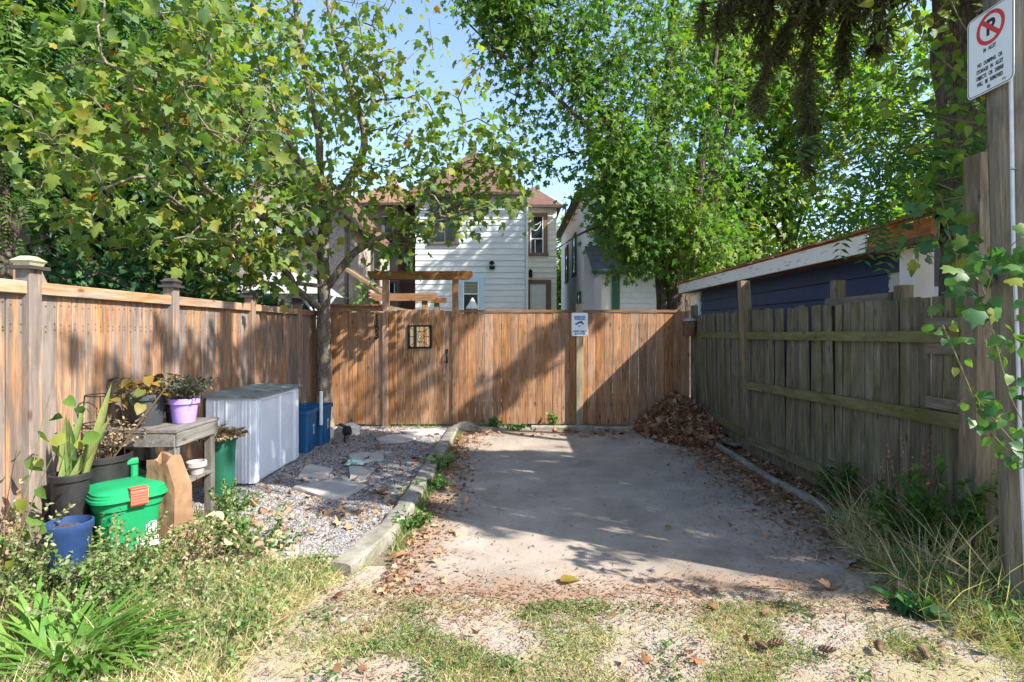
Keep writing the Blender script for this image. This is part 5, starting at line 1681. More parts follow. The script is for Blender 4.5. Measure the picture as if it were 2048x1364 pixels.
stext('P', .115, RC[0], RC[1], width=.95, bold=.004, z=.0018)
for body, yv in (('IN   ALLEY', .010), ('NO   DUMPING   OR', -.058), ('STORAGE   IN   ALLEY', -.093), ('OBJECTS   OR   DEBRIS', -.128), ('WILL   BE   REMOVED', -.163)):
    stext(body, .030, 0, yv, width=.56, bold=.0009)
stext('1670', .016, .085, -.195, width=.7)
for yv in (.196, -.196):
    spart(MB().lathe([(.010, .0013), (.010, .004), (.006, .006)], 12, Matrix.Translation((-.005, yv, 0))), 'bolt', MT['boltgrey'])

# reserved parking sign on the post
RS = thing('parking_sign', 'small white reserved parking sign with blue bird head on the fence post', 'sign', ((bx(1142) + bx(1174)) / 2, BY - .10, (bz(626) + bz(672)) / 2))
MRr = Matrix(((1, 0, 0, 0), (0, 0, -1, 0), (0, 1, 0, 0), (0, 0, 0, 1)))
RR = MRr.to_euler()
rw, rh = bx(1174) - bx(1142), bz(626) - bz(672)
rpart = lambda mb, nm, mt: link(nm, mb.mesh(nm, mt), RS, (0, 0, 0), RR)
rpart(MB().prism(rrect(rw, rh, .022), -.0015, .0015, 'xy'), 'plate', MT['signwhite'])
for body, sz, yv in (('RESERVED', .044, .118), ('PARKING', .044, .082), ('FANS ONLY', .043, -.112)):
    stext(body, sz, 0, yv, MT['signblue'], RS, RR, MRr, .0022, .92, bold=.0018, shear=.15)
ar = [(-.085, -.150), (-.062, -.132), (-.062, -.143), (.062, -.143), (.062, -.132), (.085, -.150), (.062, -.168), (.062, -.157), (-.062, -.157), (-.062, -.168)]
rpart(MB().prism(ar, .0016, .0028, 'xy'), 'double_arrow', MT['signblue'])
rpart(MB().prism([(-.085, .008), (-.045, .028), (-.02, .046), (.045, .058), (.038, .038), (.06, .034), (.03, .016), (.0, .022), (-.02, .012), (-.045, .008)], .0016, .0026, 'xy'), 'emblem_crest', MT['signblue'])
rpart(MB().prism([(-.085, .006), (-.05, .004), (-.026, -.018), (-.012, -.046), (.004, -.030), (.022, -.006), (.012, -.010), (-.004, -.026), (-.012, -.034), (-.020, -.020), (-.04, -.004)], .0016, .0025, 'xy'), 'emblem_throat', MT['signnavy'])
rpart(MB().prism([(-.034, .012), (-.024, .018), (-.016, .012), (-.024, .006)], .0028, .0034, 'xy'), 'emblem_eye', MT['signnavy'])
rpart(MB().prism([(.034, .020), (.052, .030), (.058, .016), (.076, .014), (.062, .002), (.052, -.008), (.034, .0), (.024, .008)], .0016, .0027, 'xy'), 'emblem_leaf', MT['signred'])

# house number on the fence
hn = thing('house_number', 'black house number 163 running down the cedar panel', 'house number', (bx(754), BY - .004, bz(654)))
for ch, (y0, y1) in zip('163', ((630, 645), (648, 661), (663, 678))):
    me = text_mesh(ch, .175, MT['blackmetal'], .006, .85, bold=.006)
    link('digit', me, hn, (0, -.002, bz((y0 + y1) / 2) - bz(654)), RR)

# rusty tin on the corner post
tn = thing('rusty_tin', 'rusty tin with grey lid hanging on the corner fence post', 'tin', (bx(1373), BY - .15, bz(672)))
MB().lathe([(.095, 0), (.10, .01), (.10, .09), (.104, .095), (.10, .10), (.10, .235)], 20).build('can', MT['rust'], tn, smooth=True, world=False)
MB().lathe([(.108, .236), (.108, .25), (.09, .268), (.04, .285), (.01, .29)], 20).build('lid', MT['galv'], tn, smooth=True, world=False)
MB().tube([(-.10, 0, .2), (-.06, .02, .36), (0, .10, .42), (.06, .02, .36), (.10, 0, .2)], .003, 5).build('wire', MT['blackmetal'], tn, world=False)

# ------------------------------------------------------------------ white steel cabinet
cb = thing('storage_cabinet', 'low white steel storage cabinet with grey lid against the left fence', 'cabinet', (-2.8, 6.0, 0))
cx0, cx1, cy0, cy1, ch0, ch1 = -3.03, -2.545, 5.44, 6.57, .02, .87
MB().box(cx0, cx1 - .012, cy0 + .012, cy1, ch0, ch1).build('body', MT['steelwhite'], cb)
def ribbed(u0, u1, z0, z1, mk, ribs, name, d=.008):
    """pressed panel; mk(u, out, z) gives the point"""
    us = [u0]
    prof = [(u0, d), ]
    for r in ribs:
        prof += [(r - .014, d), (r - .007, d * 1.9), (r + .007, d * 1.9), (r + .014, d)]
    prof.append((u1, d))
    back = [(u1, 0), (u0, 0)]
    poly = prof + back
    lo = [mk(u, o_, z0) for u, o_ in poly]; hi = [mk(u, o_, z1) for u, o_ in poly]
    return MB().loft([lo, hi]).build(name, MT['steelwhite'], cb)
fr_ = lambda u, o_, z: (u, cy0 + .012 - o_ - .001, z)
ribbed(cx0, cx0 + .30, ch0, ch1 - .03, fr_, [cx0 + .08, cx0 + .12, cx0 + .2], 'front_panel')
ribbed(cx0 + .315, cx1 - .004, ch0, ch1 - .03, fr_, [cx0 + .36, cx0 + .39, cx0 + .43], 'front_panel')
sr_ = lambda u, o_, z: (cx1 - .012 + o_ + .001, u, z)
ribbed(cy0 + .004, cy0 + .12, ch0, ch1 - .03, sr_, [cy0 + .05, cy0 + .09], 'side_panel')
ribbed(cy0 + .135, cy0 + .53, ch0 + .02, ch1 - .05, sr_, [], 'door', .012)
ribbed(cy0 + .54, cy0 + .93, ch0 + .02, ch1 - .05, sr_, [cy0 + .60], 'door', .012)
ribbed(cy0 + .945, cy1 - .004, ch0, ch1 - .03, sr_, [cy0 + .99, cy0 + 1.03], 'side_panel')
MB().box(cx1 - .01, cx1 + .012, cy0 + .125, cy0 + .94, ch1 - .045, ch1 - .022).build('door_rail', MT['steelwhite'], cb)
for k, (a, b) in enumerate(((cy0 - .03, cy0 + .565), (cy0 + .57, cy1 + .03))):
    MB().prism([(cx0 - .01, .872), (cx1 + .03, .868), (cx1 + .03, .884), (cx0 - .01, .905)], a, b).build('lid', MT['lidgrey'], cb)
MB().cbox(cx0, cx1 + .025, cy0 + .535, cy0 + .60, .906, .916, .003, 0, Matrix.Translation((0, 0, -.018))).build('lid_seam', MT['galv'], cb)

# blue boxes
def tapered_box(w, d, h, t=.86, n=5, r=.05, rim=.02):
    rings = []
    for z, s in ((0, t), (h * .92, 1 - (1 - t) * .08)):
        rings.append([(x * s, y * s, z) for x, y in rrect(w, d, r, n)])
    rings.append([(x, y, h * .92) for x, y in rrect(w + rim * 2, d + rim * 2, r + rim, n)])
    rings.append([(x, y, h) for x, y in rrect(w + rim * 2, d + rim * 2, r + rim, n)])
    rings.append([(x, y, h) for x, y in rrect(w - .01, d - .01, r, n)])
    rings.append([(x * t, y * t, .02) for x, y in rrect(w - .02, d - .02, r, n)])
    return rings
for i, (x, y, lab, rz) in enumerate(((-2.72, 6.98, 'blue recycling box directly behind the white cabinet', .06), (-2.68, 7.42, 'blue recycling box nearer the plane tree trunk', -.03))):
    b = thing('recycling_box', lab, 'recycling box', (x, y, .0), 'blue recycling boxes', rz)
    b.scale = (.92, .92, .94)
    MB().loft(tapered_box(.44, .38, .57)).build('body', MT['bluebox'], b, world=False)
    rb = MB()
    for yy in (-.10, .10):
        rb.cbox(.198, .212, yy - .015, yy + .015, .05, .5, .003)
    rb.build('rib', MT['bluebox'], b, world=False)
    me = text_mesh('BLUE', .10, MT['binprint'], .0006, .6)
    link('lettering', me, b, (.2165, .0, .30), (rad(90), rad(90), rad(90)))
tag(MB().tube([(-2.50, 7.2, .3), (-2.49, 7.18, .74)], .022, 8).build('plastic_tube', MT['trim_white']), 'short white tube standing up in the blue recycling box', 'tube')

# ------------------------------------------------------------------ potting bench
bn = thing('potting_bench', 'grey weathered wooden potting bench against the left fence', 'bench', (-2.73, 4.28, 0))
tx0, tx1, ty0, ty1, tz = -3.03, -2.43, 3.98, 4.57, .815
for k in range(5):
    a = tx0 + (tx1 - tx0) * k / 5
    MB().cbox(a + .0015, a + .1185, ty0, ty1, tz - .022, tz + R.uniform(-.002, .002), .003, 1).build('top_board', MT['greywood'], bn)
for (x, y) in ((tx0 + .03, ty0 + .02), (tx1 - .08, ty0 + .02), (tx0 + .03, ty1 - .09), (tx1 - .08, ty1 - .09)):
    MB().cbox(x, x + .06, y, y + .06, -.02, tz - .024, .004).build('leg', MT['greywood_z'], bn)
MB().cbox(tx0 + .03, tx1 - .02, ty0 + .005, ty0 + .018, tz - .125, tz - .026, .002, 0).build('apron', MT['greywood'], bn)
MB().cbox(tx1 - .018, tx1 - .004, ty0 + .02, ty1 - .02, tz - .125, tz - .026, .002, 1).build('apron', MT['greywood'], bn)
for k in range(4):
    a = ty0 + .03 + k * .13
    MB().cbox(tx0 + .03, tx1 - .015, a, a + .115, .38, .40, .003, 0).build('shelf_board', MT['greywood'], bn)

def pot(name, lab, cat, x, y, z, r0, r1, h, mat, group=None, rim=.012, soil=True, n=28):
    t = thing(name, lab, cat, (x, y, z), group)
    MB().lathe([(r0 * .97, 0), (r0, .006), (r1 - .004, h - .045), (r1 + rim, h - .04), (r1 + rim, h - .004), (r1 + rim - .004, h), (r1 - .004, h), (r1 - .01, h - .05)], n, cap1=False).build('pot', mat, t, smooth=True, world=False)
    if soil:
        MB().lathe([(r1 - .008, h - .05), (r1 * .5, h - .035), (.005, h - .03)], 16).build('soil', MT['soilm'], t, world=False)
    return t
MT['soilm'] = plain('potting soil', [(.02, .014, .01), (.06, .043, .03), (.13, .10, .075)], 40, .95, bmp=.6)

def leaf_parts(root, tmpl, mat, P, D, N, S, tint, name='leaf', k=4, limit=300):
    """every leaf an object sharing one of k meshes; positions relative to the root"""
    key = (id(tmpl), mat.name, k)
    if key not in BOARD_CACHE:
        BOARD_CACHE[key] = [npmesh(name, tmpl[0], np.array(tmpl[1]), mat, np.full(len(tmpl[0]), (i + .5) / k)) for i in range(k)]
    ms = BOARD_CACHE[key]
    for p, d, nn, s, t in zip(P, D, N, S, tint):
        yv = Vector(d).normalized(); xv = yv.cross(Vector(nn)).normalized(); zv = xv.cross(yv)
        o = link(name, ms[int(min(.999, max(0, t)) * k)], root, p, Matrix((xv, yv, zv)).transposed().to_euler())
        o.scale = s if hasattr(s, '__len__') else (s, s, s)

def sprig_mass(root, name, mat, base, n, h, spread, leaf=.03, per=14, tmpl=None, smat=None, curve=.4, tint=(.5, .25), wl=.35):
    """thin stems fanning from base with small leaves along them (one stuff mesh for stems, one for leaves)"""
    a0, a1, q0, q1, LP, LD, LS, LT = [], [], [], [], [], [], [], []
    for i in range(n):
        az = rng.random() * 6.283; rr = spread * math.sqrt(rng.random())
        d = np.array([math.cos(az), math.sin(az), 0]); hh = h * rng.uniform(.6, 1.05)
        b = np.array(base) + d * rr * .25
        prev = b
        for k in range(1, 6):
            u = k / 5
            p = b + d * rr * (u ** 1.5) + np.array([0, 0, hh * (u - curve * .35 * u * u * rr / max(.01, spread))]) + rng.normal(size=3) * .008
            a0.append(prev); a1.append(p); q0.append(.0028 * (1.1 - u)); q1.append(.0028 * (1.0 - u) + .0003)
            if k > 1:
                m = max(1, per // 4)
                g = rng.random(m)[:, None]
                LP.append(prev * (1 - g) + p * g); LD.append(nrm(p - prev) * .5 + rng.normal(size=(m, 3)) * .6)
                LS.append(rng.uniform(.6, 1.3, m) * leaf); LT.append(np.clip(rng.normal(tint[0], tint[1], m), 0, 1))
            prev = p
    V, T = segs_mesh(a0, a1, np.array(q0), np.array(q1), 4)
    tag(link('stem_mass', npmesh('stem_mass', V, T, smat or mat, np.full(len(V), .4)), root), kind='stuff')
    tm = tmpl or OVATE
    P = np.concatenate(LP)
    V, T, t = inst(tm[0], tm[1], P, np.concatenate(LD), rng.normal(size=P.shape) * .5 + np.array([0, 0, 1]), np.concatenate(LS), np.concatenate(LT))
    tag(link(name, npmesh(name, V, T, mat, t), root), kind='stuff')

tt_ = tz + .002
p1 = pot('plant_pot', 'lilac pot with wiry grey green herb on the potting bench', 'plant pot', -2.575, 4.32, tt_, .080, .100, .19, MT['purple'], 'pots on the potting bench')
sprig_mass(p1, 'foliage_mass', MT['sage'], (0, 0, .15), 110, .24, .22, .022, 22, OVATE, MT['deadstem'], .5, (.4, .3))
p2 = pot('plant_pot', 'large dark grey pot with drooping mottled leaves on the potting bench', 'plant pot', -2.80, 4.22, tt_, .105, .125, .235, MT['greyplastic'], 'pots on the potting bench')
P, D, N, S, Tn = [], [], [], [], []
for i in range(46):
    az = rng.random() * 6.283; r_ = rng.uniform(.05, .22); zz = .24 + rng.uniform(-.06, .14) - .3 * max(0, r_ - .14)
    P.append((r_ * math.cos(az) * 1.15, r_ * math.sin(az), zz)); D.append((math.cos(az) * .8, math.sin(az) * .8, rng.uniform(-.9, .1))); N.append((rng.normal() * .4, rng.normal() * .4, 1)); S.append(rng.uniform(.07, .115)); Tn.append(rng.random())
leaf_parts(p2, HEART, MT['begonia'], P, D, N, S, Tn)
sprig_mass(p2, 'stalk_mass', MT['begonia'], (0, 0, .2), 22, .15, .2, .02, 8, None, MT['deadstem'])
p3 = pot('plant_pot', 'small black pot squeezed between lilac and grey pots', 'plant pot', -2.69, 4.36, tt_, .042, .052, .125, MT['blackplastic'], 'pots on the potting bench')
sprig_mass(p3, 'foliage_mass', MT['begonia'], (0, 0, .1), 16, .10, .10, .03, 12, None, MT['deadstem'])
tr_ = thing('seed_tray', 'black seed trays stacked on the bench shelf', 'seed tray', (-2.75, 4.2, .402))
for k in range(3):
    mb = MB(); z = k * .035
    mb.loft([[(x * .9, y * .9, z) for x, y in rrect(.36, .24, .02)], [(x, y, z + .05) for x, y in rrect(.36, .24, .02)], [(x * .96, y * .95, z + .05) for x, y in rrect(.36, .24, .02)], [(x * .88, y * .87, z + .01) for x, y in rrect(.36, .24, .02)]])
    mb.build('tray', MT['blackplastic'], tr_, world=False, rot=(0, 0, .1 * k))
pot('plant_pot', 'small grey pot at the front corner of the bench shelf', 'plant pot', -2.50, 4.36, .402, .05, .062, .10, MT['flagstone'], 'pots on the potting bench', soil=False)

# tomato cage pot
p4 = pot('plant_pot', 'black pot with dead stems inside a wire tomato cage', 'plant pot', -2.90, 3.90, 0, .15, .165, .66, MT['blackplastic'], 'pots standing by the left fence')
sprig_mass(p4, 'dead_foliage_mass', MT['deadstem'], (0, 0, .62), 26, .42, .26, .035, 8, OVATE, MT['deadstem'], .6, (.5, .3))
tc_ = thing('tomato_cage', 'black wire tomato cage standing in the dead plant pot', 'plant cage', (-2.90, 3.90, .62))
cz_ = [(.0, .115), (.20, .115), (.38, .12), (.40, .13)]
for (z, r_) in ((.10, .125), (.26, .118), (.46, .105)):
    MB().tube([(r_ * math.cos(a), r_ * math.sin(a), z) for a in np.linspace(0, 2 * math.pi, 17)], .0042, 6, False).build('hoop', MT['blackmetal'], tc_, world=False)
for k in range(4):
    a = k * math.pi / 2 + .5
    MB().tube([(.13 * math.cos(a), .13 * math.sin(a), -.05), (.118 * math.cos(a), .118 * math.sin(a), .26), (.105 * math.cos(a), .105 * math.sin(a), .46)], .0042, 6).build('upright', MT['blackmetal'], tc_, world=False)
tag(MB().tube([(-2.80, 3.86, .64), (-2.50, 4.05, 1.18)], .0055, 6).build('cane', MT['deadstem']), 'thin grey cane leaning across the potting bench corner', 'cane')

# snake plant pot
p5 = pot('plant_pot', 'black nursery pot with tall snake plant blades by the fence', 'plant pot', -2.85, 3.55, 0, .088, .104, .62, MT['blackplastic'], 'pots standing by the left fence')
sw = (np.array([(-.5, 0, 0), (0, 0, -.18), (.5, 0, 0), (-.62, .35, 0), (0, .35, -.2), (.62, .35, 0), (-.5, .7, .02), (0, .7, -.12), (.5, .7, .02), (0, 1, .05)]),
      [(0, 1, 4), (0, 4, 3), (1, 2, 5), (1, 5, 4), (3, 4, 7), (3, 7, 6), (4, 5, 8), (4, 8, 7), (6, 7, 9), (7, 8, 9)])
P, D, N, S, Tn = [], [], [], [], []
for (dx, dy, dz, L, w) in ((-.05, 0, 1, .40, .075), (.30, 0, 1, .66, .06), (.12, -.1, 1, .44, .085), (.62, .05, 1, .50, .06), (.85, .1, 1, .40, .055), (-.25, .1, 1, .30, .06), (.4, -.2, 1, .36, .06), (.22, .15, 1, .52, .06)):
    P.append((rng.normal() * .03, rng.normal() * .03, .57)); D.append((dx, dy, dz)); N.append((rng.normal() * .5, -1, .1)); S.append((w * .72, L, .1)); Tn.append(rng.random())
leaf_parts(p5, sw, MT['snake'], P, D, N, S, Tn, 'blade')

# green curbside bin
BN = thing('green_bin', 'green curbside organics bin with red lid latch in the weeds', 'bin', (-2.63, 3.74, -.02), None, rad(50))
BN.scale = (.9, .9, .98)
def sup(w, d, z, r): return [(x, y, z) for x, y in rrect(w, d, r, 5)]
MB().loft([sup(.325, .325, 0, .09), sup(.33, .33, .02, .09), sup(.40, .40, .38, .11), sup(.402, .402, .39, .11), sup(.43, .43, .395, .115), sup(.44, .44, .47, .12)]).build('body', MT['greenbin'], BN, smooth=True, world=False)
MB().loft([sup(.48, .48, .452, .13), sup(.50, .50, .458, .135), sup(.50, .50, .476, .135), sup(.48, .48, .480, .13), sup(.482, .482, .494, .13), sup(.462, .462, .498, .125), sup(.464, .464, .512, .125), sup(.43, .43, .522, .115), sup(.30, .30, .536, .08), sup(.08, .08, .54, .03)]).build('lid', MT['greenbin'], BN, smooth=True, world=False)
lt = MB().loft([[(.20, -.258, .48), (.32 - .02, -.20, .48), (.30 - .02, -.18, .48), (.20, -.235, .48)]] * 2)
lt = MB()
Ml = Matrix.Translation((.02, -.20, 0))
lt.cbox(-.055, .055, -.062, -.03, .415, .525, .012, 0, Ml)
for k in range(5):
    lt.cbox(-.05, .05, -.066, -.0615, .43 + k * .018, .438 + k * .018, .002, 0, Ml)
lt.cbox(-.055, .055, -.062, .01, .5255, .537, .004, 0, Ml)
lt.build('latch', MT['redplastic'], BN, world=False)
hd = MB()
hd.cbox(-.15, -.10, .22, .275, .40, .60, .01)
hd.cbox(.10, .15, .22, .275, .40, .60, .01)
hd.cbox(-.15, .15, .225, .28, .601, .65, .012, 0)
hd.build('bail_handle', MT['greenbin'], BN, smooth=True, world=False)
# printed emblem and town name on the face turned to the alley (+x face of the rotated bin)
MXf = Matrix.Translation((.0, 0, 0))
face_rot = (rad(90 - 5), 0, 0)
def bprint(mb_or_me, nm, x, z):
    y = -(.163 + (z) * .0985) - .0035
    return link(nm, mb_or_me, BN, (x, y, z), (rad(85), 0, 0))
bprint(ringprism(rrect(.066, .082, .004), rrect(.058, .074, .003), 0, .0012).mesh('emblem_frame', MT['binprint']), 'emblem_frame', .115, .235)
hm_ = MB()
hm_.box(-.021, -.009, -.028, .028, 0, .0012).box(.009, .021, -.028, .028, 0, .0012).box(-.0088, .0088, -.006, .006, 0, .0012)
bprint(hm_.mesh('emblem_letter', MT['binprint']), 'emblem_letter', .115, .235)
bprint(text_mesh('Hamilton', .048, MT['binprint'], .0006, .8), 'lettering', .095, .165)
bprint(MB().box(-.075, .075, -.016, .016, 0, .0012).mesh('print_strip', MT['binprint']), 'print_strip', .095, .122)

# blue tub in the weeds
t6 = thing('plant_tub', 'blue tub overgrown by weeds left of the green bin', 'plant tub', (-2.60, 3.22, -.04))
t6.scale = (.76, .76, 1)
MB().lathe([(.10, 0), (.13, .15), (.15, .40), (.165, .42), (.165, .455), (.15, .46), (.14, .40)], 28, cap1=False).build('tub', MT['bluetub'], t6, smooth=True, world=False)
MB().lathe([(.143, .41), (.08, .43), (.005, .44)], 16).build('soil', MT['soilm'], t6, world=False)

# tall green bucket of dead stems
t7 = pot('plant_bucket', 'tall dark green bucket of dead stems beside the bench', 'bucket', -2.60, 4.91, 0, .10, .128, .60, MT['darkgreen'])
sprig_mass(t7, 'dead_foliage_mass', MT['deadstem'], (0, 0, .55), 60, .16, .19, .045, 12, OVATE, MT['deadstem'], 1.8, (.45, .3))

# paper yard bag
def bagpoint(w, dd, z, u, i, n):
    a = i / n * 6.283
    c, s_ = math.cos(a), math.sin(a)
    m = max(abs(c), abs(s_))
    x_, y_ = w * c / m * .97, dd * s_ / m * .97
    x_ -= .05 * math.copysign(1, x_) * max(0, 1 - abs(y_) / dd) * .5 * u          # gusset pinched in
    r1 = 1 - abs(mnoise.noise(Vector((x_ * 6 + 3, y_ * 6, z * 5)))) * 2
    r2 = 1 - abs(mnoise.noise(Vector((x_ * 14, y_ * 14 + 5, z * 12)))) * 2
    r3 = 1 - abs(mnoise.noise(Vector((x_ * 30, y_ * 30, z * 26 + 2)))) * 2
    g = (.005 * r1 + .004 * r2 + .0015 * r3) * (.6 + .9 * u)
    lean = -.05 * u * u - .04 * max(0, u - .7) / .3
    return (x_ * (1 + g / max(.05, abs(w))) + lean, y_ + g * math.copysign(1, s_) + .015 * u, z)
pb = MB(); rings = []
NB = 56
for k, z in enumerate(np.linspace(0, .64, 26)):
    u = z / .64
    w = .150 + .012 * math.sin(u * 3) - .045 * max(0, u - .72) / .28
    dd = .115 - .045 * u
    rings.append([bagpoint(w, dd, z, u, i, NB) for i in range(NB)])
top = rings[-1]
rings[-1] = [(p[0], p[1], p[2] + .012 * math.sin(i / NB * 18.8 + 1) + .018 * math.sin(i / NB * 6.283)) for i, p in enumerate(top)]
inner = [(p[0] * .86 - .012, p[1] * .8, p[2] - .012) for p in rings[-1]]
rings += [inner, [(p[0] * .8 - .01, p[1] * .7, p[2] - .12) for p in inner]]
bag = MB().loft(rings, True, True).build('paper_bag', MT['paperbag'], smooth=True)
bag.location = (-2.40, 3.86, 0)
bag.scale = (.74, .8, 1.0)
bag.rotation_euler = (0, 0, -.25)
tag(bag, 'crumpled brown paper yard waste bag with open top', 'paper bag')

# black solar spotlight, rocks, crumpled plastic, planks
sl = thing('solar_spotlight', 'small black spotlight on a spike in the gravel', 'spotlight', (-2.28, 7.5, 0))
MB().tube([(0, 0, 0), (0, 0, .12)], .012, 8).build('spike', MT['blackplastic'], sl, world=False)
MB().lathe([(.035, -.05), (.06, -.03), (.065, .05), (.055, .055), (.05, .04)], 16, Matrix.Translation((.03, -.02, .165)) @ Matrix.Rotation(rad(75), 4, 'Y')).build('lamp_head', MT['blackplastic'], sl, smooth=True, world=False)
MB().box(-.06, .06, -.05, .05, -.006, .006, Matrix.Translation((-.02, 0, .235)) @ Matrix.Rotation(rad(25), 4, 'Y')).build('solar_panel', MT['blackplastic'], sl, world=False)
def rock(name, lab, p, s, seed, mat=None, flat=.7):
    bm = bmesh.new()
    bmesh.ops.create_icosphere(bm, subdivisions=3, radius=1)
    for v in bm.verts:
        k = 1 + .32 * mnoise.noise(v.co * 1.3 + Vector((seed, 0, 0))) + .10 * mnoise.noise(v.co * 4 + Vector((0, seed, 0)))
        v.co = Vector((v.co.x * k * s[0], v.co.y * k * s[1], v.co.z * k * s[2] * flat))
    me = bpy.data.meshes.new(name); bm.to_mesh(me); bm.free()
    me.materials.append(mat or MT['rock'])
    me.polygons.foreach_set('use_smooth', [True] * len(me.polygons))
    me.set_sharp_from_angle(angle=rad(35))
    o = link(name, me, None, p)
    return tag(o, lab, 'rock', 'rocks round the plane tree')
rock('rock', 'pale rock between the blue boxes and the trunk', (-2.72, 7.85, .05), (.17, .15, .2), 1.3)
rock('rock', 'flattish rock just right of the plane tree trunk', (-2.48, 8.3, .04), (.17, .13, .14), 5.1)
rock('rock', 'small tan rock behind the black spotlight', (-2.32, 8.05, .03), (.09, .08, .09), 8.4)
ks = rock('rock', 'block of broken kerb at the corner of the back kerb', (-.72, 8.42, .04), (.20, .09, .10), 3.7, MT['concrete_kerb'], .9)
pm = MB(); rings = []
for k in range(7):
    u = k / 6
    rings.append([((.11 * math.cos(a) * (1 - .7 * u)) + .02 * math.sin(5 * a + k * 2), .075 * math.sin(a) * (1 - .7 * u) + .018 * math.cos(4 * a + k), .035 + .05 * u + .012 * math.sin(a * 3 + k * 3)) for a in np.linspace(0, 6.283, 18, endpoint=False)])
pl = pm.loft(rings).build('plastic_bag', plain('pale green plastic', [(.30, .46, .38), (.55, .66, .60)], 12, .35), smooth=True)
g_ = G(712, 934)
pl.location = (g_.x, g_.y, .01)
tag(pl, 'crumpled pale green plastic bag lying on a small flagstone', 'plastic bag')
for (lab, A, B, w, z) in (('grey plank lying on top of another beside the leaf pile', (2.74, 7.72, 0), (2.86, 7.20, 0), .13, .088), ('grey plank lying underneath at the foot of the mossy fence', (2.77, 7.60, 0), (2.90, 7.04, 0), .13, .062)):
    A, B = Vector(A), Vector(B)
    dv = B - A
    o = MB().cbox(-w / 2, w / 2, 0, dv.length, 0, .02, .003, 1).build('plank', MT['greyplank'])
    o.location = (A.x, A.y, z); o.rotation_euler = (rad(-1.0), rad(2), math.atan2(-dv.x, dv.y))
    tag(o, lab, 'plank', 'planks by the leaf pile')
A, B = W(1413, 868, 7.55), W(1436, 856, 7.9)
tag(MB().tube([(A.x, A.y, .05), (B.x, B.y, .12)], [.026, .032], 9).build('short_log', MT['oldpost']), 'short pale stick lying against the leaf pile', 'stick')

# ------------------------------------------------------------------ leaf pile and fallen leaves
lp = thing('leaf_pile', 'pile of dry brown leaves heaped in the back right corner', 'leaf pile', (2.42, 8.15, 0))
def hpile(x, y):
    d = math.hypot((x - 2.50) / (.62 if x < 2.5 else .75), (y - 8.42) / (1.25 if y < 8.42 else .6))
    return .50 * max(0, 1 - d) ** .9 + .05 * max(0, 1.15 - d)
xs = np.linspace(1.7, 2.92, 30); ys = np.linspace(6.95, 8.72, 40)
X, Y = np.meshgrid(xs, ys)
Z = np.array([[max(-.01, hpile(x, y) - .03 + .02 * mnoise.noise(Vector((x * 9, y * 9, 0)))) for x in xs] for y in ys])
i = np.arange(39 * 30).reshape(39, 30)[:, :-1].ravel()
link('mound', npmesh('mound', np.stack([X.ravel(), Y.ravel(), Z.ravel()], 1) - np.array(lp.location), np.stack([i, i + 1, i + 31, i + 30], 1), MT['deadleaf'], rng.random(1200) * .3, True), lp)
CURL = [fan(mirror([(0, 0), (.30, .05), (.40, .35), (.26, .45), (.34, .72), (.1, .72), (0, 1)]), (0, .4), -.5, .35), fan(mirror([(0, 0), (.36, .10), (.28, .30), (.42, .6), (.14, .62), (0, 1)]), (0, .4), .55, -.3)]
def pile_pts(n):
    out = []
    while len(out) < n:
        x, y = rng.uniform(1.65, 2.95), rng.uniform(6.85, 8.72)
        h = hpile(x, y)
        if h > .015 + rng.random() * .03 and x < rf_x(y) - .06: out.append((x, y, h + rng.uniform(-.015, .03)))
    return np.array(out)
def scatter_leaf(P, root, size, nm='leaf'):
    n = len(P)
    D = nrm(rng.normal(size=(n, 3)) * np.array([1, 1, .45]))
    N = np.array([0, -.25, .8]) + rng.normal(size=(n, 3)) * .6
    leaf_parts(root, CURL[0], MT['deadleaf'], P[::2] - np.array(root.location), D[::2], N[::2], rng.uniform(.7, 1.25, n)[::2] * size, rng.random(n)[::2], nm)
    leaf_parts(root, CURL[1], MT['deadleaf'], P[1::2] - np.array(root.location), D[1::2], N[1::2], rng.uniform(.7, 1.25, n)[1::2] * size, rng.random(n)[1::2], nm)
scatter_leaf(pile_pts(300), lp, .115)
P = pile_pts(2200); n = len(P)
parts = []
for k in range(2):
    m = slice(k, None, 2)
    q_ = P[m]; nn = len(q_)
    parts.append(inst(CURL[k][0], CURL[k][1], q_ - np.array(lp.location), nrm(rng.normal(size=(nn, 3)) * np.array([1, 1, .5])), np.array([0, -.2, .7]) + rng.normal(size=(nn, 3)) * .7, rng.uniform(.06, .115, nn), rng.random(nn) ** 1.2))
V, T, t = merge(parts)
tag(link('leaf_mass', npmesh('leaf_mass', V, T, MT['deadleaf'], t), lp), kind='stuff')

# single fallen leaves
def fallen(region, n, label, group, size=(.06, .12), tint=(0, 1), z=.012):
    ms = [[npmesh('fallen_leaf', c[0], np.array(c[1]), MT['deadleaf'] if tint[1] <= 1 else MT['leaf_plane'], np.full(len(c[0]), (i + .5) / 4 if tint[1] <= 1 else .7 + .08 * i)) for i in range(4)] for c in CURL]
    for k in range(n):
        x, y = region()
        ci = int(rng.integers(4))
        o = link('fallen_leaf', ms[rng.integers(2)][ci], None, (x, y, z + rng.uniform(0, .012)), (rng.normal() * .35, rng.normal() * .35, rng.random() * 6.283))
        s = rng.uniform(*size); o.scale = (s, s, s)
        where = (', close to the alley', ', towards the near end', ', around the middle', ', at the far end')[0 if y < 3.2 else 1 if y < 4.8 else 2 if y < 6.8 else 3]
        tag(o, label.replace('brown', ('blackish brown', 'dark brown', 'reddish brown', 'pale tan')[ci], 1) + where, 'leaf', group)
U = rng.uniform
fallen(lambda: (U(-.80, -.35), U(3.3, 8.2)), 42, 'brown leaf fallen along the kerb edge of the concrete pad', 'leaves along the left kerb', (.04, .085))
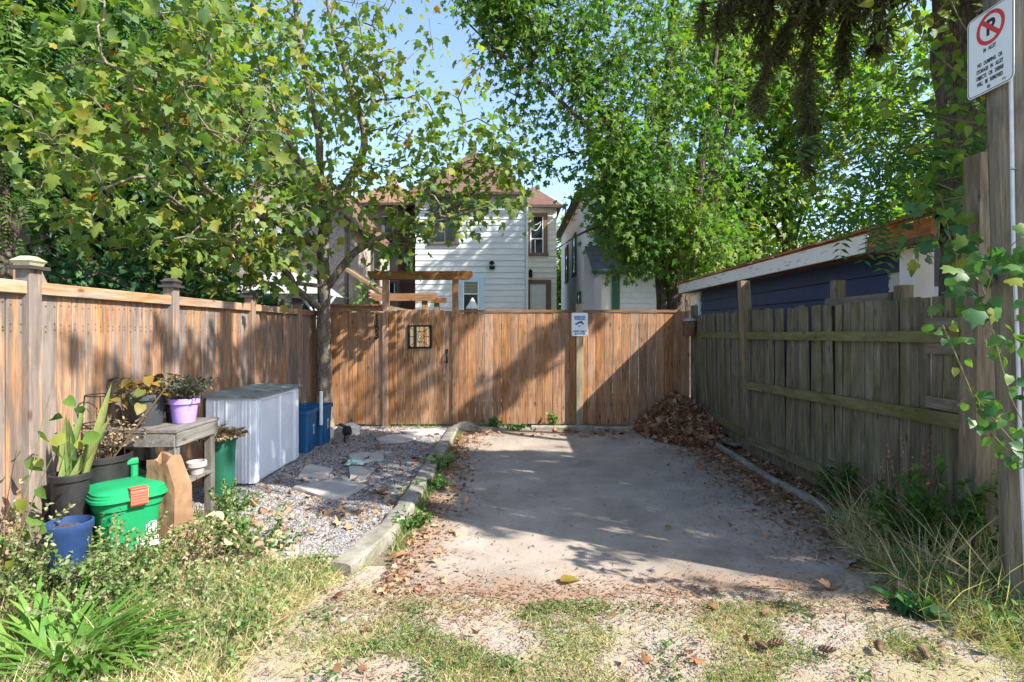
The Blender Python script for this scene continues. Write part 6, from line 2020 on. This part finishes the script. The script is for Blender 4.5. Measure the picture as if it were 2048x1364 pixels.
fallen(lambda: (U(-2.4, -1.0), U(4.2, 8.6)), 80, 'brown leaf fallen on the grey gravel bed', 'leaves on the gravel bed')
fallen(lambda: (2.62 - abs(rng.normal()) * .25, U(3.8, 7.3)), 45, 'brown leaf fallen along the right side of the concrete pad', 'leaves on the right edge of the pad')
fallen(lambda: (U(-.4, 2.0), U(7.9, 8.45)), 40, 'brown leaf fallen at the foot of the back fence', 'leaves at the back fence foot')
fallen(lambda: (U(-1.4, 3.0), U(2.35, 3.3)), 24, 'curled brown leaf fallen on the alley ground', 'leaves on the alley', (.04, .08))
fallen(lambda: (U(2.0, 2.9), U(2.7, 3.6)), 14, 'large brown leaf lying in the dry grass by the pole', 'leaves by the pole', (.07, .12), z=.03)
fallen(lambda: (U(2.72, 2.95), U(4.2, 7.2)), 70, 'brown leaf lying between right kerb and mossy fence', 'leaves on the soil strip', (.05, .1), z=.006)
for lab, (px, py), s in (('yellow leaf lying on the front of the concrete pad', (1121, 1169), .14), ('small yellow leaf lying far out on the concrete pad', (1219, 878), .10), ('yellow leaf lying near the back of the pad', (1330, 1060), .08)):
    g_ = G(px, py)
    o = link('fallen_leaf', npmesh('fallen_leaf', OVATE[0], np.array(OVATE[1]), MT['leaf_plane'], np.full(len(OVATE[0]), .72)), None, (g_.x, g_.y, .02), (.1, .1, -1.2))
    o.scale = (s, s, s)
    tag(o, lab, 'leaf', 'yellow leaves on the pad')
# pine cones
def cone_mesh():
    mb = MB()
    mb.lathe([(.004, 0), (.016, .015), (.018, .05), (.010, .085), (.003, .10)], 10)
    for k in range(46):
        z = .008 + .086 * k / 46; a = k * 2.399
        r_ = .006 + .017 * math.sin(math.pi * min(1, (z + .01) / .105))
        c, s_ = math.cos(a), math.sin(a)
        t_ = (-s_ * .007, c * .007)
        mb.add([(c * r_ * .6 - t_[0], s_ * r_ * .6 - t_[1], z), (c * r_ * .6 + t_[0], s_ * r_ * .6 + t_[1], z), (c * r_ * 1.55, s_ * r_ * 1.55, z + .012)], [(0, 1, 2)])
    return mb.mesh('spruce_cone', plain('cone scales', [(.09, .05, .03), (.19, .12, .075)], 40, .9))
cm = cone_mesh(); cm.transform(Matrix.Scale(.8, 4))
for lab, (px, py), rz in (('spruce cone on the alley gravel left of its neighbour', (1510, 1292), .4), ('spruce cone on the alley gravel right of its neighbour', (1535, 1295), 1.6), ('spruce cone lying in dry grass near the pole foot', (1945, 1213), 2.2), ('spruce cone half buried at the grass edge', (1858, 1325), 3.0), ('dark spruce cone alone on the alley gravel', (1635, 1305), 1.2), ('spruce cone by the alley twigs further right', (1760, 1310), 2.6)):
    g_ = G(px, py)
    o = link('spruce_cone', cm, None, (g_.x, g_.y, .02), (rad(84), .2, rz))
    tag(o, lab, 'cone', 'spruce cones on the ground')

# ------------------------------------------------------------------ gravel, litter, grass, weeds (stuff)
def stuff(name, V, T, mat, t):
    return tag(link(name, npmesh(name, V, T, mat, t)), kind='stuff')
n = 42000
X = U(-3.0, -.98, n); Y = 3.75 + 5.0 * rng.random(n) ** 1.25
keep = ~((X < -2.55) & (Y > 5.4) & (Y < 6.6))
X, Y = X[keep], Y[keep]; n = len(X)
S = rng.uniform(.006, .013, n) * (1 + .12 * (Y - 4))
a = rng.random(n) * 6.283
V, T, t = inst(STONE[0], STONE[1], np.stack([X, Y, np.full(n, .004)], 1), np.stack([np.cos(a), np.sin(a), np.zeros(n)], 1), np.tile([0, 0, 1.0], (n, 1)), np.stack([S * U(.7, 1.3, n), S, S], 1), rng.random(n))
stuff('gravel', V, T, MT['gravel'], t)
n = 6500
X = rng.normal(.75, 1.25, n); Y = 3.05 - np.abs(rng.normal(size=n)) * .55
keep = (Y > 2.2) & (np.array([mnoise.noise(Vector((x * 1.4, y * 1.9, 4.2))) for x, y in zip(X, Y)]) > -.12)
X, Y = X[keep], Y[keep]; n = len(X)
S = rng.uniform(.0025, .007, n); a = rng.random(n) * 6.283
V, T, t = inst(STONE[0], STONE[1], np.stack([X, Y, np.full(n, -.006)], 1), np.stack([np.cos(a), np.sin(a), np.zeros(n)], 1), np.tile([0, 0, 1.0], (n, 1)), np.stack([S * U(.7, 1.3, n), S, S], 1), (.25 + .45 * rng.random(n)))
stuff('alley_gravel', V, T, MT['gravel'], t)

# needle litter along the pad edges
def litter_pts(n, f):
    P = np.array([f() for _ in range(n)])
    return P
NL = (np.array([(-.07, 0, 0), (.07, 0, 0), (0, 1, .05)]), [(0, 1, 2)])
LP = np.concatenate([
    litter_pts(3000, lambda: (-.82 + abs(rng.normal()) * .22, U(3.2, 8.4))),
    litter_pts(4200, lambda: (U(-1.1, 2.7), 3.14 + rng.normal() * .14)),
    litter_pts(6500, lambda: (2.64 - abs(rng.normal()) * .42, U(3.6, 8.3))),
    litter_pts(2600, lambda: (U(-.8, 2.2), 8.42 - abs(rng.normal()) * .28)),
    litter_pts(3200, lambda: (U(-1.4, 3.0), U(2.3, 3.1))),
    litter_pts(2500, lambda: (U(2.72, 2.98), U(3.6, 8.3))),
    litter_pts(2600, lambda: (U(-2.5, -1.0), U(4.0, 8.6))),
    litter_pts(1500, lambda: (U(-.7, 2.5), U(3.4, 8.2))),
])
n = len(LP)
V, T, t = inst(NL[0], NL[1], np.column_stack([LP, np.full(n, .006)]), np.column_stack([rng.normal(size=(n, 2)), rng.normal(size=n) * .12]), np.tile([0, 0, 1.0], (n, 1)), np.stack([rng.uniform(.02, .09, n), rng.uniform(.015, .05, n), np.full(n, .02)], 1), rng.random(n))
stuff('needle_litter', V, T, MT['litter'], t)
# crumbled leaf bits
n = 5200
E = np.concatenate([litter_pts(900, lambda: (-.80 + abs(rng.normal()) * .16, U(3.2, 8.4))), litter_pts(1500, lambda: (2.66 - abs(rng.normal()) * .3, U(3.6, 8.0))), litter_pts(900, lambda: (U(2.70, 2.97), U(3.6, 8.3))), litter_pts(1100, lambda: (U(-2.5, -1.0), U(4.0, 8.7)))])
n = len(E)
V, T, t = inst(CURL[0][0], CURL[0][1], np.column_stack([E, np.full(n, .012)]), np.column_stack([rng.normal(size=(n, 2)), rng.normal(size=n) * .2]), np.array([0, 0, 1.0]) + rng.normal(size=(n, 3)) * .4, rng.uniform(.015, .05, n), rng.random(n))
stuff('leaf_litter', V, T, MT['deadleaf'], t)


def grass(name, pts, h, w, tint, lean=.5, hvar=.4, mat=None):
    P = np.asarray(pts); n = len(P)
    ch = rng.integers(0, 3, n); parts = []
    for k in range(3):
        m = ch == k; c = int(m.sum())
        D = np.column_stack([rng.normal(size=(c, 2)) * lean, np.ones(c)])
        N = rng.normal(size=(c, 3)) * np.array([1, 1, .2])
        H = np.broadcast_to(np.asarray(h)[m] if hasattr(h, '__len__') else h, (c,)) * np.clip(1 + hvar * rng.normal(size=c), .35, 1.9)
        parts.append(inst(BLADES[k][0], BLADES[k][1], P[m], D, N, np.stack([np.full(c, w) * rng.uniform(.6, 1.4, c), H, H], 1), np.clip((tint[m] if hasattr(tint, '__len__') else tint) + rng.normal(size=c) * .2, 0, 1)))
    V, T, t = merge(parts)
    return stuff(name, V, T, mat or MT['grass'], t)

def zone(n, fx, fy, dens):
    out = []
    while len(out) < n:
        x, y = fx(), fy()
        if rng.random() < dens(x, y): out.append((x, y, -.012))
    return np.array(out)
nz = lambda x, y, s, o=0.0: mnoise.noise(Vector((x * s, y * s, o)))
# left verge: dry tangle with green
def dl(x, y):
    xe = -.92 - .30 * (3.6 - y) if y < 3.6 else -2.05 - .25 * (y - 3.6) + .2 * nz(x, y, 2)
    xe = max(xe, -1.15 - .0 * y) if y < 3.2 else xe
    if math.hypot((x + 2.05) / .5, (y - 2.58) / .3) < 1: return .12
    return float(np.clip((xe - x) / .35, 0, 1) * (.75 + .5 * nz(x, y, 2.2, 3)))
pts = zone(42000, lambda: U(-3.3, -.7), lambda: U(2.15, 4.6), dl)
tn_ = np.array([.62 + .75 * nz(p[0], p[1], 2.4, 7) for p in pts])
grass('verge_grass', pts, .085, .0024, tn_, .95, .5)
pts = zone(40000, lambda: U(-3.3, -.9), lambda: U(2.15, 4.3), dl)
grass('dry_grass', pts, .11, .0016, np.full(len(pts), .86), 1.5, .5)
# thin patches in front of the pad and right verge
dp = lambda x, y: float(np.clip(2.4 * (nz(x, y * 1.3, 2.1, 11) + .12), 0, 1) * (1 if y < 3.12 else .2))
pts = zone(27000, lambda: U(-1.5, 3.2), lambda: U(2.2, 3.2), dp)
tn_ = np.array([.45 + .4 * nz(p[0], p[1], 3, 17) for p in pts])
grass('thin_grass', pts, .032, .0022, tn_, 1.1, .5)
dr = lambda x, y: float(np.clip((x - (2.15 + .25 * max(0, y - 3.2))) / .4, 0, 1) * (1 if y > 2.7 else .5))
pts = zone(24000, lambda: U(1.9, 3.4), lambda: U(2.4, 4.5), dr)
tn_ = np.array([.62 + .45 * nz(p[0], p[1], 3, 27) for p in pts])
grass('dry_grass', pts, .13, .0019, tn_, 1.1, .6)
pts = zone(700, lambda: U(2.2, 3.05), lambda: U(2.9, 4.4), dr)
grass('tall_grass', pts, .40, .0030, np.full(len(pts), .78), .45, .35)
# soft edge tufts along the kerb and the back fence
pts = np.concatenate([zone(1500, lambda: -.80 + rng.normal() * .03, lambda: U(3.4, 8.3), lambda x, y: float(nz(x * .3, y, 2.6, 5) > .12)), zone(900, lambda: U(-2.0, 2.0), lambda: U(8.58, 8.78), lambda x, y: float(nz(x, 0, 2.6, 9) > 0)), zone(500, lambda: -.99 + rng.normal() * .02, lambda: U(3.6, 8.3), lambda x, y: float(nz(x * .3, y, 2.2, 35) > .15))])
grass('edge_grass', pts, .07, .0032, .3, .7, .5)

# broad weed foliage
def weed_mass(name, pts, size, mat, tmpl, tint, zr=(.02, .25), up=.4):
    P = np.array(pts); n = len(P)
    P[:, 2] = rng.uniform(zr[0], zr[1], n) * rng.random(n) ** .5
    D = np.column_stack([rng.normal(size=(n, 2)), rng.normal(size=n) * .4 + up])
    V, T, t = inst(tmpl[0], tmpl[1], P, D, np.array([0, 0, 1.0]) + rng.normal(size=(n, 3)) * .5, rng.uniform(.6, 1.4, n) * size, np.clip(tint + rng.normal(size=n) * .25, 0, 1))
    return stuff(name, V, T, mat, t)
weed_mass('ground_weeds', zone(6500, lambda: U(-3.2, -.9), lambda: U(2.2, 4.3), lambda x, y: dl(x, y) * float(np.clip(nz(x, y, 2.6, 41) + .45, 0, 1))), .028, MT['weed'], OVATE, .55, (.01, .14))
weed_mass('clover', zone(1000, lambda: U(-1.4, 1.6), lambda: U(2.25, 3.1), lambda x, y: float(np.clip(2 * (nz(x, y, 3.4, 51) - .1), 0, 1))), .021, MT['weed'], OVATE, .25, (.0, .035), .1)
weed_mass('verge_weeds', zone(900, lambda: U(2.2, 3.1), lambda: U(2.6, 4.3), dr), .045, MT['weed'], OVATE, .2, (.0, .22))

# single weeds and climbers
def weed(lab, x, y, h, n, spread, leaf, per, mat=None, tint=(.4, .25), name='weed_plant', group='weeds round the pots', tmpl=None, curve=.4):
    w_ = thing(name, lab, 'weed', (x, y, -.01), group)
    sprig_mass(w_, 'foliage_mass', mat or MT['weed'], (0, 0, 0), n, h, spread, leaf, per, tmpl, MT['deadstem'], curve, tint)
    return w_
weed('leafy weed growing before the blue tub', -2.55, 3.05, .38, 26, .30, .035, 26)
weed('sprawling weed growing before the green bin', -2.15, 3.12, .34, 30, .36, .030, 30)
weed('tall pale weed standing before the blue tub by the fence', -2.70, 2.98, .52, 22, .24, .026, 36, None, (.75, .2))
weed('tangled pale weed between blue tub and green bin', -2.42, 3.22, .46, 24, .26, .024, 36, None, (.7, .25))
weed('dry straw coloured weed before the paper bag', -2.08, 3.45, .30, 30, .34, .022, 34, MT['deadstem'], (.85, .15))
weed('bright green weed right of the paper bag', -1.95, 3.95, .30, 30, .28, .030, 30, None, (.45, .25))
weed('silvery weed spreading at the foot of the green bin', -2.36, 3.38, .40, 30, .30, .024, 36, None, (.8, .2))
weed('pale dry weed at the left edge before the black pot', -2.92, 3.22, .55, 26, .26, .026, 34, None, (.85, .15))
weed('low pale weed before the strap leaved plant', -1.72, 3.0, .26, 34, .36, .022, 34, None, (.85, .15))
weed('low green weed right of the strap leaved plant', -1.45, 2.75, .18, 34, .34, .024, 30, None, (.5, .25))
weed('pale weed between strap leaved plant and blue tub', -2.35, 2.92, .34, 34, .34, .024, 36, None, (.8, .2))
weed('pale weed at the right foot of the paper bag', -2.02, 3.75, .26, 26, .26, .032, 30)
weed('upright silvery weed stalks beside the bench leg', -2.22, 4.22, .42, 12, .12, .03, 40)
weed('green weed clump at the edge of the gravel', -1.75, 3.80, .24, 30, .30, .030, 26)
weed('small weed growing from the gravel by the green bucket', -2.35, 4.7, .20, 18, .18, .028, 24)
weed('dry brown seed stalks at the far left edge', -2.98, 3.05, .75, 22, .22, .03, 30, MT['deadstem'], (.7, .25))
weed('grassy weed tuft growing over the left kerb', -.78, 6.15, .13, 26, .14, .05, 10, MT['weed'], (.7, .2), tmpl=BLADES[1])
weed('low weed growing at the kerb middle', -.76, 5.3, .12, 22, .16, .035, 18, None, (.15, .15))
weed('low weed growing at the near kerb', -.78, 4.3, .14, 24, .16, .035, 18, None, (.3, .15))
weed('small green weed at the foot of the back fence', -.30, 8.62, .17, 14, .16, .06, 14, None, (.2, .15))
weed('upright green weed at the back fence below the sign', .62, 8.62, .28, 8, .10, .065, 16, None, (.5, .2))
weed('low weed sprouting at the back kerb', .05, 8.45, .1, 14, .16, .045, 14, None, (.35, .2))
weed('tall green weed with dead flower spikes by the near fence post', 2.78, 3.55, .85, 10, .22, .065, 44, None, (.15, .15), group='weeds by the mossy fence')
weed('green weed standing right at the pole foot', 2.98, 3.3, .75, 9, .18, .06, 40, None, (.2, .18), group='weeds by the mossy fence')
weed('bushy green weed before the mossy fence end', 2.62, 3.75, .55, 13, .24, .055, 40, None, (.15, .15), group='weeds by the mossy fence')
weed('low nettle at the foot of the mossy fence', 2.82, 4.75, .42, 12, .15, .055, 34, None, (.1, .12), group='weeds by the mossy fence')
weed('dock leaves in the dry grass right of the pad', 2.2, 2.98, .10, 6, .14, .085, 8, MT['leaf_vine'], (.1, .1), group='weeds by the mossy fence')
weed('rusty seed spikes standing before the mossy fence', 2.76, 3.82, .98, 9, .16, .022, 60, MT['deadleaf'], (.55, .2), group='weeds by the mossy fence')
weed('leaning dry grass stalks over the gravel edge', -1.55, 3.55, .52, 10, .45, .03, 10, MT['deadstem'], (.85, .1), tmpl=BLADES[0])

# lush strap leaved clump at the bottom left corner
sc_ = thing('strap_leaf_plant', 'lush clump of long green strap leaves at the lower left corner', 'plant', (-2.10, 2.56, 0))
sc_.scale = (.84, .84, .84)
STRAP = blade(.55, 6)
P, D, N, S, Tn = [], [], [], [], []
for i in range(190):
    az = rng.random() * 6.283; rr = .22 * math.sqrt(rng.random())
    P.append((rr * math.cos(az) * 1.7, rr * math.sin(az), -.02)); l = rng.uniform(.15, 1.3)
    a2 = az + rng.normal() * .5
    D.append((l * math.cos(a2), l * math.sin(a2), 1)); N.append((math.cos(a2), math.sin(a2), -l)); L_ = rng.uniform(.28, .52)
    S.append((rng.uniform(.015, .025), L_, L_)); Tn.append(rng.random())
leaf_parts(sc_, STRAP, MT['strap'], P, D, N, S, Tn)

# climbers: stems with single leaves
def climber(name, lab, stems_, nleaf, size, mat, tmpl, group=None, tint=(.3, .3), hang=.6, face=(-.4, -1, .5), spread=.05, cat='vine', r=.0045):
    root = thing(name, lab, cat, tuple(stems_[0][0]), group)
    allp = []
    for s in stems_:
        sp = resample(smooth_path(s, 2), .03)
        MB().tube(sp, list(np.linspace(r, r * .35, len(sp))), 6).build('stem', MT['weedstem'], root, smooth=True)
        allp.append(np.array([tuple(p) for p in sp]))
    A = np.concatenate(allp)
    idx = rng.integers(0, len(A), nleaf)
    P = A[idx] + rng.normal(size=(nleaf, 3)) * spread
    D = (P - A[idx]) * 6 + np.array([0, 0, -hang]) + rng.normal(size=(nleaf, 3)) * .4
    N = np.array(face) + rng.normal(size=(nleaf, 3)) * .45
    leaf_parts(root, tmpl, mat, P - np.array(root.location), D, N, rng.uniform(.65, 1.25, nleaf) * size, np.clip(rng.normal(tint[0], tint[1], nleaf), 0, 1))
    return root
MT['weedstem'] = plain('green brown stem', [(.10, .12, .04), (.16, .13, .06)], 20, .7)
climber('climbing_vine', 'vine with broad lobed leaves across the pole above the mossy fence', [[W(1975, 620, 3.3), W(1930, 560, 3.3), W(1900, 480, 3.35), W(1885, 400, 3.4), W(1870, 380, 3.4)], [W(1975, 580, 2.75), W(1990, 530, 2.7), W(2030, 480, 2.65), W(2080, 460, 2.6)], [W(1960, 560, 3.3), W(1880, 520, 3.4), W(1830, 500, 3.5)], [W(1970, 590, 2.85), W(1960, 560, 2.9), W(1920, 540, 3.0)]], 110, .085, MT['leaf_vine'], fan(mirror([(0, 0), (.30, -.08), (.48, .16), (.36, .36), (.40, .62), (.16, .66), (0, 1)]), (0, .34), .15, .2), 'vines on the pole', (.30, .28), spread=.07)
climber('climbing_vine', 'sunlit trailing vine with oval leaves down the front of the pole', [[W(1885, 650, 2.7), W(1925, 740, 2.68), W(1960, 830, 2.66), W(2000, 890, 2.64), W(2060, 930, 2.6)], [W(1985, 660, 2.6), W(2005, 740, 2.6), W(2030, 820, 2.6), W(2070, 880, 2.6)], [W(2100, 940, 2.6), W(2040, 900, 2.6), W(1980, 830, 2.62), W(1950, 790, 2.64)], [W(2070, 620, 2.6), W(2040, 700, 2.6), W(2060, 800, 2.6)]], 120, .050, MT['leaf_vine'], HEART, 'vines on the pole', (.35, .25), spread=.035)
climber('climbing_vine', 'heart leaved bindweed climbing canes left of the snake plant', [[W(20, 1090, 3.1), W(60, 960, 3.15), W(85, 840, 3.2), W(100, 790, 3.2)], [W(30, 1100, 3.1), W(80, 960, 3.1), W(130, 870, 3.1)], [W(-20, 1150, 3.0), W(40, 1120, 3.0), W(80, 1060, 3.0)]], 24, .085, MT['leaf_vine'], HEART, 'vines by the left fence', (.62, .2), spread=.05)
climber('climbing_vine', 'pale hanging ailanthus leaf sprays above the blue shed corner', [[W(1980, 340, 4.0), W(1880, 360, 4.0), W(1800, 380, 4.1), W(1720, 385, 4.2)], [W(1960, 280, 4.0), W(1850, 290, 4.0), W(1750, 300, 4.2), W(1640, 320, 4.4)], [W(1990, 390, 3.9), W(1900, 395, 3.9), W(1840, 415, 4.0), W(1790, 430, 4.1)], [W(1985, 250, 4.0), W(1900, 240, 4.0), W(1800, 210, 4.2), W(1720, 220, 4.3)]], 170, .26, MT['leaf_vine'], FROND, 'ailanthus sprays', (.2, .2), hang=.35, face=(0, -.5, 1), spread=.12, cat='branch', r=.009)  # ailanthus sprays on branches, built with the climber helper
climber('climbing_vine', 'creeper clothing the spruce trunk beside the sign', [[SP + Vector((-.22, -.12, 2.0)), SP + Vector((-.27, -.1, 3.0)), SP + Vector((-.24, -.15, 4.0)), SP + Vector((-.25, -.1, 4.8))], [SP + Vector((-.1, -.24, 2.2)), SP + Vector((-.12, -.26, 3.2)), SP + Vector((-.15, -.25, 4.4))]], 130, .085, MT['leaf_vine'], OVATE, 'ailanthus sprays', (.5, .25), spread=.16)
simple_tree('added_hedge_shrub', 'unseen leafy shrub added beside the pole to shade the fence post', (4.75, 2.75, 0), 2.6, [(4.75, 2.75, 1.5, .8, .8, 1.2, 1.0)], 160, 14, .09, OVATE, MT['leaf_vine'], MT['bark_maple'], clump_tint(.25, .3, 1.5), None, r=.03, spread=.13, cat='shrub')  # out-of-view shrub, added to keep sun off the near fence post
climber('climbing_vine', 'light green leafy branches in front of the spruce trunk', [[W(1990, 330, 3.7), W(1900, 300, 3.8), W(1820, 240, 3.9), W(1760, 180, 4.0)], [W(1990, 200, 3.6), W(1920, 150, 3.7), W(1850, 90, 3.8), W(1810, 20, 3.9)], [W(1985, 420, 3.6), W(1910, 380, 3.7), W(1830, 350, 3.9), W(1770, 330, 4.0)], [W(1990, 120, 3.6), W(1930, 60, 3.7), W(1900, 0, 3.7), W(1880, -60, 3.8)]], 260, .085, MT['leaf_light'], OVATE, 'ailanthus sprays', (.35, .25), spread=.12, cat='branch', r=.007)
climber('hanging_plant', 'hanging plant with pink flowers under the lean-to roof', [[W(720, 575, 12.0), W(725, 600, 12.0), W(720, 618, 12.0)], [W(735, 572, 12.0), W(742, 590, 12.0), W(738, 612, 12.0)]], 70, .11, MT['leaf_locust'], OVATE, None, (.4, .3), spread=.11, cat='plant')
fl = MB()
for k in range(5):
    c = W(742 + 3 * (k % 2), 583 + k * 3.2, 11.85)
    fl.lathe([(.01, -.03), (.06, 0), (.02, .03)], 7, Matrix.Translation(c))
hp_ = [o for o in COL.objects if o.name.startswith('hanging_plant')][0]
fl.build('flower', plain('pink petals', [(.60, .10, .20), (.75, .35, .42)], 20, .6), hp_)
